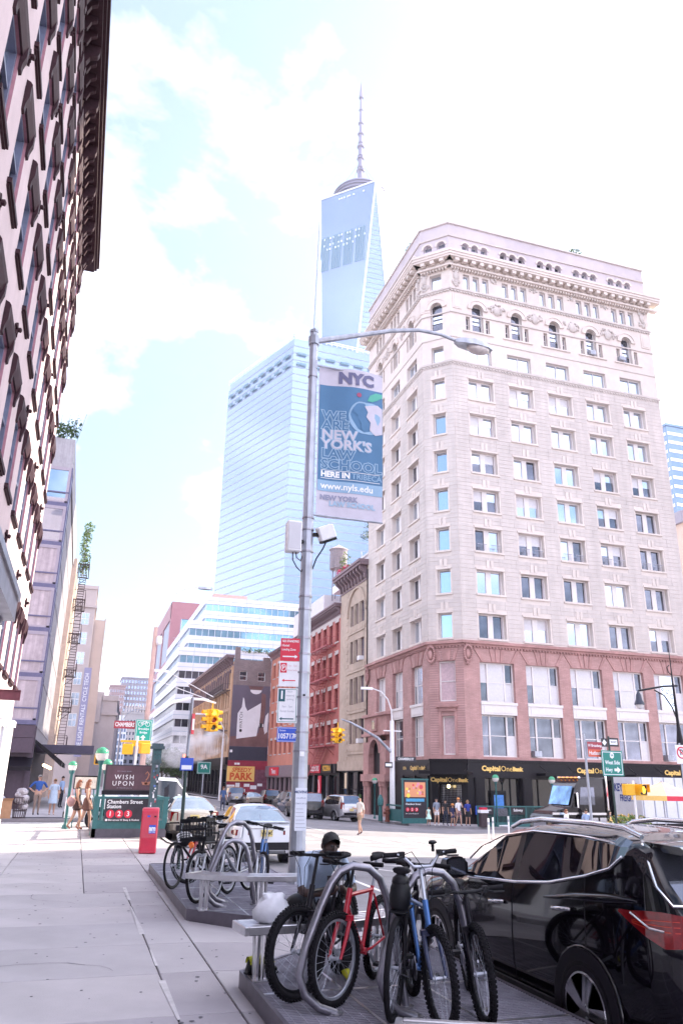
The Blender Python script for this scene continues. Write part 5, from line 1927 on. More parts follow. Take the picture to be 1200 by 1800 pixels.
  # unseen block added out of view on the right to shade the near street
oc=thing('shade_block','unseen tall brick block added beyond the right edge to shade the near street','building',(80,48.3,0))
FQ=Frame(0,0,-90)
FQ2=Frame(24,0,180)
w_=MB()
ops=[(u,u+1.6,z,z+2.2)for u in[2+3.4*i for i in range(6)]for z in[1.0+3.9*j for j in range(20)]]
wall(w_,FQ,24,-3,82,ops,0.3)
w_.quad((0,0,-3),(26,0,-3),(26,0,82),(0,0,82))
w_.quad((26,0,-3),(26,-24,-3),(26,-24,82),(26,0,82))
w_.quad((0,-24,-3),(26,-24,-3),(26,-24,82),(0,-24,82))
w_.quad((0,0,81.5),(26,0,81.5),(26,-24,81.5),(0,-24,81.5))
w_.build('brick_wall',brickmat('shade_block_brick',(0.42,0.22,0.17),(0.48,0.27,0.20),(0.4,0.3,0.26)),oc)
gl_=MB()
for u,u1,z,z1 in ops:
 gl_.quad(FQ.p(u,-0.25,z),FQ.p(u1,-0.25,z),FQ.p(u1,-0.25,z1),FQ.p(u,-0.25,z1))
tag(gl_.build('window_panes',M['mirror_dark'],oc),kind='stuff')
# street trees far down the avenue
def tree(name,label,x,y,h,r,n,sz):
 t=thing(name,label,'tree',(x,y,zs(x)-0.1),0,'trees far down the avenue')
 tk=MB()
 tk.tube([(0,0,0),(0.1,0,h*0.3),(0,0.1,h*0.55),(0.1,0,h*0.8)],[0.22,0.17,0.12,0.04],7)
 for k in range(6):
  a=k*1.1
  tk.tube([(0,0,h*0.35+0.2*k),(r*0.7*math.cos(a),r*0.7*math.sin(a),h*0.6+0.25*k)],[0.09,0.02],5)
 tk.build('trunk',mat('bark',(0.10,0.08,0.075),rough=0.9,var=0.3),t)
 lm=MB()
 for k in range(9):
  a=k*2.4
  leaves(lm,(r*0.55*math.cos(a),r*0.55*math.sin(a),h*(0.5+0.05*k)),(r*0.5,r*0.5,h*0.14),n//9,sz)
 lm.build('crown',M['leaf'],t)
tree('street_tree','dark leafy street tree beyond the white van, left of the steam',14.6,150,7.5,3.2,900,0.34)
tree('street_tree','second dark street tree under the drifting steam',17.2,168,8.5,3.4,900,0.36)
tree('street_tree','dark street tree right of the steam before the mural house shops',18.5,160,6.5,2.4,700,0.32)
# ---------------------------------------------------------------- the big octagonal lamp post and what hangs on it
PX,PY=3.78,13.95
lampost=thing('street_lamp','tall grey octagonal lamp post with a long curved arm over the street','street lamp',(PX,PY,-0.09))
mb=MB()
def octo(mb,z0,r0,z1,r1):
 ring=lambda z,r:[(r*math.cos(PI/8+k*PI/4),r*math.sin(PI/8+k*PI/4),z)for k in range(8)]
 mb.loft([ring(z0,r0),ring(z1,r1)])
octo(mb,0.35,0.150,4.4,0.125)
octo(mb,4.4,0.122,11.1,0.088)
mb.build('pole',M['steel'],lampost)
mb=MB()
mb.box(-0.24,-0.24,0,0.24,0.24,0.06)
octo(mb,0.06,0.21,0.36,0.165)
for a in range(4):
 mb.lathe([(0.03,0.06),(0.03,0.12)],6,o=(0.19*math.cos(a*PI/2+PI/4)*1.1,0.19*math.sin(a*PI/2+PI/4)*1.1,0))
mb.build('base',M['steel'],lampost)
MB().lathe([(0.1,11.1),(0.1,11.16),(0.03,11.22)],8).build('pole_cap',M['steel'],lampost)
mb=MB()
arm=[(0.08,0,10.92),(0.9,0,11.22),(1.8,0,11.55),(2.5,0,11.72),(3.05,0,11.72),(3.5,0,11.62)]
mb.tube(arm,[0.07,0.06,0.05,0.045,0.04,0.04],8)
mb.lathe([(0.12,10.8),(0.12,11.0)],8)
mb.build('arm',M['steel'],lampost,smooth=40)
hd=MB()
hd.loft([[(3.4+dx,y,11.62+z)for y,z in ring]for dx,ring in((0.0,[(-.05,-.04),(.05,-.04),(.06,.03),(0,.05),(-.06,.03)]),(0.15,[(-.13,-.07),(.13,-.07),(.12,.06),(0,.09),(-.12,.06)]),(0.45,[(-.18,-.08),(.18,-.08),(.15,.08),(0,.12),(-.15,.08)]),(0.8,[(-.15,-.09),(.15,-.09),(.12,.04),(0,.08),(-.12,.04)]),(0.95,[(-.07,-.09),(.07,-.09),(.06,-.04),(0,-.02),(-.06,-.04)]))])
h_=hd.build('lamp_head',M['steel'],lampost,smooth=50)
lens=MB()
lens.ball((4.0,0,11.52),(0.30,0.15,0.13),14,8)
lens.build('lens',mat('lamp_lens',(0.55,0.48,0.46),rough=0.1,var=0.15,scale=10,coat=1.0),h_,smooth=60)
bands=MB()
for z in(1.9,2.35,2.68,2.95,3.3,3.75,4.1,4.4,4.95,5.2,6.1,6.55,6.8,10.0):
 r=0.15-0.0055*z
 octo(bands,z,r+0.012,z+0.035,r+0.012)
bands.build('steel_strap',M['steel_dark'],lampost)
MB().lathe([(0.022,0),(0.022,0.03)],8,o=(0.0,-0.14,3.35),axis='y').build('bolt_hole',M['black'],lampost)
# poster and stickers on the post
po=thing('moving_poster','paper moving poster with blue capitals taped to the lamp post','poster',(PX,PY,-0.09))
mb=MB()
mb.box(-0.105,-0.158,1.05,0.105,-0.150,1.75)
mb.build('paper',mat('poster_paper',(0.68,0.70,0.78),rough=0.8,var=0.05),po)
M['letter_blue']=mat('dark_blue_lettering',(0.03,0.05,0.16),rough=0.6,var=0)
text('MOVING',0.062,M['letter_blue'],po,(0.0,-0.16,1.68),bold=0.002)
text('212-470-24',0.036,M['letter_blue'],po,(0,-0.16,1.58))
text('STARTS AT $2',0.034,M['letter_blue'],po,(0,-0.16,1.49))
for i in range(6):
 MB().box(-0.09,-0.16,1.10+i*0.06,0.09-0.01*i,-0.159,1.108+i*0.06).build('text_line',mat('grey_print',(0.35,0.35,0.42),var=0),po)
MB().box(-0.05,-0.15,2.28,0.03,-0.147,2.36).build('sticker',M['white'],po)
# banner
M['ban_white']=mat('banner_white',(0.55,0.52,0.60),rough=0.7,var=0.04)
M['ban_blue']=mat('banner_steel_blue',(0.075,0.185,0.33),rough=0.7,var=0.10,scale=0.9)
M['ban_pale']=mat('banner_pale_blue',(0.27,0.42,0.58),rough=0.7,var=0.04)
M['ban_line']=mat('banner_outline_blue',(0.34,0.48,0.62),rough=0.7,var=0)
ban=thing('pole_banner','tall white and blue law school banner with an apple shaped globe on the lamp post','banner',(PX+0.16,PY,6.7))
def bw(x,z):
 """how the cloth bellies"""
 return 0.05*math.sin(x*2.6+z*0.5)+0.03*math.sin(x*5+1.0)
def cloth(x0,z0,x1,z1,m,nm,lift=0.0,nx=10,nz=12,thick=0.004):
 mb=MB()
 vs,fs=[],[]
 for k,off in enumerate((-lift-thick,-lift)):
  for j in range(nz+1):
   for i in range(nx+1):
    x,z=x0+(x1-x0)*i/nx,z0+(z1-z0)*j/nz
    vs.append((x,bw(x,z)+off,z))
 n=(nx+1)*(nz+1)
 for k in range(2):
  for j in range(nz):
   for i in range(nx):
    a=k*n+j*(nx+1)+i
    fs.append((a,a+1,a+nx+2,a+nx+1))
 mb.add(vs,fs)
 return mb.build(nm,m,ban,smooth=60)
cloth(0,0.1,1.42,3.55,M['ban_white'],'cloth')
cloth(0.02,0.92,1.42,3.12,M['ban_blue'],'blue_field',0.007)
cloth(0.02,0.68,1.42,0.92,M['ban_pale'],'pale_band',0.007)
def on_cloth(me,x,z,lift,nm='lettering'):
 for v in me.vertices:
  X_,Z_=v.co.x+x,v.co.z+z
  v.co=Vector((X_,bw(X_,Z_)-lift,Z_))
 return link(nm,me,ban)
def bt_(s,size,m,x,z,bold=0.0,sx=1.0,lift=0.016):
 on_cloth(text_mesh(s,size,m,align='LEFT',bold=bold,sx=sx),x,z,lift)
M['letter_violet']=mat('slate_violet_lettering',(0.13,0.13,0.24),rough=0.6,var=0)
bt_('NYC',0.36,M['letter_violet'],0.42,3.31,0.022,1.05)
for s,z,fill in(('WE',2.40,0),('ARE',2.18,0),('NEW',1.96,1),("YORK'S",1.74,1),('LAW',1.52,0),('SCHOOL',1.28,0)):
 bt_(s,0.30,M['ban_line'],0.09,z,0.020,1.08,0.015)
 bt_(s,0.30,M['ban_white']if fill else M['ban_blue'],0.09,z,0.004,1.08,0.020)
bt_('HERE IN',0.17,M['letter_white'],0.09,1.06,0.008)
bt_('TRIBECA',0.17,M['ban_pale'],0.74,1.06,0.002)
bt_('www.nyls.edu',0.20,M['letter_white'],0.09,0.80,0.004)
bt_('NEW YORK',0.15,mat('grey_violet_lettering',(0.28,0.29,0.40),var=0),0.08,0.54,0.008)
bt_('LAW SCHOOL',0.15,M['ban_line'],0.28,0.42,0.008)
cloth(0.09,1.145,1.36,1.155,M['letter_white'],'rule',0.014,10,1)
cloth(0.09,0.965,1.36,0.975,M['letter_white'],'rule',0.014,10,1)
def patch(pts,m,nm,lift):
 me=MB().poly([(x,0,z)for x,z in pts]).mesh(nm,m)
 on_cloth(me,0,0,lift,nm)
ap=[]
for k in range(40):
 t=2*PI*k/40
 r=0.40*(1-0.13*math.exp(-((t-PI/2)/0.35)**2)-0.06*math.exp(-((t-3*PI/2)/0.3)**2))*(1.0+0.05*math.sin(t))
 ap.append((min(1.05+r*math.cos(t)*1.0,1.415),2.42+r*math.sin(t)*1.02))
patch(ap,M['ban_pale'],'apple_globe',0.016)
patch([(x*0.8+0.27,z*0.8+0.54)for x,z in ap if x<1.41],M['ban_white'],'apple_shine',0.019)if False else None
patch([(0.74,2.62),(0.82,2.73),(0.93,2.72),(0.98,2.64),(0.90,2.58),(0.93,2.52),(0.84,2.46),(0.80,2.52),(0.76,2.50)],M['ban_blue'],'continent',0.020)
patch([(0.88,2.38),(0.98,2.42),(1.08,2.33),(1.06,2.22),(0.98,2.10),(0.92,2.18),(0.93,2.28)],M['ban_blue'],'continent',0.020)
patch([(1.0,2.70),(1.12,2.74),(1.3,2.78),(1.41,2.70),(1.41,2.10),(1.25,2.05),(1.12,2.16),(1.14,2.34),(1.04,2.46),(1.08,2.58)],M['ban_white'],'continent',0.020)
patch([(1.06,2.84),(1.12,2.98),(1.26,3.07),(1.41,3.06),(1.41,2.98),(1.3,2.9),(1.18,2.84)],mat('leaf_print_green',(0.10,0.42,0.32),var=0),'leaf_print',0.020)
patch([(0.87+0.055*math.cos(2*PI*k/12),2.95+0.055*math.sin(2*PI*k/12))for k in range(12)],mat('red_print',(0.35,0.08,0.16),var=0),'red_dot',0.020)
br=MB()
for z in(0.12,3.52):
 br.tube([(-0.16,0.0,z),(1.43,0.0,z)],0.02,6)
 br.box(-0.2,-0.07,z-0.1,-0.08,0.07,z+0.1)
br.build('banner_bracket',M['steel'],ban)
# control box and wireless unit
cb_=thing('pole_cabinet','light grey metal cabinet strapped to the left of the lamp post','box',(PX-0.3,PY-0.05,5.98))
MB().box(-0.14,-0.12,0,0.14,0.12,0.62).build('cabinet',M['white'],cb_,bevel=0.015)
MB().box(-0.12,-0.128,0.04,0.12,-0.12,0.58).build('cabinet_door',mat('cabinet_grey',(0.55,0.54,0.58),rough=0.5,var=0.04),cb_)
mb=MB()
mb.tube([(0,0,0),(0.0,-0.02,-0.16),(0.08,-0.03,-0.30),(0.18,0,-0.38),(0.26,0.02,-0.2)],0.012,6)
mb.tube([(0.06,0,0),(0.08,0,-0.1),(0.16,0,-0.16),(0.22,0.02,0.0)],0.012,6)
mb.box(0.14,-0.05,0.2,0.2,0.05,0.26)
mb.build('cable',M['blackplastic'],cb_,smooth=60)
ut=thing('antenna_unit','small tilted white antenna unit clamped right of the lamp post','antenna',(PX+0.38,PY-0.05,6.4))
MB(Matrix.Rotation(R(-24),4,'Y')@Matrix.Rotation(R(15),4,'X')).box(-0.17,-0.1,-0.08,0.17,0.1,0.2).build('housing',M['white'],ut,bevel=0.02)
MB(Matrix.Rotation(R(-24),4,'Y')@Matrix.Rotation(R(15),4,'X')).box(-0.16,-0.09,-0.13,0.16,0.09,-0.08).build('heat_sink',M['blackplastic'],ut)
mb=MB()
mb.tube([(0,0,-0.12),(-0.08,0,-0.3),(-0.2,0,-0.5),(-0.27,0.02,-0.72)],0.014,6)
mb.box(-0.28,-0.03,-0.05,-0.1,0.03,0.02)
mb.build('cable',M['blackplastic'],ut,smooth=60)
# parking signs on the post
def sign_plate(name,label,x,y,z,w,h,m,rot=0,border=None,cat='sign',group=None):
 t=thing(name,label,cat,(x,y,z),rot,group)
 MB().box(-w/2,-0.004,-h/2,w/2,0.004,h/2).build('plate',m,t,bevel=0.002)
 if border:
  bd=MB()
  e=min(w,h)*0.05
  for a in((-w/2+e,-h/2+e,w/2-e,-h/2+1.5*e),(-w/2+e,h/2-1.5*e,w/2-e,h/2-e),(-w/2+e,-h/2+1.5*e,-w/2+1.5*e,h/2-1.5*e),(w/2-1.5*e,-h/2+1.5*e,w/2-e,h/2-1.5*e)):
   bd.box(a[0],-0.0055,a[1],a[2],-0.004,a[3])
  bd.build('border',border,t)
 return t
def arrow(t,x0,x1,z,m,s=0.018):
 mb=MB()
 d=1 if x1>x0 else-1
 mb.box(min(x0,x1-d*s*2),-0.007,z-s*0.45,max(x0,x1-d*s*2),-0.0045,z+s*0.45)
 mb.poly([(x1-d*s*2.2,-0.0065,z-s*1.4),(x1,-0.0065,z),(x1-d*s*2.2,-0.0065,z+s*1.4)])
 mb.build('arrow',m,t)
SX,SYY=PX-0.275,PY-0.03
t=sign_plate('no_standing_sign','red no standing sign, topmost on the lamp post',SX+0.01,SYY,4.09,0.37,0.42,M['red'],R(-12))
text('NO STANDING',0.062,M['letter_white'],t,(0,-0.006,0.155),bold=0.0015,sx=0.72)
text('Hotel',0.06,M['letter_white'],t,(-0.16,-0.006,0.075),align='LEFT',bold=0.001)
text('Loading Zone',0.058,M['letter_white'],t,(-0.16,-0.006,0.0),align='LEFT',bold=0.001,sx=0.8)
arrow(t,-0.14,0.14,-0.13,M['letter_white'],0.024)
t=sign_plate('no_parking_sign','white no parking sign with a red arrow, second on the lamp post',SX,SYY,3.64,0.37,0.46,M['white'],R(-12))
M['red_print']=M['red']
MB().box(-0.165,-0.0065,0.02,-0.045,-0.0045,0.2).build('red_square',M['red'],t)
MB().tube([(-0.105+0.047*math.cos(2*PI*k/20),-0.008,0.11+0.06*math.sin(2*PI*k/20))for k in range(20)],0.006,5,closed=True).build('ring',M['letter_white'],t)
text('P',0.1,M['letter_white'],t,(-0.105,-0.008,0.11),bold=0.002)
text('7am - 7pm',0.05,mat('pale_red_print',(0.62,0.35,0.4),var=0),t,(0.06,-0.006,0.15),sx=0.8)
text('Except Sunday',0.045,mat('pale_red_print',(0.62,0.35,0.4),var=0),t,(0.065,-0.006,0.07),sx=0.7)
arrow(t,0.12,-0.13,-0.12,M['red'],0.02)
t=sign_plate('one_hour_sign','white one hour meter sign with a teal figure one, third on the lamp post',SX-0.01,SYY,3.07,0.37,0.62,M['white'],R(-12),M['green_sign'])
M['teal']=mat('teal_print',(0.01,0.09,0.12),rough=0.5,var=0)
MB().box(-0.165,-0.0065,0.07,-0.045,-0.0045,0.29).build('teal_panel',M['teal'],t)
text('1',0.2,M['letter_white'],t,(-0.105,-0.008,0.18),bold=0.006)
gp=mat('grey_print',(0.35,0.35,0.42),var=0)
for s,x,z in(('Hour',0.04,0.25),('metered',0.045,0.18),('parking',0.045,0.11),('9am - 7pm',0.0,-0.02),('Except Sunday',0.0,-0.10)):
 text(s,0.052,gp,t,(x,-0.006,z),sx=0.85)
arrow(t,0.12,-0.14,-0.235,M['teal'],0.022)
t=sign_plate('zone_number_sign','blue parking zone number sign, lowest on the lamp post',SX+0.01,SYY,2.56,0.37,0.26,M['blue_sign'],R(-12),M['letter_white'])
text('Street',0.045,M['letter_white'],t,(-0.14,-0.007,0.07),align='LEFT')
text('105717',0.125,M['letter_white'],t,(-0.02,-0.007,-0.03),bold=0.003,sx=0.8)
text('P',0.1,M['letter_white'],t,(0.145,-0.007,-0.03),bold=0.003)
for z in(4.17,3.5,3.3,2.62,2.5):
 pass
 # ---------------------------------------------------------------- subway entrance on the near corner
M['sub_black']=mat('subway_sign_black',(0.025,0.02,0.03),rough=0.4,var=0.2)
def globe_lamp(name,label,x,y,z0,h,r=0.17,group=None):
 t=thing(name,label,'globe lamp',(x,y,z0),0,group)
 MB().lathe([(0.11,0),(0.11,0.1),(0.06,0.16),(0.05,0.3),(0.05,h-0.15),(0.09,h-0.1),(0.11,h)],10).build('post',M['green_iron'],t,smooth=40)
 MB().lathe([(0.12,h),(r*0.9,h+r*0.5),(r,h+r),(r*1.02,h+r*1.04)],16).build('milk_glass',mat('milk_glass',(0.72,0.68,0.66),rough=0.3,var=0.05),t,smooth=60)
 MB().lathe([(r*1.02,h+r*1.04),(r*0.96,h+r*1.4),(r*0.75,h+r*1.75),(r*0.4,h+r*1.96),(0.01,h+2.02*r)],16).build('green_glass',mat('green_glass',(0.05,0.30,0.16),rough=0.2,var=0.05),t,smooth=60)
 return t
sub=thing('subway_entrance','teal iron subway entrance with the station name board beside the red newspaper box','subway entrance',(0.62,26.5,0))
mb=MB()
mb.box(0,0,0,2.25,0.12,0.26)
mb.box(0,0,0,0.12,4.2,0.26)
mb.box(2.13,0.12,0,2.25,4.2,0.26)
mb.build('plinth',mat('dark_granite',(0.10,0.09,0.115),rough=0.7,var=0.15),sub)
mb=MB()
mb.box(0.02,0.0,0.26,2.23,0.1,0.5)
mb.box(-0.03,-0.03,1.12,2.28,0.1,1.2)
mb.box(0.02,0.1,1.12,0.1,4.2,1.18)
mb.box(2.15,0.1,1.12,2.23,4.2,1.18)
mb.build('rail',M['green_iron'],sub)
for x in(0.0,2.1):
 MB().box(x,-0.02,0.26,x+0.16,0.12,1.16).build('post',M['green_iron'],sub)
bm2=MB().box(-0.012,-0.012,0.5,0.012,0.012,1.12).mesh('baluster',M['green_iron'])
for i in range(8):
 link('baluster',bm2,sub,(0.2+i*0.045 if i<4 else 1.85+(i-4)*0.07,0.05,0))
for i in range(20):
 link('baluster',bm2,sub,(0.06,0.3+i*0.2,0))
 link('baluster',bm2,sub,(2.19,0.3+i*0.2,0))
nb=MB().box(0.34,-0.06,0.47,1.84,-0.02,1.14).build('name_board',M['sub_black'],sub)
text('Chambers Street',0.155,M['letter_white'],nb,(0.38,-0.065,1.04),align='LEFT',bold=0.003)
text('Station',0.155,M['letter_white'],nb,(0.38,-0.065,0.905),align='LEFT',bold=0.003)
for i in range(3):
 x=0.50+i*0.27
 MB().lathe([(0.122,0),(0.122,-0.004)],20,o=(x,-0.0605,0.69),axis='y').build('red_disc',M['red'],nb)
 text(str(i+1),0.2,M['letter_white'],nb,(x,-0.068,0.69),bold=0.004)
text('Elev across W Bway & Hudson',0.075,M['letter_white'],nb,(0.45,-0.065,0.515),align='LEFT',bold=0.001)
MB().box(0.37,-0.064,0.485,0.43,-0.06,0.545).build('pictogram',M['letter_white'],nb)
ad=thing('film_poster_panel','framed film poster panel with spaced white capitals above the subway rail','poster',(1.62,26.62,1.25))
MB().box(-0.82,-0.06,0,0.82,0.06,0.12).build('stand',M['black'],ad)
MB().box(-0.78,-0.05,0.1,0.78,0.05,0.90).build('frame',M['sub_black'],ad,bevel=0.01)
M['maroon']=mat('dark_maroon_print',(0.085,0.04,0.055),rough=0.5,var=0.35,scale=2.2)
MB().box(-0.73,-0.056,0.15,0.73,-0.051,0.86).build('print',M['maroon'],ad)
text('WISH',0.2,M['letter_white'],ad,(-0.18,-0.06,0.52),space=1.35)
text('UPON',0.2,M['letter_white'],ad,(-0.2,-0.06,0.33),space=1.35)
text('YOU HAVE SEVEN',0.045,gp,ad,(-0.2,-0.06,0.7),space=1.3)
text('IN THEATERS JULY 14',0.04,gp,ad,(-0.15,-0.06,0.2),space=1.2)
M['copper']=mat('copper_print',(0.36,0.15,0.10),rough=0.4,var=0.3,scale=8)
vz=MB()
vz.lathe([(0.05,-0.002),(0.05,0.0)],8,o=(0.5,-0.058,0.36),axis='y')
vz.tube([(0.46,-0.06,0.62),(0.52,-0.06,0.70),(0.58,-0.06,0.62),(0.55,-0.06,0.52),(0.50,-0.06,0.44)],0.018,6)
vz.poly([(0.36,-0.06,0.40),(0.40,-0.06,0.30),(0.60,-0.06,0.30),(0.66,-0.06,0.42),(0.5,-0.06,0.37)])
vz.build('painted_vessel',M['copper'],ad)
globe_lamp('subway_globe','green and white subway globe lamp just left of the film poster panel',0.70,27.6,0,2.28,0.21,'subway globe lamps')
globe_lamp('subway_globe','green and white subway globe lamp beside the pale subway map',-0.19,30.9,0,1.98,0.155,'subway globe lamps')
globe_lamp('subway_globe','green and white subway globe lamp half hidden behind the film poster panel',0.98,30.2,0,2.0,0.19,'subway globe lamps')
mp_=thing('map_board','pale subway map board on a frame left of the globe lamp','map board',(0.34,31.45,0))
MB().box(-0.41,-0.03,1.32,0.41,0.03,1.80).build('frame',M['black'],mp_)
MB().box(-0.38,-0.036,1.35,0.38,-0.031,1.75).build('map_print',mat('map_print',(0.66,0.60,0.52),rough=0.6,var=0.2,scale=14),mp_)
for x in(-0.33,0.30):
 MB().box(x,-0.02,0,x+0.04,0.02,1.34).build('leg',M['green_iron'],mp_)
 # old green column covered in stickers
col_=thing('sticker_column','dark green square iron column covered in stickers beside the subway entrance','column',(2.28,25.4,0))
mb=MB()
mb.box(-0.17,-0.17,0,0.17,0.17,0.25)
mb.box(-0.115,-0.115,0.25,0.115,0.115,2.2)
mb.box(-0.15,-0.15,2.2,0.15,0.15,2.26)
mb.box(-0.13,-0.13,2.26,0.13,0.13,2.62)
mb.box(-0.21,-0.21,2.62,0.21,0.21,2.70)
mb.box(-0.17,-0.17,2.70,0.17,0.17,2.78)
mb.build('shaft',mat('old_green_iron',(0.05,0.085,0.10),rough=0.6,var=0.25),col_)
sc_=MB()
for i in range(3):
 for j in(-0.055,0.055):
  sc_.tube([(j+0.04*math.cos(2*PI*k/14),-0.135,2.36+i*0.1+0.045*math.sin(2*PI*k/14))for k in range(14)],0.009,5,closed=True)
sc_.build('scrollwork',M['green_iron'],col_)
cols_=[M['white'],mat('sticker_red',(0.5,0.05,0.06),var=0.2),mat('sticker_blue',(0.1,0.16,0.4),var=0.3,scale=20),mat('sticker_grey',(0.35,0.33,0.38),var=0.5,scale=30),mat('sticker_black',(0.03,0.03,0.035),var=0.3)]
for i in range(26):
 x,z=random.uniform(-0.08,0.06),0.5+i*0.063
 w,h=random.uniform(0.03,0.07),random.uniform(0.03,0.075)
 MB().box(x,-0.117-0.001*(i%3),z,min(x+w,0.112),-0.115,z+h).build('sticker',random.choice(cols_),col_)
 # red newspaper box
nb=thing('newspaper_box','bright red plastic newspaper box with a blue square badge','newspaper box',(1.90,21.35,0),R(-6))
T=Matrix.Shear('XY',4,(0,0))
mb=MB()
prof=[(-0.21,0.0),(0.21,0.0),(0.22,0.42),(0.20,0.98),(0.17,1.03),(-0.17,1.03),(-0.20,0.98),(-0.22,0.42)]
mb.xprism([(-0.22,0.0),(0.24,0.0),(0.24,0.98),(0.18,1.06),(-0.06,1.05),(-0.12,0.98),(-0.2,0.42)],-0.21,0.21)
M['redplastic']=mat('red_plastic',(0.62,0.02,0.06),rough=0.35,var=0.06,scale=3,coat=0.3,stain=0.15)
mb.build('shell',M['redplastic'],nb,bevel=0.025,smooth=35)
Tn=Matrix.Translation((0,-0.2,0.42))@Matrix.Rotation(R(-8.1),4,'X')
MB(Tn).box(-0.18,-0.006,0.01,0.18,0.0,0.5).build('door',M['redplastic'],nb)
MB().box(-0.18,-0.224,0.05,0.18,-0.218,0.36).build('lower_panel',M['redplastic'],nb)
bq=MB(Tn).box(-0.005,-0.011,0.04,0.155,-0.006,0.235).build('badge',M['blue_sign'],nb)
tm=text_mesh('am',0.16,M['letter_white'],bold=0.007,sx=0.85)
tm.transform(Tn@Matrix.Translation((0.075,-0.013,0.155)))
link('lettering',tm,bq)
tm=text_mesh('NEW YORK',0.042,M['letter_white'],bold=0.001,sx=0.7)
tm.transform(Tn@Matrix.Translation((0.075,-0.013,0.07)))
link('lettering',tm,bq)
MB(Tn).box(-0.07,-0.012,0.42,-0.0,-0.006,0.46).build('sticker',M['blue_sign'],nb)
MB(Tn).box(0.1,-0.03,0.42,0.15,-0.006,0.45).build('latch',M['black'],nb)
# ---------------------------------------------------------------- traffic signals and lamp posts
def signal_head(name,label,x,y,z,rot=0,lit=0,cat='traffic light',four=True,group='yellow traffic lights'):
 t=thing(name,label,cat,(x,y,z),rot,group)
 lens_c=[mat('signal_amber_lit',(0.9,0.5,0.05),var=0,emit=(1.0,0.55,0.05,1.2)),mat('signal_red_dark',(0.25,0.03,0.02),rough=0.3,var=0.1),mat('signal_lens_dark',(0.03,0.035,0.03),rough=0.3,var=0.1)]
 for k in range(4 if four else 1):
  a=k*PI/2
  for i in range(3):
   TT=Matrix.Rotation(a,4,'Z')@Matrix.Translation((0,-0.2,0.36*(1-i)))
   o=MB(TT).box(-0.17,-0.1,-0.17,0.17,0.1,0.17).build('signal_section',M['signal_yellow'],t,bevel=0.02)
   vb=MB(TT)
   n=10
   for q in range(n):
    a0,a1=-0.3+(PI+0.6)*q/n,-0.3+(PI+0.6)*(q+1)/n
    vb.quad((0.14*math.cos(a0),-0.1,0.14*math.sin(a0)),(0.14*math.cos(a1),-0.1,0.14*math.sin(a1)),(0.14*math.cos(a1),-0.32,0.14*math.sin(a1)),(0.14*math.cos(a0),-0.32,0.14*math.sin(a0)))
   vb.build('visor',M['signal_yellow'],o)
   MB(TT).lathe([(0.125,-0.105),(0.115,-0.125),(0.02,-0.14)],16,axis='y').build('lens',lens_c[i],o,smooth=60)
 mb=MB()
 mb.box(-0.12,-0.12,-0.56,0.12,0.12,-0.53)
 mb.box(-0.12,-0.12,0.53,0.12,0.12,0.56)
 mb.tube([(0,0,0.5),(0,0,0.95)],0.04,6)
 mb.build('hanger',M['signal_yellow'],t)
 return t
M['salmon']=mat('salmon_painted_pole',(0.62,0.42,0.38),rough=0.6,var=0.08,streak=0.1)
lp=thing('signal_pole','pale salmon signal pole with curved arm and tall lamp arm, far left corner','signal pole',(2.95,40,-0.05))
mb=MB()
octo(mb,0,0.24,0.5,0.17)
octo(mb,0.5,0.15,9.1,0.11)
mb.build('pole',M['salmon'],lp)
mb=MB()
mb.tube([(0.05,0,4.55),(0.5,0,5.0),(1.2,0,5.4),(2.0,0,5.62),(2.7,0,5.6),(3.35,0,5.45)],[0.1,0.09,0.08,0.075,0.06,0.05],8)
mb.bar((-0.95,0,6.95),(0.85,0,6.9),0.09,0.12)
mb.tube([(0.8,0,6.9),(3.2,0,5.75)],0.02,5)
mb.tube([(0.1,0,6.5),(3.0,0,5.6)],0.02,5)
mb.build('signal_arm',M['white'],lp,smooth=40)
mb=MB()
mb.tube([(0,0,8.6),(0.1,0,9.6),(0.45,0,10.5),(1.0,0,11.1),(1.6,0,11.35),(2.0,0,11.38)],[0.05,0.045,0.04,0.04,0.035,0.035],8)
mb.build('lamp_arm',M['white'],lp,smooth=40)
mb=MB()
mb.loft([[(2.0+dx,y,11.36+z)for y,z in((-w,-.06),(w,-.06),(w*.8,.05),(0,.09),(-w*.8,.05))]for dx,w in((0,.05),(.15,.13),(.5,.16),(.75,.06))])
mb.build('lamp_head',M['steel'],lp,smooth=50)
MB().lathe([(0.1,8.2),(0.16,8.3),(0.16,8.55),(0.1,8.65)],10,o=(0.22,-0.1,0)).build('sensor',M['white'],lp)
signal_head('traffic_light','yellow four way traffic light hanging from the salmon pole arm before the mural house',6.15,40,4.55,R(10))
t=sign_plate('street_name_sign','brown red street name sign with white capitals on the salmon pole',1.92,39.86,4.17,1.0,0.36,mat('street_sign_maroon',(0.32,0.03,0.05),rough=0.4,var=0.05))
text('CHAMBERS',0.27,M['letter_white'],t,(0,-0.006,0),bold=0.006,sx=0.68)
t=sign_plate('bike_route_sign','bright green bicycle route sign with white arrow on the salmon pole',2.83,39.75,3.92,0.78,1.02,mat('bike_sign_green',(0.0,0.36,0.26),rough=0.4,var=0.04),0,M['letter_white'])
mb=MB()
for x in(-0.17,0.17):
 mb.tube([(x+0.1*math.cos(2*PI*k/16),-0.008,0.3+0.1*math.sin(2*PI*k/16))for k in range(16)],0.014,4,closed=True)
for a,b in(((-0.17,0.3),(-0.06,0.42)),((-0.06,0.42),(0.1,0.42)),((-0.06,0.42),(0.0,0.3)),((0.0,0.3),(0.1,0.42)),((0.17,0.3),(0.09,0.46)),((-0.17,0.3),(0.0,0.3))):
 mb.bar((a[0],-0.008,a[1]),(b[0],-0.008,b[1]),0.01,0.025)
mb.build('bicycle_symbol',M['letter_white'],t)
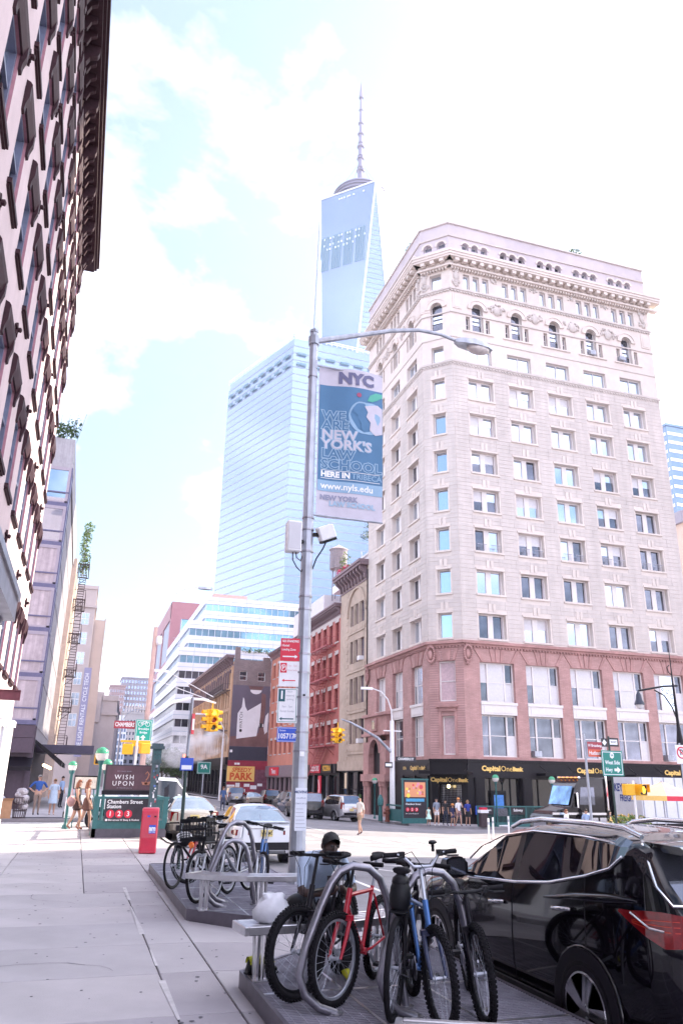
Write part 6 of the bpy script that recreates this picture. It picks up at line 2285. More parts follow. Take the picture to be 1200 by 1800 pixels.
text('Brooklyn',0.14,M['letter_white'],t,(0,-0.006,0.08),bold=0.003)
text('Bridge',0.14,M['letter_white'],t,(0,-0.006,-0.09),bold=0.003)
MB().poly([(-0.05,-0.006,-0.45),(0.05,-0.006,-0.45),(0.05,-0.006,-0.34),(0.13,-0.006,-0.34),(0,-0.006,-0.2),(-0.13,-0.006,-0.34),(-0.05,-0.006,-0.34)]).build('arrow',M['letter_white'],t)
t=sign_plate('distance_plate','small yellow plate under the green bicycle route sign',2.78,39.75,3.29,0.84,0.22,M['signal_yellow'])
text('1/2 MILES',0.14,M['letter_black'],t,(0,-0.006,0),bold=0.003)
def ped_signal(name,label,x,y,z,rot,back=False):
 t=thing(name,label,'pedestrian signal',(x,y,z),rot,'yellow pedestrian signals')
 MB().box(-0.24,-0.14,-0.24,0.24,0.14,0.24).build('housing',M['signal_yellow'],t,bevel=0.025)
 if back:
  for xx in(-0.15,0.15):
   MB().box(xx-0.02,-0.16,-0.2,xx+0.02,-0.14,0.2).build('hinge',M['signal_yellow'],t)
 else:
  MB().box(-0.2,-0.145,-0.2,0.2,-0.141,0.2).build('face',M['black'],t)
  h=MB()
  h.box(-0.06,-0.15,-0.14,0.08,-0.146,0.02)
  for i in range(4):
   h.box(-0.06+i*0.037,-0.15,0.02,-0.032+i*0.037,-0.146,0.15-0.02*abs(i-1.5))
  h.bar((0.08,-0.148,-0.05),(0.14,-0.148,0.04),0.004,0.035)
  h.build('hand_symbol',mat('hand_orange',(1,0.45,0.05),var=0,emit=(1.0,0.42,0.03,2.0)),t)
  vs_=MB()
  vs_.box(-0.24,-0.32,0.22,0.24,-0.14,0.24)
  vs_.box(-0.24,-0.3,-0.1,-0.22,-0.14,0.22)
  vs_.box(0.22,-0.3,-0.1,0.24,-0.14,0.22)
  vs_.build('visor',M['signal_yellow'],t)
 return t
ped_signal('pedestrian_signal','yellow pedestrian signal with a lit orange hand left of the globe lamp',0.95,40.8,2.55,R(5))
ped_signal('pedestrian_signal','back of a yellow pedestrian signal, left of two above the film poster',2.10,38.4,3.0,R(170),True)
ped_signal('pedestrian_signal','back of a yellow pedestrian signal, right of two above the film poster',2.86,38.4,3.05,R(200),True)
hp=thing('signal_post','slim pale post carrying the yellow pedestrian signals behind the film poster','post',(2.5,38.5,0))
MB().tube([(0,0,-0.1),(0,0,3.6)],0.06,8).build('pole',M['white'],hp)
MB().box(-0.75,-0.04,3.3,0.6,0.04,3.4).build('cross_arm',M['signal_yellow'],hp)
hp=thing('signal_post','slim post carrying the lit orange hand signal beyond the subway map','post',(1.3,40.9,0))
MB().tube([(0,0,-0.1),(0,0,3.0)],0.06,8).build('pole',M['white'],hp)
MB().box(-0.35,-0.03,2.5,0.0,0.03,2.58).build('cross_arm',M['signal_yellow'],hp)
# corner post by the bank: lamp arm and signal arm
GB=zs(22.5)
bp=thing('corner_signal_pole','pale grey corner pole with curved lamp arm and signal arm before the bank','signal pole',(22.55,56.6,GB))
mb=MB()
octo(mb,0,0.34,0.9,0.2)
octo(mb,0.9,0.21,7.2,0.16)
mb.build('pole',M['white'],bp)
mb=MB()
mb.tube([(-0.1,0,4.9),(-1.2,0,5.9),(-2.4,0,6.5),(-3.4,0,6.95),(-4.1,0,7.15)],[0.12,0.1,0.09,0.075,0.06],8)
mb.box(-0.9,-0.05,8.0,0.9,0.05,8.1)if False else None
mb.build('signal_arm',M['steel'],bp,smooth=40)
mb=MB()
mb.tube([(0,0,7.1),(-0.05,0,8.0),(-0.35,0,8.8),(-0.9,0,9.35),(-1.6,0,9.55)],[0.06,0.055,0.05,0.045,0.04],8)
mb.build('lamp_arm',M['white'],bp,smooth=40)
MB().loft([[(-1.6-dx,y,9.53+z)for y,z in((-w,-.09),(w,-.09),(w*.8,.07),(0,.11),(-w*.8,.07))]for dx,w in((0,.06),(.2,.17),(.65,.2),(.95,.07))]).build('lamp_head',M['white'],bp,smooth=50)
mb=MB()
mb.box(-0.7,-0.04,6.4,0.75,0.04,6.48)
mb.build('cross_arm',M['white'],bp)
signal_head('traffic_light','yellow four way traffic light hanging before the red fire escape house',18.15,56.5,4.95,R(8))
t=sign_plate('street_name_sign','small white lettered dark street sign on the corner pole before the bank',23.6,56.45,GB+4.4,1.7,0.34,M['sub_black'])
text('CHAMBERS ST',0.24,M['letter_white'],t,(0,-0.006,0),bold=0.006,sx=0.85)
t=sign_plate('one_way_sign','small black one way sign low on the corner pole before the bank',22.15,56.3,GB+3.95,0.62,0.4,M['letter_black'])
MB().box(-0.25,-0.007,-0.1,0.25,-0.0045,0.1).build('white_arrow',M['letter_white'],t)
fa=thing('fire_alarm_box','dark green street call box with stickers beside the corner pole','call box',(21.75,57.0,GB))
MB().lathe([(0.18,0),(0.15,0.6),(0.12,1.0),(0.22,1.1),(0.24,1.5),(0.12,1.75),(0.05,1.85)],10).build('body',M['green_iron'],fa,smooth=40)
hy=thing('fire_hydrant','rusty brown fire hydrant at the kerb by the bank corner pole','hydrant',(21.9,56.0,GB))
MB().lathe([(0.2,0),(0.2,0.08),(0.15,0.1),(0.15,0.75),(0.2,0.78),(0.2,0.85),(0.15,0.92),(0.08,1.0),(0.05,1.05)],12).lathe([(0.09,-0.26),(0.09,0.26)],8,o=(0,0,0.6),axis='x').lathe([(0.11,-0.25),(0.11,0)],8,o=(0,0,0.6),axis='y').build('body',mat('rust_brown',(0.16,0.05,0.035),rough=0.8,var=0.3,scale=8),hy,smooth=40)
# pole further down the avenue by the parking wall, and others
def curved_lamp(name,label,x,y,h,reach,m,dirx=-1,head=True):
 t=thing(name,label,'street lamp',(x,y,zs(x)))
 mb=MB()
 mb.tube([(0,0,0),(0,0,h*0.72)],[0.14,0.1],8)
 mb.build('pole',m,t)
 mb=MB()
 mb.tube([(0,0,h*0.72),(0.02*dirx,0,h*0.84),(0.25*reach*dirx,0,h*0.95),(0.6*reach*dirx,0,h),(reach*dirx,0,h)],0.055,8)
 mb.build('arm',m,t,smooth=40)
 MB().loft([[(reach*dirx+dx*dirx,y,h+z)for y,z in((-w,-.08),(w,-.08),(w*.8,.06),(0,.1),(-w*.8,.06))]for dx,w in((0,.06),(.2,.17),(.65,.2),(.95,.07))]).build('lamp_head',m,t,smooth=50)
 return t
curved_lamp('street_lamp','slim pale lamp post with a curved arm before the mural house',16.3,96,9.8,2.6,M['white'])
curved_lamp('street_lamp','slim lamp post with a level arm far off beside the columned stone block',4.2,96,9.4,2.4,M['steel'],1)
curved_lamp('street_lamp','pale lamp post with a high arm under the far towers',5.6,128,16.5,4.2,M['steel'],1)
mp2=thing('traffic_light','small red lit traffic light far down the avenue in the steam','traffic light',(15.4,125,4.6),0,'yellow traffic lights')
MB().box(-0.25,-0.2,-0.6,0.25,0.2,0.6).build('signal_section',M['signal_yellow'],mp2)
MB().lathe([(0.2,-0.21),(0.2,-0.24)],12,o=(0,0,0.35),axis='y').build('lens',mat('signal_red_lit',(1,0.15,0.05),var=0,emit=(1,0.12,0.04,3)),mp2)
MB().tube([(0.0,0.3,-5.6),(0,0.3,1.2)],0.09,6).build('pole',M['steel'],mp2)
t=sign_plate('green_guide_sign','small green guide sign far down the avenue below the ochre house',16.6,112,3.1,1.9,1.6,M['green_sign'],0,M['letter_white'])
text('9A',0.8,M['letter_white'],t,(0,-0.006,0.1),bold=0.02)
tag(MB().tube([(16.6,112.1,-1),(16.6,112.1,3.8)],0.08,6).build('sign_post',M['steel']),'thin post of the small green guide sign far down the avenue','post')
# thin dark post by the first bike platform
th_=thing('sign_post','thin dark green sign post standing among the parked bikes','post',(2.06,16.3,0.0))
MB().tube([(0,0,0),(0,0,2.2)],0.035,8).build('pole',mat('dark_green_post',(0.025,0.05,0.045),rough=0.5,var=0.2),th_)
MB().tube([(0,0,2.2),(0.02,0,3.35)],0.03,8).build('upper_pole',M['steel'],th_)
t=sign_plate('bus_sign','small blue and white sign on the thin post among the bikes',2.06,16.24,2.05,0.26,0.24,M['blue_sign'],0)
MB().box(-0.1,-0.007,-0.1,0.1,-0.0045,-0.02).build('white_band',M['letter_white'],t)
t=sign_plate('kerb_sign','narrow red and white sign high on the thin post among the bikes',2.12,16.22,2.83,0.14,0.4,M['red'],R(60))
MB().box(-0.05,-0.007,-0.12,0.05,-0.0045,0.1).build('white_band',M['letter_white'],t)
t=sign_plate('kerb_sign','dark sign back at the very top of the thin post among the bikes',2.08,16.26,3.22,0.12,0.36,M['steel_dark'],R(75))
wb=thing('wire_bin','black wire litter bin heaped with rubbish bags at the side street kerb','litter bin',(-2.2,34.9+3.5,0))
mb=MB()
for k in range(18):
 a=2*PI*k/18
 mb.bar((0.25*math.cos(a),0.25*math.sin(a),0.02),(0.33*math.cos(a),0.33*math.sin(a),0.85),0.02)
for z,r in((0.02,0.25),(0.3,0.275),(0.58,0.305),(0.85,0.33)):
 mb.tube([(r*math.cos(2*PI*k/18),r*math.sin(2*PI*k/18),z)for k in range(18)],0.018,5,closed=True)
mb.build('basket',M['iron'],wb)
M['bagfilm']=mat('clear_rubbish_film',(0.40,0.37,0.40),rough=0.3,var=0.35,scale=7,coat=0.5)
mb=MB()
for k in range(16):
 mb.ball((random.uniform(-.18,.18),random.uniform(-.18,.18),random.uniform(0.2,1.2)),(0.17,0.17,0.14),8,6)
mb.build('rubbish',M['bagfilm'],wb)
for i,(x,y,s_,lb)in enumerate(((-3.25,38.5,0.42,'translucent rubbish bag slumped left of the brown carton'),(-3.0,38.9,0.36,'dark topped rubbish bag behind the brown carton'))):
 t=thing('rubbish_bag',lb,'rubbish bag',(x,y,0))
 mb=MB()
 for k in range(14):
  a=random.uniform(0,2*PI)
  mb.ball((0.22*math.cos(a),0.22*math.sin(a),random.uniform(0.15,s_*1.8)),(s_*0.55,s_*0.55,s_*0.45),8,6)
 mb.build('film',M['bagfilm']if i==0 else M['blackplastic'],t,smooth=50)
t=thing('carton','brown cardboard carton leaning among the rubbish bags','carton',(-2.75,38.3,0),R(8))
MB().box(-0.2,-0.2,0,0.2,0.2,0.72).build('carton_body',mat('cardboard',(0.42,0.24,0.14),rough=0.9,var=0.1),t)
MB().quad((-0.2,-0.2,0.72),(0.2,-0.2,0.72),(0.24,-0.32,0.82),(-0.18,-0.32,0.82)).build('flap',mat('cardboard',(0.42,0.24,0.14)),t)
# ---------------------------------------------------------------- across the street right
kr=thing('corner_subway_kiosk','teal subway stair enclosure with colourful poster and red number discs at the bank corner','subway entrance',(21.9,54.2,zs(22)))
kr.location=(22.1,53.6,zs(22.2))
MB().box(0,0,0,2.0,0.1,0.35).build('plinth',M['green_iron'],kr)
MB().box(0,0,0.35,0.1,0.1,2.9).build('post',M['green_iron'],kr)
MB().box(1.9,0,0.35,2.0,0.1,2.9).build('post',M['green_iron'],kr)
MB().box(0.1,0.02,0.35,1.9,0.1,2.95).build('backing',M['sub_black'],kr)
M['candy']=mat('bright_poster_print',(0.75,0.32,0.16),rough=0.5,var=0.0)
pp=MB().box(0.2,0.0,1.75,1.8,0.02,2.75).build('poster',M['candy'],kr)
for i in range(16):
 c=random.choice([(0.85,0.7,0.1),(0.7,0.08,0.1),(0.8,0.75,0.65),(0.75,0.3,0.4),(0.5,0.2,0.1)])
 x,z=random.uniform(0.3,1.7),random.uniform(1.85,2.65)
 MB().lathe([(random.uniform(0.06,0.16),0),(0.05,-0.004)],9,o=(x,-0.001-0.0005*i,z),axis='y').build('printed_sweet',mat('print_%d'%int(c[0]*100+c[1]*10),c,var=0),pp)
MB().box(0.3,0.0,1.45,1.7,0.02,1.65).build('blue_strip',mat('cyan_strip',(0.08,0.35,0.6),var=0.2),kr)
text('Chambers Street',0.17,M['letter_white'],kr,(0.25,0.0,1.28),align='LEFT',bold=0.004)
for i in range(3):
 MB().lathe([(0.14,0),(0.14,-0.01)],16,o=(0.42+i*0.34,0.015,0.92),axis='y').build('red_disc',M['red'],kr)
 text(str(i+1),0.22,M['letter_white'],kr,(0.42+i*0.34,-0.005,0.92),bold=0.006)
text('Elev across Hudson St',0.11,M['letter_white'],kr,(0.25,0.0,0.65),align='LEFT')
MB().box(-0.05,-0.05,2.9,2.05,0.15,3.0).build('cap',M['green_iron'],kr)
mb=MB()
for y in(0.1,3.0):
 mb.box(-0.02,y,0,0.06,y+0.08,1.2)
mb.box(-0.02,0.1,1.1,0.06,3.1,1.2)
mb.box(-0.01,0.1,0.1,0.04,3.1,0.9)
mb.build('side_rail',M['green_iron'],kr)
globe_lamp('subway_globe','green and white subway globe lamp by the sandstone entrance arch',22.6,60.5,zs(22.6),2.6,0.22,'subway globe lamps')
ky=thing('subway_railing','long teal subway railing with signs in front of the bank windows','subway entrance',(26.6,50.9,zs(28)))
mb=MB()
mb.box(0,0,0,6.1,0.1,0.2)
mb.box(-0.02,-0.02,1.28,6.12,0.12,1.36)
mb.box(0,0.02,0.2,6.1,0.08,0.28)
mb.build('rail',M['green_iron'],ky)
for x in(0,1.25,2.5,3.75,5.0,6.0):
 MB().box(x,-0.01,0.2,x+0.1,0.11,1.28).build('post',M['green_iron'],ky)
bm3=MB().box(-0.012,0.03,0.2,0.012,0.06,1.28).mesh('baluster',M['green_iron'])
for i in range(58):
 link('baluster',bm3,ky,(0.15+i*0.102,0,0))
for x,w,s_,sz in((0.15,1.05,'Chambers',0.17),(2.6,1.1,'Subway',0.24)):
 p=MB().box(x,-0.03,0.8,x+w,0.0,1.26).build('sign_panel',M['sub_black'],ky)
 text(s_,sz,M['letter_white'],p,(x+w/2,-0.035,1.08),bold=0.005)
p=MB().box(1.35,-0.03,0.7,2.3,0.0,1.2).build('sign_panel',mat('dark_grey_panel',(0.1,0.1,0.12),var=0.4,scale=9),ky)
globe_lamp('subway_globe','green and white globe lamp at the left end of the teal railing',28.05,50.8,zs(28),2.95,0.24,'subway globe lamps')
globe_lamp('subway_globe','green and white globe lamp at the right end of the teal railing',32.6,50.8,zs(32),2.95,0.24,'subway globe lamps')
for i,(x,y)in enumerate(((19.9,37.0),(21.9,40.2),(24.0,42.2))):
 t=thing('flexible_bollard',['white flexible bollard nearest the black car roof','white flexible bollard, middle of three beside the crossing','white flexible bollard farthest back before the newspaper stack'][i],'bollard',(x,y,zs(x)-0.14),R(4),'white flexible bollards')
 MB().tube([(0,0,0),(0.01,0,0.6),(0.015,0,1.15)],0.05,8).build('tube',M['white'],t)
 MB().lathe([(0.12,0),(0.1,0.04)],10).build('base',M['black'],t)
 MB().lathe([(0.053,0.85),(0.053,0.98)],10,o=(0.012,0,0)).build('reflective_band',M['steel'],t)
ns_=thing('leaflet_stand','small stand piled with red and white papers before the teal railing','stand',(26.8,49.8+0.7,zs(27)))
MB().box(-0.25,-0.2,0,0.25,0.2,0.9).build('stand_body',M['iron'],ns_)
MB().box(-0.3,-0.25,0.9,0.3,0.2,1.1).build('papers',M['white'],ns_)
MB().box(-0.2,-0.25,1.1,0.2,0.15,1.25).build('papers',M['red'],ns_)
# posts and signs between the black car and the truck
gp_=thing('street_sign_post','pale steel post carrying two red street name blades','post',(15.42,22,-0.9))
MB().tube([(0.05,0,0),(0.0,0,4.25)],0.04,8).build('pole',M['steel'],gp_)
t=sign_plate('street_name_sign','maroon street name blade, upper of two on the steel post',15.77,21.95,2.99,0.58,0.23,mat('street_sign_maroon',(0.32,0.03,0.05)),R(4))
text('W Broadway',0.12,M['letter_white'],t,(0,-0.006,0),bold=0.002,sx=0.85)
t=sign_plate('street_name_sign','orange red street name blade, lower of two on the steel post',15.75,21.95,2.76,0.52,0.23,mat('street_sign_vermilion',(0.60,0.10,0.05),rough=0.4,var=0.05),R(4))
text('Hudson',0.17,M['letter_white'],t,(0,-0.006,0),bold=0.003,sx=0.85)
gs_=thing('guide_sign_post','dark green thin post carrying the green highway guide sign','post',(16.36,22,-0.9))
MB().tube([(0,0,0),(0,0,4.2)],0.035,8).build('pole',mat('dark_green_post',(0.025,0.05,0.045)),gs_)
t=sign_plate('highway_guide_sign','green highway guide sign with a white right arrow',16.35,21.9,2.46,0.85,0.78,M['green_sign'],R(4),M['letter_white'])
MB().poly([(0.09*math.cos(2*PI*k/6+PI/6),-0.006,0.24+0.1*math.sin(2*PI*k/6+PI/6))for k in range(6)]).build('shield',M['letter_white'],t)
text('9A',0.1,M['green_sign'],t,(0,-0.008,0.24),bold=0.003)
text('West Side',0.165,M['letter_white'],t,(0,-0.006,0.02),bold=0.003,sx=0.85)
text('Hwy',0.165,M['letter_white'],t,(-0.16,-0.006,-0.2),bold=0.003,sx=0.85)
MB().poly([(0.05,-0.006,-0.24),(0.17,-0.006,-0.24),(0.17,-0.006,-0.30),(0.3,-0.006,-0.2),(0.17,-0.006,-0.1),(0.17,-0.006,-0.16),(0.05,-0.006,-0.16)]).build('arrow',M['letter_white'],t)
t=sign_plate('arrow_sign','small black sign with a white diamond above the green highway sign',16.17,21.98,3.1,0.24,0.26,M['letter_black'])
MB().poly([(-0.09,-0.006,0),(0,-0.006,-0.1),(0.09,-0.006,0),(0,-0.006,0.1)]).build('diamond',M['letter_white'],t)
t=sign_plate('one_way_sign','black one way sign with white plate above the green highway sign',16.52,21.98,3.12,0.4,0.27,M['letter_black'],R(2))
MB().box(-0.15,-0.006,-0.08,0.15,-0.0045,0.08).build('white_arrow',M['letter_white'],t)
text('WAY',0.1,M['letter_black'],t,(0,-0.008,0),bold=0.002)
ol=thing('ornate_street_lamp','black ornate bishop crook street lamp with scrollwork bracket at the right edge','street lamp',(22.7,26,-1.1))
mb=MB()
mb.lathe([(0.26,0),(0.26,0.2),(0.16,0.5),(0.12,1.0),(0.10,3.8),(0.13,4.0),(0.15,4.45),(0.08,5.0),(0.06,5.3),(0.045,6.8),(0.03,6.9),(0.012,8.3)],12)
mb.build('pole',M['black'],ol,smooth=35)
mb=MB()
mb.tube([(0.2,0,6.78),(-0.5,0,6.72),(-1.75,0,6.48)],0.04,8)
mb.tube([(0,0,5.4),(-0.18,0,5.9),(-0.5,0,6.35),(-0.95,0,6.55)],0.03,6)
for c,r in(((-0.14,6.3),0.13),((-0.33,6.5),0.11),((-0.55,6.58),0.07),((-0.1,6.0),0.08)):
 mb.tube([(c[0]+r*math.cos(t_)*(1-0.08*k),0,c[1]+r*math.sin(t_)*(1-0.08*k))for k,t_ in enumerate([0.7*q for q in range(10)])],0.014,5)
mb.tube([(0,0,7.2),(-0.15,0,7.3),(-0.2,0,7.5),(-0.08,0,7.6)],0.02,6)
mb.build('bracket',M['black'],ol,smooth=40)
MB().lathe([(0.02,0.1),(0.05,0.0),(0.1,-0.1),(0.13,-0.3),(0.19,-0.42),(0.2,-0.48)],14,o=(-1.75,0,6.42)).build('lamp_shade',mat('blue_black_shade',(0.03,0.035,0.06),rough=0.4),ol,smooth=50)
MB().ball((-1.75,0,5.92),(0.14,0.14,0.16),12,8).build('lamp_glass',M['sash'],ol,smooth=60)
t=sign_plate('no_parking_roundel','white no parking sign with red ring at the right edge',20.95,24,2.9,0.5,0.66,M['white'])
MB().tube([(0.19*math.cos(2*PI*k/24),-0.008,0.06+0.19*math.sin(2*PI*k/24))for k in range(24)],0.022,5,closed=True).bar((-0.13,-0.01,0.19),(0.13,-0.01,-0.07),0.008,0.04).build('ring',M['red'],t)
text('P',0.28,M['letter_black'],t,(0,-0.006,0.06),bold=0.006)
tag(MB().tube([(20.95,24.06,-1),(20.95,24.06,3.3)],0.035,8).build('sign_post',M['steel']),'steel post of the no parking roundel at the right edge','post')
ped_signal('pedestrian_signal','yellow pedestrian signal seen from behind, left of two before the white trailer',23.1,30,1.62,R(168),True)
t=ped_signal('pedestrian_signal','yellow pedestrian signal with a dark face, right of two before the white trailer',23.75,30,1.62,R(10))
hp=thing('signal_post','slim yellow post carrying two pedestrian signals before the white trailer','post',(23.45,30.1,-1.2))
MB().tube([(0,0,0),(0,0,3.2)],0.05,8).build('pole',M['white'],hp)
MB().box(-0.35,-0.03,2.75,0.35,0.03,2.85).build('cross_arm',M['signal_yellow'],hp)
# vendor umbrella
um=thing('vendor_umbrella','striped pink and cream vendor umbrella with red valance before the trailer','umbrella',(28.2,34,-1.15),R(12))
M['cream_cloth']=mat('cream_cloth',(0.56,0.44,0.30),rough=0.8,var=0.06)
M['pink_cloth']=mat('pink_cloth',(0.52,0.20,0.25),rough=0.8,var=0.06)
for k in range(8):
 a0,a1=2*PI*k/8,2*PI*(k+1)/8
 c=lambda a,r,z:(r*math.cos(a),r*math.sin(a),z)
 am_=(a0+a1)/2
 mb=MB()
 mb.add([c(a0,0.02,3.15),c(a0,0.8,2.82),c(a1,0.8,2.82),c(a0,1.5,2.48),c(a1,1.5,2.48)],[(0,1,2),(1,3,4,2)])
 o=mb.build('cloth_panel',M['pink_cloth']if k in(5,1)else M['cream_cloth'],um)
 MB().quad(c(a0,1.5,2.478),c(a1,1.5,2.478),c(a1,1.52,2.26),c(a0,1.52,2.26)).build('valance',M['red']if k in(5,1)else M['sign_yellow'],o)
MB().tube([(0,0,0),(0,0,3.2)],0.03,8).build('pole',M['steel'],um)
rb2=MB()
for k in range(8):
 a=2*PI*k/8
 rb2.bar((0.02,0,3.1),(1.48*math.cos(a),1.48*math.sin(a),2.46),0.02)
rb2.build('rib',M['steel'],um)
um2=thing('yellow_umbrella','yellow and purple umbrella edge at the far right behind the car roof','umbrella',(30.3,33.2,-1.2))
for k in range(8):
 a0,a1=2*PI*k/8,2*PI*(k+1)/8
 MB().add([(0,0,2.55),(1.2*math.cos(a0),1.2*math.sin(a0),2.05),(1.2*math.cos(a1),1.2*math.sin(a1),2.05)],[(0,1,2)]).build('cloth_panel',M['sign_yellow']if k%2 else mat('purple_cloth',(0.2,0.08,0.25),rough=0.8),um2)
MB().tube([(0,0,0),(0,0,2.6)],0.03,8).build('pole',M['steel'],um2)
pl=thing('flower_planter','planter of yellow green flowering shrubs behind the black car roof','plants',(26.4,34.5,-1.15))
mb=MB()
leaves(mb,(0,0,1.15),(1.3,0.5,0.45),260,0.13)
mb.build('foliage',M['leaf_light'],pl)
mb=MB()
leaves(mb,(0,0,1.25),(1.3,0.5,0.4),120,0.09)
mb.build('blossom',M['sign_yellow'],pl)
MB().box(-1.3,-0.4,0,1.3,0.4,0.8).build('planter_box',M['concrete_dark'],pl)
# steam from the street
sm=MB()
random.seed(21)
M['steam']=bpy.data.materials.new('steam')
M['steam'].use_nodes=True
nt=M['steam'].node_tree
nt.nodes.clear()
o_=nt.nodes.new('ShaderNodeOutputMaterial')
v_=nt.nodes.new('ShaderNodeVolumePrincipled')
v_.inputs['Color'].default_value=(0.995,0.99,1.0,1)
n_=nt.nodes.new('ShaderNodeTexNoise')
n_.inputs['Scale'].default_value=0.55
n_.inputs['Detail'].default_value=5
t_=nt.nodes.new('ShaderNodeTexCoord')
r_=nt.nodes.new('ShaderNodeMapRange')
r_.inputs['From Min'].default_value=0.44
r_.inputs['From Max'].default_value=0.66
r_.inputs['To Max'].default_value=0.55
nt.links.new(t_.outputs['Object'],n_.inputs['Vector'])
nt.links.new(n_.outputs['Fac'],r_.inputs['Value'])
nt.links.new(r_.outputs[0],v_.inputs['Density'])
nt.links.new(v_.outputs[0],o_.inputs['Volume'])
sm.ball((0,0,0),(5.2,2.4,2.1),20,12)
so_=sm.build('steam',M['steam'],None,(12.0,96,5.1))
so_.rotation_euler=(0,R(-14),0)
tag(so_,'white steam cloud drifting over the avenue below the mural house','steam',kind='stuff')
# ---------------------------------------------------------------- raised gratings, benches, racks
M['grate']=mat('grating_steel',(0.34,0.32,0.38),rough=0.5,metal=0.6,var=0.2,scale=6)
M['grate_dark']=mat('shaft_shade',(0.012,0.012,0.016),rough=0.9,var=0)
M['edge_steel']=mat('platform_edge_steel',(0.16,0.14,0.17),rough=0.45,metal=0.6,var=0.2,scale=4,stain=0.2)
ZP=0.13
M['rackpipe']=mat('brushed_rack_tube',(0.25,0.24,0.28),rough=0.34,metal=0.85,var=0.15,scale=10)
def platform(name,label,poly,yb,x0,x1):
 """raised ventilation grating: edge plate, black sheet painted as shaft shade under it, crossing bars in panels"""
 t=thing(name,label,'grating platform',(0,0,0),0,'raised grating platforms')
 n=len(poly)
 c=(sum(p[0]for p in poly)/n,sum(p[1]for p in poly)/n)
 inn=[]
 for i in range(n):
  a,b,d=Vector(poly[i-1]),Vector(poly[i]),Vector(poly[(i+1)%n])
  e1,e2=(b-a).normalized(),(d-b).normalized()
  n1,n2=Vector((-e1.y,e1.x)),Vector((-e2.y,e2.x))
  m=(n1+n2).normalized()
  inn.append(b+m*(0.035/max(0.3,m.dot(n1))))
 mb=MB()
 for i in range(n):
  j=(i+1)%n
  a,b,p,q=poly[i],poly[j],inn[i],inn[j]
  mb.add([(*a,-0.3),(*b,-0.3),(*b,ZP+0.006),(*a,ZP+0.006),(*p,ZP+0.006),(*q,ZP+0.006),(*q,0),(*p,0)],[(0,1,2,3),(3,2,5,4),(4,5,6,7)])
 mb.build('edge_plate',M['edge_steel'],t)
 MB().poly([(p.x,p.y,ZP-0.07)for p in inn]).build('shaft',M['grate_dark'],t)  # near-black sheet, the shade down the shaft put into its colour
 def span(axis,v):
  """where a line crosses the platform"""
  hit=[]
  for i in range(n):
   p,q=inn[i],inn[(i+1)%n]
   if(p[1-axis]-v)*(q[1-axis]-v)<0:
    k=(v-p[1-axis])/(q[1-axis]-p[1-axis])
    hit.append(p[axis]+(q[axis]-p[axis])*k)
  return(min(hit),max(hit))if len(hit)>=2 else None
 gr=MB()
 y=yb[0]
 while y<yb[1]:
  s=span(0,y)
  if s:
   gr.box(s[0],y-0.006,ZP-0.035,s[1],y+0.006,ZP)
  y+=0.042
 x=x0
 while x<x1:
  s=span(1,x)
  if s:
   gr.box(x-0.004,s[0],ZP-0.03,x+0.004,s[1],ZP-0.003)
  x+=0.09
 tag(gr.build('grating_bars',M['grate'],t),kind='stuff')
 for y in[yb[0]+0.55+1.15*k for k in range(int((yb[1]-yb[0])/1.15))]:
  s=span(0,y)
  if s:
   MB().box(s[0],y-0.022,ZP-0.03,s[1],y+0.022,ZP+0.003).build('panel_edge',M['stainless'],t)
 for x in(x0+0.72,x0+1.45):
  s=span(1,x)
  if s:
   MB().box(x-0.012,s[0],ZP-0.03,x+0.012,s[1],ZP+0.0015).build('panel_edge',M['stainless'],t)
 return t
platform('grating_platform','raised steel grating platform, farther of two, under the bikes by the lamp post',[(1.61,11.5),(2.35,10.75),(3.84,10.75),(3.84,17.4),(1.61,17.4)],(10.75,17.4),1.61,3.84)
platform('grating_platform','raised steel grating platform, nearer of two, under the red bike',[(1.63,4.2),(3.84,4.2),(3.84,8.6),(2.35,8.6),(1.63,7.9)],(4.2,8.6),1.63,3.84)
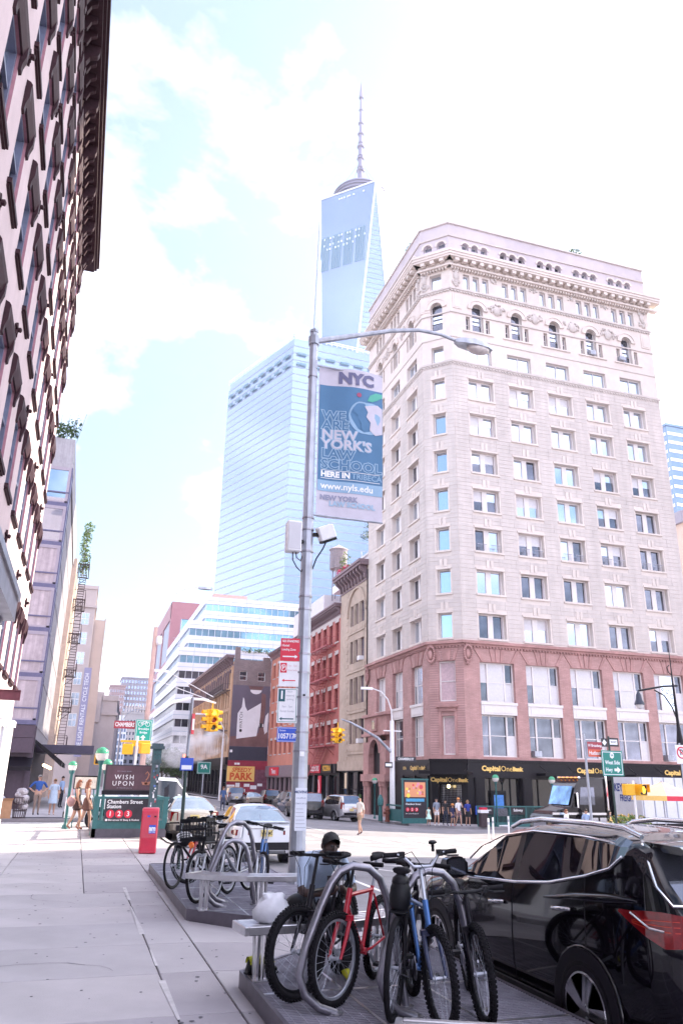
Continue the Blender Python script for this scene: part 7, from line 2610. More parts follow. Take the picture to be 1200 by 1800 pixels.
def bench(label,pts,legs,w=0.36,zt=0.45):
 t=thing('bench',label,'bench',(pts[0][0],pts[0][1],ZP),0,'steel benches on the gratings')
 o=Vector((*pts[0],0))
 fr=MB()
 L_=[Vector((*p,0))for p in pts]
 nrm=[]
 for i in range(len(L_)):
  a=L_[max(0,i-1)]
  b=L_[min(len(L_)-1,i+1)]
  d=(b-a).normalized()
  nrm.append(Vector((-d.y,d.x,0)))
 def strip(o0,o1,z0,z1,nm,m,bev=0.006):
  mb=MB()
  rings=[]
  for p,q in zip(L_,nrm):
   rings.append([p+q*o0+Vector((0,0,z0))-o,p+q*o1+Vector((0,0,z0))-o,p+q*o1+Vector((0,0,z1))-o,p+q*o0+Vector((0,0,z1))-o])
  mb.loft(rings)
  return mb.build(nm,m,t,bevel=bev)
 strip(-w/2,-w/2+0.05,zt-0.07,zt,'seat_edge',M['stainless'])
 strip(w/2-0.05,w/2,zt-0.07,zt,'seat_edge',M['stainless'])
 for k in range(4):
  a=-w/2+0.062+k*(w-0.124)/4
  strip(a+0.006,a+(w-0.124)/4-0.006,zt-0.03,zt-0.004,'slat',M['stainless'],0.003)
 for p,q in((L_[0],nrm[0]),(L_[-1],nrm[-1])):
  d=Vector((q.y,-q.x,0))
  s=1 if p is L_[-1]else-1
  a,b=p+q*(w/2),p-q*(w/2)
  mb=MB()
  zz=Vector((0,0,1))
  vs=[a-o,b-o,b+d*s*0.04-o,a+d*s*0.04-o]
  mb.add([v+zz*(zt-0.07)for v in vs]+[v+zz*zt for v in vs],[(0,3,2,1),(4,5,6,7),(0,1,5,4),(1,2,6,5),(2,3,7,6),(3,0,4,7)])
  mb.build('end_plate',M['stainless'],t,bevel=0.006)
 for(x,y)in legs:
  for dx,dy in((0,-0.1),(0,0.1),(0.07,-0.1),(0.07,0.1)):
   mb=MB()
   mb.bar((x+dx-o.x,y+dy*0.6-o.y,0.0),(x+dx-o.x,y+dy-o.y,zt-0.07),0.022,0.05)
   mb.build('leg',M['stainless'],t)
  MB().box(x-0.04-o.x,y-0.13-o.y,0.0,x+0.12-o.x,y+0.13-o.y,0.012).build('foot_plate',M['stainless'],t)
 return t
bench('bent steel bench at the near end of the farther grating, before the bikes',[(1.70,11.55),(1.95,11.32),(2.35,11.12),(2.8,11.05),(3.75,11.05)],[(1.78,11.42),(2.5,11.08),(3.5,11.05)])
bench('slatted steel bench with a white plastic bag on it behind the red bike',[(1.56,7.52),(2.4,7.6),(3.3,7.95)],[(1.7,7.56),(2.9,7.8)],0.4)
bench('steel bench end cut off by the lower edge of the picture',[(1.78,4.36),(3.3,3.62)],[(2.2,4.1)],0.34)
def rack(label,x,y,ang,k=1.0,flip=1):
 t=thing('bike_rack',label,'bike rack',(x,y,ZP),R(ang),'steel tube bike racks')
 pts=[(0.30,0.0),(0.16,0.05),(0.05,0.14),(0.0,0.27),(0.05,0.46),(0.16,0.72),(0.24,0.88),(0.31,0.96),(0.42,1.0),(0.56,0.98),(0.66,0.90),(0.72,0.76),(0.78,0.5),(0.88,0.0)]
 MB().tube([(s*k,0,z*k)for s,z in pts],0.031,12).build('hoop',M['rackpipe'],t,smooth=60)
 for s in(0.30,0.88):
  MB().lathe([(0.06,0),(0.06,0.012)],12,o=(s*k,0,0)).build('foot_plate',M['stainless'],t)
 return t
rack('bent steel tube bike rack with the red bike locked to it',1.77,6.36,4,1.02)
rack('bent steel tube bike rack hidden among the blue and black bikes',2.33,6.12,6,1.0)
rack('tall steel tube bike rack over the blue bike on the farther grating',1.92,11.9,25,1.06)
rack('low steel tube bike rack just behind the bent bench',1.86,11.55,12,0.84)
# ---------------------------------------------------------------- bicycles
WHEELS={}
def wheel_meshes(r,tw,knob,rimcol):
 key=(r,tw,knob,rimcol)
 if key in WHEELS:
  return WHEELS[key]
 ty=MB()
 n=40
 ty.tube([((r-tw/2)*math.cos(2*PI*k/n),0,(r-tw/2)*math.sin(2*PI*k/n))for k in range(n)],tw/2,8,closed=True)
 if knob:
  nk=64
  for k in range(nk):
   a=2*PI*k/nk
   for j,b in enumerate((-0.9,-0.3,0.3,0.9)):
    rr=r-tw/2+(tw/2+0.001)*math.cos(b)
    a2=a+(0.05 if j%2 else 0)
    c=Vector((rr*math.cos(a2),(tw/2)*math.sin(b)*1.05,rr*math.sin(a2)))
    T_=Matrix.Translation(c)@Matrix.Rotation(-a2,4,'Y')@Matrix.Rotation(b,4,'Z')
    q=MB(T_).box(-0.006,-0.0055,-0.009,0.006,0.0055,0.009)
    ty.add(q.v,q.f)
 rm=MB()
 rr=r-tw-0.004
 prof=[(rr+0.006,-0.012),(rr+0.006,0.012),(rr-0.012,0.010),(rr-0.016,0.0),(rr-0.012,-0.010)]
 rm.loft([[(a*math.cos(2*PI*k/40),b,a*math.sin(2*PI*k/40))for a,b in prof]for k in range(41)],caps=False)
 sp=MB()
 for k in range(28):
  a=2*PI*k/28
  s=0.032 if k%2 else-0.032
  b=a+(0.5 if(k//2)%2 else-0.5)
  sp.tube([(0.022*math.cos(b),s,0.022*math.sin(b)),((rr-0.01)*math.cos(a),0,(rr-0.01)*math.sin(a))],0.0014,3,caps=False)
 hb=MB().lathe([(0.014,-0.05),(0.014,-0.042),(0.024,-0.036),(0.024,-0.03),(0.014,-0.026),(0.014,0.026),(0.024,0.03),(0.024,0.036),(0.014,0.042),(0.014,0.05)],10,axis='y')
 WHEELS[key]=(ty.mesh('tyre',M['rubber'],smooth=50),rm.mesh('rim',M[rimcol],smooth=40),sp.mesh('spokes',M['steel']),hb.mesh('hub',M['steel'],smooth=40))
 return WHEELS[key]
def bike(label,front,rear,col,fork=None,tw=0.05,knob=False,r=0.335,bar='flat',steer=0.0,lean=0.0,rim='steel',saddle=0.95,barh=1.02,seat_bag=False,basket=False,loop=False):
 """front and rear are the ground points of the two wheels"""
 F_,R_=Vector((*front,ZP)),Vector((*rear,ZP))
 d=(F_-R_).normalized()
 mid=(F_+R_)/2
 t=thing('bicycle',label,'bicycle',mid,(R(lean),0,math.atan2(d.y,d.x)),'bicycles parked on the gratings')
 t.rotation_mode='XYZ'
 t.rotation_euler=Euler((R(lean),0,math.atan2(d.y,d.x)))
 w2=0.52
 fork=fork or col
 hz=Vector((w2-0.20,0,0.80))
 hb=Vector((w2-0.155,0,0.66))
 bb=Vector((-0.10,0,0.29))
 st=Vector((-0.27,0,0.78))
 ra,fa=Vector((-w2,0,r)),Vector((w2,0,r))
 fr=MB()
 fr.tube([st+(hz-st)*0.0-Vector((0,0,0.03)),hz-Vector((0,0,0.03))],0.0175,8)
 fr.tube([bb,hb+Vector((0,0,0.03))],0.021,8)
 fr.tube([bb,st],0.0175,8)
 fr.tube([hb-Vector((-0.008,0,0.02)),hz+Vector((-0.008,0,0.02))],0.024,10)
 for s in(-1,1):
  fr.tube([bb+Vector((0,s*0.03,0)),bb+Vector((-0.12,s*0.05,0.01)),ra+Vector((0.0,s*0.062,0))],0.011,6)
  fr.tube([st+Vector((0,s*0.02,-0.06)),ra+Vector((0.02,s*0.06,0.02))],0.010,6)
 fr.lathe([(0.028,-0.04),(0.028,0.04)],10,o=bb,axis='y')
 fr.build('frame',col,t,smooth=50)
 # steering group turned about the head tube
 ax=(hz-hb).normalized()
 Ts=Matrix.Translation(hb)@Matrix.Rotation(R(steer),4,ax)@Matrix.Translation(-hb)
 fk=MB(Ts)
 crown=hb-ax*0.05
 for s in(-1,1):
  fk.tube([crown+Vector((0,s*0.05,-0.0)),crown*0.55+fa*0.45+Vector((0.0,s*0.058,0.0)),fa+Vector((0,s*0.055,0))],[0.019,0.017,0.012],8)
 fk.box(crown.x-0.025,-0.07,crown.z-0.02,crown.x+0.025,0.07,crown.z+0.02)
 fk.build('fork',fork,t,smooth=50)
 sm_=MB(Ts)
 top=hz+ax*max(0.04,(barh-hz.z)*0.9)
 sm_.tube([hz,top],0.014,8)
 fwd=top+Vector((0.07,0,0.015))
 sm_.tube([top,fwd],0.015,8)
 stem=sm_.build('stem',M['steel']if bar!='flat' else M['blackplastic'],t,smooth=50)
 hbm=MB(Ts)
 rise={'flat':0.01,'riser':0.09,'drop':0.0}[bar]
 gy=0.30
 pts=[fwd+Vector((-0.05,-gy,rise)),fwd+Vector((-0.03,-0.16,rise)),fwd+Vector((0,-0.07,0)),fwd+Vector((0,0.07,0)),fwd+Vector((-0.03,0.16,rise)),fwd+Vector((-0.05,gy,rise))]
 if bar=='drop':
  pts=[]
  for s in(-1,1):
   q=[fwd+Vector((0,s*0.02,0)),fwd+Vector((0.01,s*0.18,0)),fwd+Vector((0.09,s*0.21,-0.01)),fwd+Vector((0.11,s*0.21,-0.08)),fwd+Vector((0.05,s*0.21,-0.13)),fwd+Vector((-0.02,s*0.21,-0.13))]
   hbm.tube(q,0.014,6)
 else:
  hbm.tube(pts,0.0125,8)
 h_=hbm.build('handlebar',M['steel']if bar=='riser' else M['blackplastic'],t,smooth=50)
 if bar!='drop':
  for s in(-1,1):
   e=fwd+Vector((-0.05,s*gy,rise))
   i_=fwd+Vector((-0.038,s*(gy-0.13),rise))
   MB(Ts).tube([i_,e],0.018,8).build('grip',M['rubber'],h_,smooth=50)
   lv=MB(Ts)
   k_=fwd+Vector((-0.034,s*0.155,rise))
   lv.box(k_.x-0.02,k_.y-0.02,k_.z-0.025,k_.x+0.03,k_.y+0.02,k_.z+0.02)
   lv.tube([k_+Vector((0.02,0,-0.01)),k_+Vector((0.06,s*0.05,-0.02)),k_+Vector((0.045,s*0.14,-0.025))],0.006,5)
   lv.build('brake_lever',M['blackplastic'],h_)
  cb2=MB(Ts)
  for s in(-1,1):
   k_=fwd+Vector((0.0,s*0.15,rise))
   cb2.tube([k_,k_+Vector((0.12,-s*0.03,0.03)),k_+Vector((0.13,-s*0.12,-0.1)),crown+Vector((0.05,0,0.05))],0.0032,5,caps=False)
  cb2.build('brake_cable',M['blackplastic'],h_,smooth=60)
 if bar=='riser':
  MB(Ts).lathe([(0.012,-0.05),(0.012,0.0),(0.032,0.005),(0.034,0.02),(0.02,0.03)],10,o=fwd+Vector((-0.02,0.1,rise+0.06))).build('bell',M['blackplastic'],h_,smooth=40)
 for nm,c,T_ in(('front_wheel',fa,Ts),('rear_wheel',ra,Matrix.Identity(4))):
  ms=wheel_meshes(r,tw,knob,rim)
  o=link(nm,ms[0],t)
  o.matrix_local=T_@Matrix.Translation(c)
  for nm2,m2 in zip(('rim','spokes','hub'),ms[1:]):
   link(nm2,m2,o)
   # saddle, crank, chain
 sp=MB()
 sd=st+(st-bb).normalized()*(saddle-st.z)
 sp.tube([st-Vector((0,0,0.05)),sd],0.013,8)
 s1=sp.build('seat_post',M['steel'],t,smooth=50)
 sa=MB()
 rings=[]
 for x,w,h in((-0.13,0.02,0.0),(-0.12,0.065,0.01),(-0.07,0.075,0.012),(0.0,0.05,0.005),(0.07,0.026,0.0),(0.13,0.02,0.0),(0.145,0.008,-0.005)):
  rings.append([sd+Vector((x,w*math.cos(a),0.03+h+(0.022 if math.sin(a)>0 else 0.03)*math.sin(a)))for a in[2*PI*k/10 for k in range(10)]])
 sa.loft(rings)
 sa.build('saddle',M['rubber'],t,smooth=60)
 cr_=MB()
 cr_.lathe([(0.085,-0.052),(0.09,-0.05),(0.09,-0.046),(0.085,-0.044)],20,o=bb,axis='y')
 ck=cr_.build('crank',M['steel_dark'],t)
 for s,a in((-1,0.7),(1,0.7+PI)):
  e=bb+Vector((0.17*math.cos(a),s*0.075,0.17*math.sin(a)))
  MB().bar(bb+Vector((0,s*0.065,0)),e,0.014,0.024).build('crank_arm',M['steel'],ck)
  MB().box(e.x-0.045,min(e.y,e.y+s*0.1),e.z-0.012,e.x+0.045,max(e.y,e.y+s*0.1),e.z+0.012).build('pedal',M['blackplastic'],ck)
 chn=MB()
 for z in(0.085,-0.085):
  chn.tube([bb+Vector((0,-0.048,z)),ra+Vector((0,-0.045,z*0.4))],0.005,4)
 chn.lathe([(0.042,-0.05),(0.03,-0.03)],14,o=ra,axis='y')
 chn.build('chain',M['steel_dark'],t)
 if seat_bag:
  MB().ball(sd+Vector((-0.10,0,-0.14)),(0.11,0.085,0.15),12,8).ball(sd+Vector((-0.10,0,-0.04)),(0.09,0.07,0.06),10,6).build('saddle_bag',M['blackplastic'],t,smooth=60)
  MB().box(ra.x-0.02,-0.06,0.72,ra.x+0.36,0.06,0.735).bar((ra.x+0.05,0.07,0.72),(ra.x,0.07,r),0.012).bar((ra.x+0.05,-0.07,0.72),(ra.x,-0.07,r),0.012).build('luggage_rack',M['blackplastic'],t)
 if basket:
  bk_=MB()
  c=fwd+Vector((0.20,0,-0.06))
  for z in(-0.13,0.0,0.12):
   for a,b in(((-.15,-.2),(.15,-.2)),((.15,-.2),(.15,.2)),((.15,.2),(-.15,.2)),((-.15,.2),(-.15,-.2))):
    bk_.bar(c+Vector((*a,z)),c+Vector((*b,z)),0.016,0.05 if z else 0.02)
  for k in range(9):
   y=-0.2+k*0.05
   for x in(-.15,.15):
    bk_.bar(c+Vector((x,y,-0.14)),c+Vector((x,y,0.13)),0.012)
  for k in range(7):
   x=-0.15+k*0.05
   for y in(-.2,.2):
    bk_.bar(c+Vector((x,y,-0.14)),c+Vector((x,y,0.13)),0.012)
  bk_.box(c.x-.15,-.2,c.z-.145,c.x+.15,.2,c.z-.135)
  bk_.build('crate_basket',M['blackplastic'],t)
  MB().lathe([(0.045,0),(0.035,0.02)],14,o=c+Vector((0.2,0.0,-0.2)),axis='x').build('reflector',mat('amber_reflector',(0.75,0.16,0.02),rough=0.3,var=0.1,coat=0.6),t)
 if loop:
  MB().tube([st+Vector((0,0.03,-0.12)),st+Vector((-0.1,0.08,0.02)),st+Vector((0.06,0.12,0.14)),st+Vector((0.2,0.05,0.02)),st+Vector((0.1,-0.04,-0.1))],0.022,8).build('lock',M['blackplastic'],t,smooth=60)
 return t
M['bike_red']=mat('bike_red',(0.42,0.012,0.03),rough=0.3,var=0.1,coat=0.5)
M['bike_blue']=mat('bike_blue',(0.035,0.12,0.34),rough=0.3,metal=0.3,var=0.08,coat=0.6)
M['bike_navy']=mat('bike_navy',(0.012,0.02,0.07),rough=0.35,var=0.1,coat=0.4)
M['bike_silver']=mat('bike_silver',(0.42,0.43,0.48),rough=0.3,metal=0.7,var=0.08)
bike('red mountain bike leaning on the bent steel rack',(2.10,6.55),(2.76,7.36),M['bike_red'],None,0.055,True,0.335,'flat',-14,-4,'steel',1.0,1.02)
bike('black mountain bike with knobby tyres left of the red bike',(1.86,6.80),(2.52,7.62),M['black'],None,0.06,True,0.345,'flat',-20,-3,'blackplastic',0.98,1.08,loop=True)
bike('blue bike with silver riser handlebar and bell nearest the black car',(2.66,5.72),(2.86,6.76),M['bike_blue'],M['bike_navy'],0.055,True,0.34,'riser',6,5,'blackplastic',1.0,1.08)
bike('black city bike seen from behind with a saddle bag and luggage rack',(2.98,6.95),(2.42,6.08),M['black'],None,0.045,False,0.35,'flat',0,3,'blackplastic',0.98,1.0,seat_bag=True)
bike('dark bike squeezed between the blue bike and the black car',(3.04,5.80),(3.40,6.78),M['black'],None,0.055,True,0.335,'flat',8,7,'blackplastic',0.82,0.86)
bike('black road bike with thin tyres and a helmet, leftmost on the farther grating',(1.66,13.5),(2.36,14.25),M['black'],None,0.03,False,0.345,'drop',10,6,'blackplastic',0.97,0.98)
bike('old bike with a black crate basket and amber reflector',(1.80,11.95),(2.42,12.85),M['black'],M['bike_silver'],0.045,False,0.345,'riser',0,4,'steel',0.95,1.05,basket=True)
bike('silver bike standing between the crate bike and the blue bike',(2.12,12.35),(2.82,13.2),M['bike_silver'],None,0.04,False,0.34,'flat',12,3,'steel',0.98,1.02)
bike('blue framed bike under the tall rack beside the white saloon',(2.62,11.85),(2.98,12.95),M['bike_blue'],M['bike_silver'],0.045,False,0.34,'flat',25,-3,'steel',0.95,1.02)
bike('dark bike at the back of the farther grating with a red saddle',(1.95,14.1),(2.75,14.8),M['black'],M['bike_red'],0.045,False,0.34,'flat',-15,3,'blackplastic',0.97,1.0)
# things lying and hanging about
hl=thing('bike_helmet','black and white striped bike helmet hanging on the road bike','helmet',(1.74,13.3,0.86),(R(50),0,R(20)))
MB().ball((0,0,0),(0.125,0.10,0.10),16,10).build('shell',M['blackplastic'],hl,smooth=60)
for k in range(4):
 y=-0.066+k*0.044
 MB().tube([(0.13*math.sin(a),y*(1.0 if abs(math.sin(a))<.9 else .7),0.106*math.cos(a)*(1-abs(y)*1.2))for a in[-1.3+0.26*q for q in range(11)]],0.012,6).build('stripe',M['white'],hl,smooth=60)
M['plasticbag']=mat('white_plastic_bag',(0.70,0.70,0.76),rough=0.4,var=0.08,scale=6,bump=0.6,bscale=9)
bg=thing('plastic_bag','full white plastic bag sitting on the slatted bench','bag',(1.84,7.56,0.58))
mb=MB()
rings=[]
random.seed(5)
for z,rx,ry in((0.0,0.11,0.09),(0.02,0.165,0.12),(0.09,0.17,0.13),(0.15,0.14,0.11),(0.19,0.10,0.08),(0.215,0.10,0.045),(0.235,0.085,0.03)):
 rings.append([((rx+random.uniform(-.024,.024))*math.cos(a),(ry+random.uniform(-.024,.024))*math.sin(a),z+random.uniform(-.008,.008)*(z>0))for a in[2*PI*k/18 for k in range(18)]])
mb.loft(rings)
mb.build('bag_film',M['plasticbag'],bg,smooth=85)
bp_=thing('black_backpack','dark backpack on the bench between the white bag and the seated person','backpack',(2.10,7.62,0.58))
MB().ball((0,0,0.10),(0.14,0.15,0.12),14,9).build('pack_body',M['blackplastic'],bp_,smooth=60)
MB().tube([(-0.1,-0.13,0.02),(-0.05,-0.17,0.12),(0.08,-0.14,0.18)],0.018,6).build('strap',M['rubber'],bp_)
sh_=thing('yellow_black_shoe','black and yellow trainer lying on the grating under the bench','shoe',(1.80,7.75,ZP),R(15))
M['lime_yellow']=mat('lime_yellow_fabric',(0.55,0.55,0.04),rough=0.7,var=0.25,scale=25)
MB().loft([[(x,w*math.cos(a),h/2+h/2*math.sin(a))for a in[2*PI*k/10 for k in range(10)]]for x,w,h in((-0.15,0.03,0.06),(-0.13,0.045,0.12),(-0.05,0.045,0.13),(0.02,0.048,0.09),(0.1,0.05,0.07),(0.15,0.03,0.05))]).build('shoe_body',M['blackplastic'],sh_,smooth=60)
MB().box(-0.15,-0.05,0,0.15,0.05,0.02).build('sole',M['black'],sh_)
MB().loft([[(x,w*math.cos(a),0.09+h*math.sin(a))for a in[PI*k/8 for k in range(9)]]for x,w,h in((-0.14,0.05,0.06),(-0.05,0.052,0.065),(0.03,0.052,0.025),(0.12,0.05,0.0))],closed=False,caps=False).build('upper',M['lime_yellow'],sh_,smooth=60)
# ---------------------------------------------------------------- vehicles
def lerp_tab(tab,x):
 if x<=tab[0][0]:
  return tab[0][1]
 for(a,va),(b,vb)in zip(tab,tab[1:]):
  if x<=b:
   return va+(vb-va)*(x-a)/(b-a)
 return tab[-1][1]
def car(label,loc,heading,paint,spec,cat='car',group=None,plate=None,name='parked_car',rails=False,wheel_r=0.34):
 """x runs forward from the rear axle, y left, z up; heading is the compass angle of +x"""
 t=thing(name,label,cat,loc,heading,group)
 x0,x1=spec['x']
 ga,gb=spec['glass']
 wa,wb_=spec['wind']
 ra_,rb_=spec['rear']
 xs=sorted({round(v,3)for v in[x0+(x1-x0)*k/44 for k in range(45)]+[ga,gb,wa,wb_,ra_,rb_,*spec.get('extra',[])]})
 secs=[]
 for x in xs:
  w=lerp_tab(spec['w'],x)
  zb=lerp_tab(spec['bot'],x)
  sh=lerp_tab(spec['shoulder'],x)
  bl=lerp_tab(spec['belt'],x)
  zt=lerp_tab(spec['top'],x)
  wr=lerp_tab(spec['wr'],x)
  bl=min(bl,zt-0.015)
  sh=min(sh,bl-0.01)
  k=max(0.0,min(1.0,(zt-bl-0.02)/0.4))
  w7=w*0.93+(wr-w*0.93)*k
  z7=bl+(zt-bl)*(0.5+0.36*k)
  secs.append([(0,zb),(0.72*w,zb),(0.95*w,zb+0.05),(0.995*w,zb+0.25),(w,(zb+sh)/2+0.12),(0.985*w,sh),(0.955*w,bl),(w7,z7),(w7-0.09*(0.3+k),zt-0.012),(w7*0.45,zt+0.008),(0,zt+0.014)])
 def quadlist(test,off=0.0,only=0):
  mb=MB()
  for i in range(len(xs)-1):
   xm=(xs[i]+xs[i+1])/2
   for s in range(10):
    if test(xm,s):
     for sg in(1,-1)if not only else(only,):
      P_=[(xs[i],sg*secs[i][s][0],secs[i][s][1]),(xs[i+1],sg*secs[i+1][s][0],secs[i+1][s][1]),(xs[i+1],sg*secs[i+1][s+1][0],secs[i+1][s+1][1]),(xs[i],sg*secs[i][s+1][0],secs[i][s+1][1])]
      if off:
       P_=[(p[0],p[1]+sg*off,p[2])for p in P_]
      mb.quad(*(P_ if sg>0 else P_[::-1]))
  return mb
 pil=spec.get('pillars',[])
 side=lambda x,s:s==6 and ga<x<gb and not any(a<x<b for a,b in pil)
 wind=lambda x,s:s in(8,9)and wa<x<wb_
 rear=lambda x,s:s in(8,9)and ra_<x<rb_
 body=quadlist(lambda x,s:not(side(x,s)or wind(x,s)or rear(x,s)or(s==6 and ga<x<gb)))
 for i in(0,-1):
  sec=secs[i]
  body.add([(xs[i],y,z)for y,z in sec]+[(xs[i],-y,z)for y,z in sec[::-1]],[tuple(range(22))])
 b=body.build('body',paint,t,smooth=32,merge=True)
 quadlist(lambda x,s:s==6 and ga<x<gb and any(a<x<b for a,b in pil)).build('pillar',M['black'],t)
 gm=spec.get('glassmat',M['glass_dark'])
 for sg in(1,-1):
  quadlist(side,0,sg).build('side_window',gm,t,smooth=40,merge=True)
 quadlist(wind).build('windscreen',gm,t,smooth=40,merge=True)
 quadlist(rear).build('rear_window',spec.get('rearmat',gm),t,smooth=40,merge=True)
 wx=[0.0,spec['wb']]
 hw=lerp_tab(spec['w'],1.0)
 r=wheel_r
 key=('carw',r)
 if key not in PANES:
  ty=MB().lathe([(r*0.72,-0.11),(r*0.9,-0.115),(r,-0.09),(r,0.09),(r*0.9,0.115),(r*0.72,0.11)],28,axis='y').mesh('tyre',M['rubber'],smooth=40)
  rm=MB().lathe([(r*0.72,-0.113),(r*0.68,-0.115),(r*0.66,-0.06),(r*0.15,-0.05)],28,axis='y')
  for k in range(5):
   a=2*PI*k/5
   for da in(-0.13,0.13):
    rm.bar((r*0.1*math.cos(a),-0.108,r*0.1*math.sin(a)),(r*0.69*math.cos(a+da),-0.112,r*0.69*math.sin(a+da)),0.03,0.055)
  rm.lathe([(r*0.17,-0.122),(r*0.15,-0.128),(0.01,-0.13)],14,axis='y')
  PANES[key]=(ty,rm.mesh('rim',M['chrome_rim'],smooth=30))
 for x in wx:
  for sg in(-1,1):
   ac=MB().lathe([(r*1.14,-0.012),(r*1.14,0.25)],26,o=(x,0,r*1.02),axis='y')
   o=ac.build('wheel_well',M['black'],t,(0,sg*(hw-0.004),0),0 if sg<0 else 0)
   if sg>0:
    o.scale=(1,-1,1)
   wl=link('tyre',PANES[key][0],t,(x,sg*(hw-0.105-spec.get('inset',0)),r),0 if sg<0 else PI)
   link('rim',PANES[key][1],wl)
   fl=MB()
   fl.tube([(x+r*1.155*math.cos(a),-0.004,r*1.02+r*1.155*math.sin(a))for a in[-0.45+(PI+0.9)*q/20 for q in range(21)]],0.017,8,squash=1.0)
   fo=fl.build('arch_trim',spec.get('trim',paint),t,(0,sg*(hw-0.012),0),smooth=60)
   # lamps, plate, bumper, mirrors, handles
 for sg in(-1,1):
  lm=MB()
  for a,b_ in zip(spec['tail'],spec['tail'][1:]):
   q=[]
   for(x,zl,zh)in(a,b_):
    w=lerp_tab(spec['w'],x)*1.0
    q.append(((x,sg*(w+0.008),zl),(x,sg*(w*0.99+0.008),zh)))
   lm.quad(q[0][0],q[1][0],q[1][1],q[0][1])
  x,zl,zh=spec['tail'][0]
  w=lerp_tab(spec['w'],x)
  lm.quad((x,sg*(w+0.008),zl),(x0-0.012,sg*spec['tail_in'],zl+0.02),(x0-0.012,sg*spec['tail_in'],zh-0.02),(x,sg*(w*0.99+0.008),zh))
  tl_=lm.build('tail_light',M['tail_red'],t)
  if name=='suv_car':
   for dz in(0.02,0.055,0.09):
    MB().tube([(x_,sg*(lerp_tab(spec['w'],x_)+0.007),1.085+dz*k_-0.06*k_)for x_,k_ in((-0.62,.25),(-0.72,.6),(-0.80,.85),(-0.88,1),(-0.94,1))],0.004,5).build('lamp_bar',M['lamp_bar'],tl_)
  mr=MB()
  mx,mz=spec['mirror']
  mr.loft([[(mx+dx,sg*(hw+0.03+0.24*a),mz+dz*h)for dx,dz in((-0.07,-.5),(0.05,-.42),(0.08,0.1),(0.03,.5),(-0.07,.5))]for a,h in((0.0,0.08),(0.25,0.19),(0.7,0.2),(1.0,0.14))])
  mr.bar((mx,sg*(hw-0.1),mz-0.08),(mx,sg*(hw+0.06),mz-0.06),0.05,0.04)
  m_=mr.build('mirror',spec.get('mirrorm',paint),t,smooth=40)
  MB().quad((mx-0.074,sg*(hw+0.06),mz-0.075),(mx-0.074,sg*(hw+0.25),mz-0.06),(mx-0.074,sg*(hw+0.24),mz+0.07),(mx-0.074,sg*(hw+0.06),mz+0.085)).build('mirror_glass',M['mirror_dark'],m_)
  for hx,hz in spec['handles']:
   wv=hw
   MB().tube([(hx-0.11,sg*(wv-0.005),hz+0.01),(hx-0.09,sg*(wv+0.03),hz+0.01),(hx+0.09,sg*(wv+0.03),hz-0.006),(hx+0.11,sg*(wv-0.005),hz-0.006)],0.017,8).build('handle',spec.get('handlem',paint),t,smooth=60)
  for dx in spec['seams']:
   sm_=MB()
   i=min(range(len(xs)),key=lambda k:abs(xs[k]-dx))
   pts=[(xs[i],sg*(p[0]+0.0015),p[1])for p in secs[i][2:7]]
   sm_.tube(pts,0.005,4,caps=False)
   sm_.build('door_seam',M['black'],t)
 zb=lerp_tab(spec['bot'],x0)
 MB().box(x0-0.05,-0.62*hw/0.9,zb+0.02,x0+0.1,0.62*hw/0.9,zb+0.2).build('bumper_skirt',M['black'],t)
 if plate:
  pl_=MB().box(x0-0.03,-0.155,plate[1]-0.08,x0-0.012,0.155,plate[1]+0.08).build('number_plate',mat('plate_yellow',(0.70,0.56,0.22),rough=0.5,var=0.05),t)
  tm=text_mesh(plate[0],0.095,M['letter_black'],bold=0.002,sx=0.8)
  link('lettering',tm,pl_,(x0-0.032,0,plate[1]),-PI/2)
 return t
M['chrome_rim']=mat('alloy_rim',(0.55,0.55,0.58),rough=0.22,metal=0.9,var=0.05)
M['tail_red']=mat('tail_lamp_red',(0.17,0.004,0.006),rough=0.10,var=0.4,scale=14,coat=0.6)
M['lamp_bar']=mat('red_lamp_bar',(0.5,0.03,0.015),rough=0.2,var=0,coat=0.5)
M['p_black']=mat('black_car_paint',(0.004,0.003,0.006),rough=0.08,var=0,coat=0.55,spec=0.2)
M['p_white']=mat('white_car_paint',(0.80,0.81,0.85),rough=0.2,var=0,coat=1.0)
M['p_gold']=mat('champagne_car_paint',(0.45,0.40,0.34),rough=0.2,metal=0.5,var=0,coat=1.0)
M['p_silver']=mat('silver_car_paint',(0.45,0.44,0.47),rough=0.2,metal=0.6,var=0,coat=1.0)
M['p_grey']=mat('grey_car_paint',(0.14,0.14,0.17),rough=0.2,metal=0.4,var=0,coat=1.0)
M['p_navy']=mat('navy_car_paint',(0.015,0.025,0.08),rough=0.15,var=0,coat=1.0)
M['clad']=mat('black_cladding',(0.02,0.018,0.022),rough=0.6,var=0.1)
M['tint']=mat('tinted_glass',(0.004,0.004,0.008),rough=0.02,var=0,coat=0,spec=0.25)
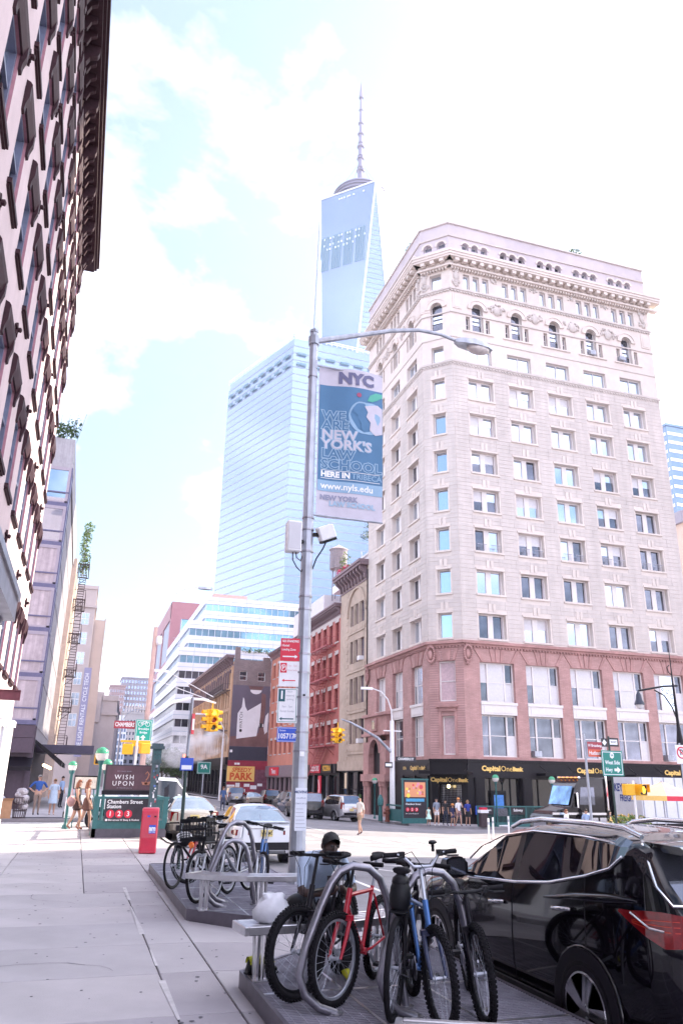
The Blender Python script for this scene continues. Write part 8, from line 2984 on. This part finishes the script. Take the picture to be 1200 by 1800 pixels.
SUV=dict(x=(-0.95,3.62),wb=2.70,glass=(-0.56,1.98),wind=(1.42,2.3),rear=(-0.93,-0.72),pillars=[(1.02,1.12),(0.04,0.09)],extra=[1.02,1.12,0.04,0.09,-0.39,1.07,2.27,-0.05],w=[(-0.95,0.72),(-0.9,0.80),(-0.75,0.875),(-0.45,0.91),(0.5,0.925),(2.6,0.925),(3.1,0.89),(3.4,0.80),(3.62,0.58)],bot=[(-0.95,0.42),(-0.6,0.27),(2.9,0.24),(3.62,0.32)],shoulder=[(-0.95,0.98),(-0.6,1.12),(0.0,1.08),(1.0,1.02),(2.0,0.98),(3.0,0.86),(3.62,0.62)],belt=[(-0.95,1.12),(-0.62,1.54),(-0.57,1.52),(-0.39,1.40),(-0.07,1.315),(0.46,1.21),(1.03,1.15),(1.98,1.09),(2.4,1.05),(3.2,0.90),(3.62,0.68)],top=[(-0.95,1.16),(-0.93,1.22),(-0.72,1.58),(-0.62,1.61),(-0.3,1.645),(0.5,1.665),(1.0,1.65),(1.42,1.585),(1.98,1.28),(2.3,1.11),(2.5,1.08),(3.2,0.98),(3.5,0.85),(3.62,0.74)],wr=[(-0.95,0.74),(-0.6,0.71),(0.5,0.735),(1.4,0.74),(2.3,0.80),(3.62,0.6)],inset=0.0,tail=[(-0.948,0.95,1.155),(-0.91,0.945,1.165),(-0.86,0.94,1.17),(-0.74,1.0,1.165),(-0.60,1.07,1.15),(-0.49,1.13,1.145)],tail_in=0.45,mirror=(1.92,1.20),handles=[(1.33,0.955),(0.24,1.045)],seams=[2.27,1.07,-0.05],glassmat=M['tint'],rearmat=M['mirror_dark'],handlem=M['chrome'],trim=M['p_black'],mirrorm=M['p_black'])
car('glossy black sport utility car with roof rails and chrome window trim',(4.86,5.88,-0.215),PI/2,M['p_black'],SUV,'car',None,None,'suv_car',True,0.37)
suv=[o for o in bpy.data.objects if o.name=='suv_car'][0]
for sg in(-1,1):
 mb=MB()
 sec=[(1.98,1.10),(1.39,1.135),(1.03,1.155),(0.46,1.215),(-0.07,1.32),(-0.39,1.405),(-0.54,1.50)]
 wl=lambda x:lerp_tab(SUV['w'],x)*0.955+0.008
 mb.tube([(x,sg*wl(x),z)for x,z in sec],0.014,8)
 mb.build('chrome_strip',M['chrome'],suv,smooth=60)
 mb=MB()
 mb.tube([(1.98,sg*0.86,1.27),(1.80,sg*0.815,1.40),(1.42,sg*0.765,1.53),(0.88,sg*0.752,1.60),(0.13,sg*0.748,1.605),(-0.25,sg*0.745,1.585),(-0.45,sg*0.76,1.55),(-0.55,sg*0.80,1.51)],0.009,6)
 mb.build('chrome_strip',M['chrome'],suv,smooth=60)
 mb=MB()
 mb.tube([(1.42,sg*0.66,1.605),(1.25,sg*0.655,1.66),(0.9,sg*0.65,1.70),(0.1,sg*0.645,1.705),(-0.3,sg*0.64,1.69),(-0.5,sg*0.64,1.635)],[0.02,0.024,0.024,0.024,0.024,0.02],8)
 mb.build('roof_rail',M['chrome'],suv,smooth=60)
 mb=MB()
 mb.tube([(0.5,sg*0.926,1.10),(0.0,sg*0.933,1.165),(-0.4,sg*0.925,1.20),(-0.7,sg*0.89,1.215)],[0.008,0.03,0.034,0.01],8)
 mb.build('shoulder_crease',M['p_black'],suv,smooth=60)
 mb=MB()
 mb.loft([[(x,sg*(y0 if k in(0,3)else y1),z0 if k<2 else z1)for k in range(4)]for x,y0,y1,z0,z1 in((-0.6,0.90,0.925,0.27,0.34),(2.9,0.90,0.935,0.25,0.36))])
 mb.build('sill_cladding',M['clad'],suv)
 MB().tube([(-0.63,sg*0.745,1.60),(-0.85,sg*0.835,1.33),(-0.955,sg*0.80,1.22),(-0.965,sg*0.4,1.20)],0.011,6).build('chrome_strip',M['chrome'],suv,smooth=60)
 MB().tube([(-0.62,sg*0.905,1.14),(-0.78,sg*0.875,1.06),(-0.88,sg*0.83,1.05)],0.009,6).build('lamp_trim',M['chrome'],suv)
mb=MB()
mb.loft([[(x,y,z)for x,z in((-0.60,1.612),(-0.98,1.60),(-1.03,1.575),(-0.98,1.545),(-0.66,1.56))]for y in(-0.70,-0.5,0.5,0.70)])
mb.build('roof_spoiler',M['p_black'],suv,smooth=30)
mb=MB()
mb.box(-0.99,-0.74,0.42,-0.9,0.74,0.72)
mb.build('rear_bumper',M['clad'],suv,bevel=0.03)
# interior seen through the glass: steering wheel and seats
mb=MB()
for y in(-0.38,0.38):
 mb.box(0.9,y-0.22,0.5,1.1,y+0.22,1.2)
 mb.box(0.92,y-0.12,1.2,1.05,y+0.12,1.38)
mb.build('seat',M['clad'],suv,bevel=0.05)
SEDAN=dict(x=(-1.0,3.5),wb=2.67,glass=(-0.38,2.0),wind=(1.25,2.1),rear=(-0.5,0.32),pillars=[(0.86,0.95),(-0.05,0.0)],extra=[0.86,0.95,-0.05,0.0,-0.3,0.9,1.95],w=[(-1.0,0.70),(-0.93,0.80),(-0.7,0.855),(-0.2,0.875),(2.6,0.88),(3.1,0.83),(3.5,0.6)],bot=[(-1.0,0.34),(-0.6,0.22),(2.9,0.2),(3.5,0.25)],shoulder=[(-1.0,0.78),(-0.8,0.86),(1.0,0.85),(2.5,0.78),(3.5,0.5)],belt=[(-1.0,0.86),(-0.8,0.96),(-0.3,0.97),(1.0,0.92),(2.0,0.88),(3.0,0.78),(3.5,0.56)],top=[(-1.0,0.92),(-0.95,0.985),(-0.8,1.0),(-0.52,1.015),(-0.2,1.16),(0.1,1.30),(0.32,1.375),(0.7,1.42),(1.0,1.415),(1.25,1.375),(1.7,1.16),(2.1,0.95),(3.0,0.84),(3.4,0.68),(3.5,0.6)],wr=[(-1.0,0.7),(-0.5,0.70),(0.3,0.585),(1.0,0.60),(2.1,0.72),(3.5,0.5)],tail=[(-0.93,0.70,0.84),(-0.80,0.71,0.83),(-0.62,0.74,0.81)],tail_in=0.44,mirror=(1.85,0.98),handles=[(1.15,0.80),(0.15,0.83)],seams=[1.95,0.9,-0.3])
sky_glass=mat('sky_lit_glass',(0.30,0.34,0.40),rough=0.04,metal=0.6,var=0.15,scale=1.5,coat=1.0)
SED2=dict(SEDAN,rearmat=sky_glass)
cv=car('white saloon car with sharp red tail lamps just left of the lamp post',(4.86,22.0,zs(4.86)+ROADZ),PI/2,M['p_white'],SED2,'car','cars on the street',('V26 EMZ',0.76),wheel_r=0.32)
MB().loft([[(x,y,z)for x,z in((-0.78,1.0),(-0.98,1.04),(-1.02,1.03),(-0.95,1.0))]for y in(-0.66,-0.4,0.4,0.66)]).build('boot_spoiler',M['p_white'],cv,smooth=40)
MB().box(-1.02,-0.48,0.865,-1.0,0.48,0.89).build('chrome_bar',M['chrome'],cv)
MB().lathe([(0.05,-0.03),(0.06,0.05)],12,o=(-1.02,-0.55,0.33),axis='x').build('exhaust',M['chrome'],cv)
CAM=dict(SED2,tail=[(-0.93,0.66,0.96),(-0.8,0.68,0.98),(-0.66,0.78,0.95)],tail_in=0.56)
car('champagne gold saloon car with round red lamps beside the white saloon',(3.95,28.9,-0.25),R(90),M['p_gold'],CAM,'car','cars on the street',('JHB 41',0.78),wheel_r=0.33)
SUV2=dict(SUV,inset=0,glassmat=M['glass_dark'],rearmat=mat('blue_rear_glass',(0.03,0.07,0.16),rough=0.05,var=0.2,coat=1.0),handlem=None,trim=M['p_silver'],mirrorm=M['p_silver'],belt=[(-0.95,1.10),(-0.57,1.16),(1.03,1.10),(1.98,1.07),(2.4,1.05),(3.2,0.95),(3.62,0.75)],top=[(-0.95,1.14),(-0.93,1.2),(-0.80,1.72),(-0.62,1.76),(0.5,1.79),(1.0,1.77),(1.42,1.70),(1.98,1.33),(2.3,1.12),(2.5,1.09),(3.2,1.02),(3.5,0.9),(3.62,0.8)],wind=(1.42,2.3),rear=(-0.93,-0.80),tail=[(-0.9,0.85,1.3),(-0.82,0.85,1.3)],tail_in=0.60,pillars=[(1.02,1.12),(0.04,0.12)])
SUV2['handlem']=M['p_silver']
def s2(p):
 return dict(SUV2,trim=p,mirrorm=p,handlem=p)
def on_road(x):
 return zs(x)+ROADZ
g_='cars on the street'
car('silver estate wagon with blue rear glass parked across the street before the red shop',(18.6,55.9,on_road(18.6)),R(102),M['p_silver'],s2(M['p_silver']),'car',g_,('DLM 8',0.8),wheel_r=0.36)
car('dark saloon car parked ahead of the silver estate wagon, half hidden by it',(17.2,63.5,on_road(17.2)),R(95),M['p_navy'],SED2,'car',g_)
car('black tall car half hidden behind the lamp post',(16.1,56.5,on_road(16.1)),R(92),M['p_black'],s2(M['p_black']),'car',g_,None,wheel_r=0.36)
car('grey tall car with red lamps, leftmost of the distant queue',(15.5,82,on_road(15.5)),R(90),M['p_grey'],s2(M['p_grey']),'car',g_,('GRT 2',0.8))
car('navy blue tall car farthest back in the distant queue under the yellow sign',(18.6,100,on_road(18.6)),R(90),M['p_navy'],s2(M['p_navy']),'car',g_)
car('champagne saloon in the distant queue, between the grey and black tall cars',(17.0,80,on_road(17)),R(90),M['p_gold'],SED2,'car',g_)
car('black tall car third from the left in the distant queue',(19.0,81,on_road(19)),R(88),M['p_black'],s2(M['p_black']),'car',g_)
car('black tall car just left of the lamp post in the distant queue',(18.4,70,on_road(18.4)),R(95),M['p_black'],s2(M['p_black']),'car',g_)
VAN=dict(SUV2,x=(-1.2,4.3),wb=3.3,glass=(1.9,3.35),wind=(3.0,3.5),rear=(-1.18,-1.05),pillars=[],extra=[],w=[(-1.2,0.9),(-1.0,0.96),(3.6,0.97),(4.0,0.9),(4.3,0.7)],bot=[(-1.2,0.4),(4.3,0.35)],shoulder=[(-1.2,1.05),(3.4,1.0),(4.3,0.7)],belt=[(-1.2,1.12),(3.4,1.1),(4.0,1.05),(4.3,0.85)],top=[(-1.2,1.16),(-1.15,1.2),(1.55,1.22),(1.62,1.62),(1.75,1.9),(2.2,1.95),(3.0,1.9),(3.5,1.25),(4.0,1.15),(4.3,0.95)],wr=[(-1.2,0.9),(1.6,0.86),(2.4,0.76),(3.5,0.8),(4.3,0.65)],tail=[(-1.15,0.8,1.1),(-1.08,0.8,1.1)],tail_in=0.8,mirror=(3.1,1.2),handles=[(2.2,0.98)],seams=[3.3,2.05],glassmat=M['glass_dark'])
car('white pickup truck behind the gold saloon, cab showing beside the subway column',(0.9,34.2,-0.15),0.0,M['p_white'],dict(VAN,trim=M['p_white'],mirrorm=M['p_white'],handlem=M['p_white']),'pickup truck',g_,name='pickup_truck',wheel_r=0.38)
# goods truck and trailer across the street
tr=thing('white_trailer','long white ribbed freight trailer with blue letters before the bank','trailer',(31.8,40.2,-1.35))
FTf=Frame(0,2.6,-90)
bx=MB().box(0,0,1.05,15.5,2.6,3.62).build('trailer_box',mat('trailer_white',(0.66,0.66,0.72),rough=0.4,var=0.05,stain=0.06),tr)
rbm=MB().box(-0.03,-0.035,1.05,0.03,0,3.62).mesh('rib',M['steel'])
for i in range(20):
 link('rib',rbm,tr,(0.1+i*0.8,0,0))
text('KEYSTONE',0.62,mat('freight_blue',(0.02,0.04,0.22),var=0),tr,FTf.p(1.25,0.01,3.0),FTf.a,bold=0.02,sx=0.72)
text('FREIGHT',0.52,mat('freight_blue',(0.02,0.04,0.22),var=0),tr,FTf.p(1.35,0.01,2.4),FTf.a,bold=0.015,sx=0.72)
MB().box(0.2,0.2,0.8,15.3,2.4,1.05).build('chassis',M['black'],tr)
for x in(12.0,13.3):
 MB().lathe([(0.3,-0.25),(0.52,-0.25),(0.52,0.0),(0.3,0.0)],18,o=(x,0.25,0.5),axis='y').build('wheel',M['rubber'],tr)
tc_=thing('truck_cab','black lorry cab with a blue and white reflecting windscreen and chrome trim','truck',(25.7,40.4,-1.35))
cabp=[(0.0,0.5),(0.05,1.35),(0.5,1.75),(1.35,1.95),(1.75,3.05),(2.1,3.5),(4.0,3.55),(4.0,0.6)]
MB().yprism(cabp,0,2.35).build('cab_body',M['p_black'],tc_,bevel=0.05,smooth=30)
wsb=MB()
wsb.quad((1.36,0.15,2.0),(1.74,0.15,3.02),(1.74,2.2,3.02),(1.36,2.2,2.0))
o=wsb.build('windscreen',mat('bluish_windscreen',(0.12,0.24,0.42),rough=0.05,metal=0.7,var=0.6,scale=1.2),tc_,(-0.06,0,0.03))
MB().quad((1.95,-0.012,2.05),(3.0,-0.012,2.05),(3.0,-0.012,3.0),(2.1,-0.012,3.0)).build('side_window',M['mirror_dark'],tc_)
mb=MB()
mb.box(0.1,-0.03,1.5,4.0,-0.006,1.62)
mb.box(-0.04,-0.05,0.45,0.3,2.4,0.75)
mb.box(-0.02,0.5,0.8,0.02,1.85,1.35)
mb.tube([(3.8,-0.12,0.8),(3.8,-0.12,3.8)],0.07,8)
mb.box(2.05,0.1,3.5,2.2,2.25,3.58)
mb.build('chrome_trim',M['chrome'],tc_)
for i in range(5):
 MB().lathe([(0.05,0),(0.05,0.06)],8,o=(2.0,0.3+i*0.42,3.5)).build('marker_lamp',mat('amber_marker',(0.9,0.35,0.1),var=0,emit=(1,0.35,0.1,0.6)),tc_)
MB().box(1.5,-0.45,1.9,1.6,-0.2,2.7).bar((1.55,-0.3,2.3),(1.8,0,2.3),0.04).build('mirror',M['chrome'],tc_)
MB().quad((1.5,-0.2,1.95),(1.5,-0.45,1.95),(1.5,-0.45,2.65),(1.5,-0.2,2.65)).build('mirror_glass',M['mirror'],tc_)
for x in(0.75,3.4):
 MB().lathe([(0.25,-0.02),(0.5,-0.03),(0.5,0.3),(0.25,0.3)],20,o=(x,0.0,0.52),axis='y').build('wheel',M['rubber'],tc_)
for i in range(3):
 MB().box(2.0+i*0.62,-0.02,0.9,2.5+i*0.62,-0.006,1.35).build('step_box',M['chrome'],tc_)
 # ---------------------------------------------------------------- people
SK=[mat('skin_%d'%i,c,rough=0.55,var=0.06)for i,c in enumerate(((0.46,0.27,0.20),(0.42,0.24,0.17),(0.045,0.022,0.018)))]
HAIR={'brown':mat('hair_brown',(0.07,0.03,0.02),rough=0.5,var=0.3,scale=30),'black':mat('hair_black',(0.008,0.006,0.008),rough=0.7,var=0.3,scale=40),'red':mat('hair_auburn',(0.22,0.07,0.03),rough=0.5,var=0.3,scale=30),'grey':mat('hair_grey',(0.38,0.36,0.36),rough=0.6,var=0.2),'blond':mat('hair_blond',(0.40,0.22,0.09),rough=0.5,var=0.2)}
def cl(n,c):
 return mat('cloth_'+n,c,rough=0.85,var=0.10,scale=9,bump=0.2,bscale=40)
PBONES=[('pel','spi','t'),('spi','che','t'),('che','nec','t'),('nec','hed','h'),('hed','crn','h')]
for s in 'LR':
 PBONES+=[('che','sho'+s,'t'),('sho'+s,'elb'+s,'a'),('elb'+s,'wri'+s,'f'),('wri'+s,'han'+s,'n'),('han'+s,'fin'+s,'n'),('wri'+s,'thu'+s,'n'),('pel','hip'+s,'b'),('hip'+s,'kne'+s,'b'),('kne'+s,'ank'+s,'s'),('ank'+s,'toe'+s,'x')]
RAD=dict(pel=.135,spi=.118,che=.135,nec=.055,hed=.075,crn=.085,sho=.066,elb=.044,wri=.03,han=.036,fin=.02,thu=.014,hip=.098,kne=.060,ank=.040,toe=.036)
def person(label,loc,rot,h=1.75,skin=0,top='white',tc=(.7,.7,.7),bc=(.1,.1,.12),sc=(.05,.05,.06),hair='brown',hl=0.0,sleeve=0.5,leg=1.0,stride=0.0,arms=None,dress=None,hat=None,pose=None,girth=1.0,bare=False,glasses=False,group=None):
 """facing -Y; a skeleton of joints grown into one continuous body"""
 k=h/1.75
 J=dict(pel=(0,0,.96),spi=(0,0.0,1.14),che=(0,.01,1.33),nec=(0,.015,1.50),hed=(0,-.005,1.585),crn=(0,0.0,1.665))
 for s,sg in(('L',1),('R',-1)):
  st=stride*sg
  J.update({'sho'+s:(.185*sg*girth,.01,1.425),'elb'+s:(.235*sg*girth,.03+st*.3,1.14),'wri'+s:(.25*sg*girth,-.04+st*.55,.91),'han'+s:(.25*sg*girth,-.06+st*.6,.845),'fin'+s:(.245*sg*girth,-.075+st*.6,.77),'thu'+s:(.225*sg*girth,-.09+st*.58,.84),'hip'+s:(.088*sg,0,.90),'kne'+s:(.095*sg,-.02-st*.55,.50+abs(st)*.02),'ank'+s:(.10*sg,.03-st*(0.9 if st>0 else 1.35),.085+(0.06 if st<-.1 else 0)),'toe'+s:(.115*sg,-.10-st*(0.9 if st>0 else 1.35),.035+(0.0 if st>=-.1 else 0.02))})
 if arms:
  J.update(arms)
 if pose:
  J.update({a:b for a,b in pose.items()if a!='face'})
 names=list(J)
 me=bpy.data.meshes.new('body')
 me.from_pydata([[c*k for c in J[n]]for n in names],[(names.index(a),names.index(b))for a,b,_ in PBONES],[])
 o=bpy.data.objects.new('body',me)
 COL.objects.link(o)
 md=o.modifiers.new('skin','SKIN')
 md.use_smooth_shade=True
 for n,v in zip(names,me.skin_vertices[0].data):
  q=n[:3]
  r=RAD[q]*k*(girth if q in('pel','spi','che','hip')else 1)
  v.radius=(r,r*(0.78 if q in('spi','che','pel')else 1.0))if q!='toe' else(r*1.1,r*.8)
  v.use_root=n=='pel'
 o.modifiers.new('sub','SUBSURF').levels=2
 o.modifiers['sub'].render_levels=2
 dg=bpy.context.evaluated_depsgraph_get()
 m2=bpy.data.meshes.new_from_object(o.evaluated_get(dg))
 bpy.data.objects.remove(o)
 m2.name='body'
 m2.materials.clear()
 mats_=[SK[skin],cl(top,tc),cl('leg_%02x%02x%02x'%tuple(int(c*255)for c in bc),bc),cl('shoe_%02x%02x%02x'%tuple(int(c*255)for c in sc),sc)]
 for m in mats_:
  m2.materials.append(m)
 segs=[(Vector(J[a])*k,Vector(J[b])*k,kd)for a,b,kd in PBONES]
 for p in m2.polygons:
  c=p.center
  best,bd,bt=None,9,0
  for a,b,kd in segs:
   ab=b-a
   tt=max(0,min(1,(c-a).dot(ab)/ab.length_squared))
   d=(c-a-ab*tt).length
   if d<bd:
    best,bd,bt=kd,d,tt
  i={'t':1,'h':0,'n':0,'f':0 if sleeve<1.5 else 1,'a':1 if bt<sleeve*2 and sleeve>0 else 0,'b':2,'s':2 if leg>0.6+bt*0.35 else 0,'x':3}[best]
  if best=='b' and leg<0.5 and bt>0.55:
   i=0
  if bare and best=='t' and c.z>1.40*k:
   i=0
  p.material_index=i
  p.use_smooth=True
  # clothes never one with the skin: fullness of shirt and trousers
 for v in m2.vertices:
  pass
 t=thing('person',label,'person',loc,rot,group)
 b=link('body',m2,t)
 hd=Vector(J['hed'])*k
 cr=Vector(J['crn'])*k
 up=(cr-hd).normalized()
 fw=Vector((0,-1,0))
 fw=(fw-up*fw.dot(up)).normalized()
 if pose and 'face' in pose:
  fw=Vector(pose['face'])
  fw=(fw-up*fw.dot(up)).normalized()
 sx=up.cross(fw)
 c0=hd+up*0.055*k
 def hp(a,b_,c):
  return c0+sx*a*k+fw*b_*k+up*c*k
 nose=MB()
 nose.loft([[hp(-.012,.078,-.03),hp(.012,.078,-.03),hp(.008,.075,.02),hp(-.008,.075,.02)],[hp(-.008,.105,-.028),hp(.008,.105,-.028),hp(.004,.088,.015),hp(-.004,.088,.015)]])
 for sg in(-1,1):
  nose.ball(hp(.083*sg,-.005,-.01),(.014*k,.02*k,.028*k),6,5)
 nose.build('face',SK[skin],t,smooth=60)
 ey=MB()
 for sg in(-1,1):
  ey.ball(hp(.03*sg,.082,.012),(.012*k if not glasses else .026*k,)*3,6,4)
 ey.ball(hp(0,.078,-.062),(.022*k,.012*k,.007*k),6,4)
 ey.build('eyes',HAIR['black'],t)
 hm=MB()
 n1,n2=16,9
 rings=[]
 for i in range(n2):
  ph=PI*0.60*i/(n2-1)
  ring=[]
  for j in range(n1):
   a=2*PI*j/n1
   front=max(0.0,math.cos(a))
   phj=ph*(1-0.52*front)
   r=0.093+random.uniform(-.003,.003)
   ring.append(hp(r*0.93*math.sin(phj)*math.sin(a),r*1.05*math.sin(phj)*math.cos(a),0.01+r*1.12*math.cos(phj)))
  rings.append(ring)
 if hair:
  hm.loft(rings,caps=False)
  if hl:
   for q in range(9):
    a=PI+(q-4)*0.34
    p0=hp(.088*math.sin(a),.092*math.cos(a),.02)
    hm.tube([p0,p0+(Vector((0,.02,-hl*.5))+sx*.012*math.sin(a))*1.0,p0+Vector((0,.03,-hl))],[.032*k,.034*k,.012*k],6)
  hm.build('hair',HAIR[hair],t,smooth=60)
 if hat:
  ht=MB()
  ht.lathe([(.15,0),(.155,.008),(.10,.02),(.095,.09),(.06,.115),(.01,.12)],16,o=tuple(hp(0,0,.055)))
  ht.build('hat',cl('hat',hat),t,smooth=40)
 if dress:
  z0,z1,w0,w1,col,nm=dress
  ds=MB()
  rings=[]
  for q in range(7):
   u=q/6
   rings.append([((w0+(w1-w0)*u+.012*u*math.sin(a*6))*math.cos(a)*k,(w0*.85+(w1-w0*.85)*u)*math.sin(a)*k-stride*.1*u,(z0+(z1-z0)*u)*k)for a in[2*PI*j/24 for j in range(24)]])
  ds.loft(rings,caps=False)
  ds.build('skirt',cl(nm,col),t,smooth=60)
 return t
def at(x,y,road=False):
 return(x,y,zs(x)+(ROADZ if road else 0))
g1='people crossing in front of the bank'
person('girl in a pale mint dress, leftmost of the family before the bank',at(22.9,50.9),0.1,1.22,1,'mint',(.50,.72,.64),(.5,.7,.6),hair='black',sleeve=0.0,leg=0.0,stride=.06,dress=(1.1,.62,.13,.30,(.50,.72,.64),'mint'),group=g1)
person('man in sunglasses, grey printed shirt and white shorts holding the girl by the hand',at(23.55,51.0),0,1.78,0,'slate',(.22,.25,.32),(.72,.70,.72),(.7,.7,.7),'black',leg=0.3,stride=.08,glasses=True,group=g1)
person('woman in black top and dark jeans with long black hair before the bank door',at(24.25,51.1),0,1.70,1,'blacktop',(.015,.015,.02),(.02,.025,.05),hair='black',hl=.22,sleeve=0.3,stride=.12,group=g1)
person('child in a navy outfit with an orange cap between two adults',at(24.75,51.0),0.2,1.38,1,'navykid',(.03,.035,.10),(.05,.05,.12),(.4,.05,.04),'black',leg=0.3,stride=.1,hat=(.65,.28,.10),group=g1)
person('man in a white shirt and straw hat scratching his face before the bank',at(25.15,50.9),0.15,1.78,0,'whiteshirt',(.72,.72,.76),(.25,.14,.16),(.1,.08,.08),'brown',leg=0.4,stride=.16,hat=(.66,.60,.52),arms={'elbL':(.26,-.12,1.18),'wriL':(.14,-.2,1.42),'hanL':(.10,-.17,1.49),'finL':(.07,-.14,1.55),'thuL':(.08,-.18,1.5)},group=g1)
person('blond woman in a royal blue top and black skirt, rightmost of the family',at(26.0,51.2),-0.1,1.70,0,'royal',(.03,.05,.30),(.02,.02,.03),hair='blond',hl=.12,sleeve=0.4,leg=0.0,stride=.08,dress=(.98,.62,.17,.22,(.015,.015,.02),'blackskirt'),group=g1)
person('bald man in a cream shirt and beige shorts crossing the road in sunlight',at(13.45,38.1,True),R(-75),1.78,0,'cream',(.60,.56,.53),(.30,.23,.16),(.10,.05,.06),None,leg=0.4,stride=.13,girth=1.08,glasses=True,arms={'elbR':(-.25,.02,1.16),'wriR':(-.2,-.2,1.2),'hanR':(-.18,-.26,1.23),'finR':(-.17,-.32,1.26),'thuR':(-.15,-.28,1.27)})
person('man in blue polo shirt and tan trousers with hands on hips',at(-1.65,41.2),R(15),1.80,0,'polo',(.03,.09,.32),(.26,.19,.16),(.06,.05,.05),'grey',girth=1.15,arms={'elbL':(.40,.06,1.18),'wriL':(.22,-.04,1.02),'hanL':(.17,-.05,1.0),'finL':(.12,-.08,.98),'thuL':(.15,.02,1.0),'elbR':(-.40,.06,1.18),'wriR':(-.22,-.04,1.02),'hanR':(-.17,-.05,1.0),'finR':(-.12,-.08,.98),'thuR':(-.15,.02,1.0)})
person('woman in a pale blue dress and sunglasses standing beside the man in blue',at(-0.95,41.4),R(10),1.64,0,'paleblue',(.42,.52,.66),(.42,.52,.66),(.5,.35,.3),'blond',sleeve=0.4,leg=0.0,glasses=True,dress=(1.2,.56,.16,.22,(.42,.52,.66),'paleblue'))
person('young woman with long auburn hair and a pink shoulder bag by the subway',at(0.14,30.3),R(75),1.66,0,'blacktop',(.05,.03,.04),(.07,.04,.04),(.3,.15,.12),'red',hl=.34,sleeve=0.0,leg=0.0,stride=.17,dress=(1.02,.74,.15,.19,(.07,.04,.04),'darkskirt'),group='two women walking by the subway')
person('young woman with long reddish hair in a short brown dress by the subway rail',at(0.46,29.9),R(80),1.68,0,'brownfloral',(.13,.06,.05),(.13,.06,.05),(.3,.15,.12),'red',hl=.36,sleeve=0.0,leg=0.0,stride=.19,dress=(1.1,.72,.15,.21,(.13,.06,.05),'brownfloral'),group='two women walking by the subway')
sb_=thing('shoulder_bag','big dusty pink shoulder bag carried by the first auburn haired woman','bag',(-0.08,30.05,0.95),R(70))
MB().ball((0,0,0),(0.26,0.12,0.19),14,9).build('bag_body',cl('dustypink',(.45,.26,.25)),sb_,smooth=60)
MB().tube([(-.14,0,.12),(0,.02,.42),(.14,0,.12)],.014,6).build('strap',cl('dustypink',(.45,.26,.25)),sb_)
person('man in a blue shirt walking in the roadway between the saloons and the queue',at(10.9,62.5,True),0.1,1.78,0,'denim',(.05,.10,.24),(.05,.06,.11),hair='red',sleeve=0.5,stride=.1)
person('person in a light blue shirt under the dark awning behind the couple',at(-0.75,50.5),R(60),1.75,1,'lightblue',(.28,.38,.58),(.02,.02,.03),hair='black')
person('dark haired passer by in a white top behind the black car, left of the truck',at(26.0,39.3,True),R(30),1.68,0,'whitetop',(.7,.68,.7),(.1,.1,.14),hair='red',hl=.1)
person('passer by in a light blue shirt walking before the truck bonnet',at(27.2,39.2,True),R(-30),1.72,1,'lightblue',(.28,.38,.58),(.03,.04,.08),hair='black',stride=.1)
person('dark haired passer by in black before the truck door',at(28.6,39.0,True),R(40),1.68,1,'blacktop',(.02,.02,.03),(.03,.03,.05),hair='black',hl=.2)
# the young man sitting hunched on the bench behind the red bike
person('seated young man in a pale blue tee shirt bent over his phone',(2.27,7.80,-0.31),R(10),1.76,2,'teeblue',(.36,.43,.56),(.02,.02,.028),(.62,.60,.05),'black',sleeve=0.42,girth=1.06,pose={'pel':(0,.02,1.02),'spi':(0,-.06,1.19),'che':(0,-.20,1.36),'nec':(0,-.31,1.44),'hed':(0,-.365,1.475),'crn':(0,-.385,1.56),'face':(0,-.93,-.3),'shoL':(.20,-.22,1.41),'elbL':(.27,-.34,1.13),'wriL':(.10,-.50,1.14),'hanL':(.05,-.54,1.16),'finL':(.02,-.57,1.20),'thuL':(.03,-.52,1.2),'shoR':(-.20,-.22,1.41),'elbR':(-.27,-.34,1.13),'wriR':(-.10,-.50,1.14),'hanR':(-.05,-.54,1.16),'finR':(-.02,-.57,1.20),'thuR':(-.03,-.52,1.2),'hipL':(.09,-.02,.98),'hipR':(-.09,-.02,.98),'kneL':(.17,-.42,.97),'kneR':(-.19,-.42,.97),'ankL':(.15,-.40,.49),'ankR':(-.16,-.38,.49),'toeL':(.17,-.53,.435),'toeR':(-.19,-.51,.435)})
phn=thing('phone','dark phone held in the seated young man hands','phone',(2.27,7.2,0.86),R(12))
MB().box(-0.035,-0.006,-0.01,0.035,0.004,0.13).build('phone_case',M['black'],phn)
# ---------------------------------------------------------------- air
hz=MB().box(-620,-90,-6,620,700,600).build('haze',None or M['white'])
hm_=bpy.data.materials.new('haze_air')
hm_.use_nodes=True
hn=hm_.node_tree
hn.nodes.clear()
ho=hn.nodes.new('ShaderNodeOutputMaterial')
hv=hn.nodes.new('ShaderNodeVolumePrincipled')
hv.inputs['Color'].default_value=(0.90,0.95,1.0,1)
hv.inputs['Density'].default_value=0.00009
hv.inputs['Anisotropy'].default_value=0.35
hn.links.new(hv.outputs[0],ho.inputs['Volume'])
hz.data.materials[0]=hm_
tag(hz,kind='stuff')
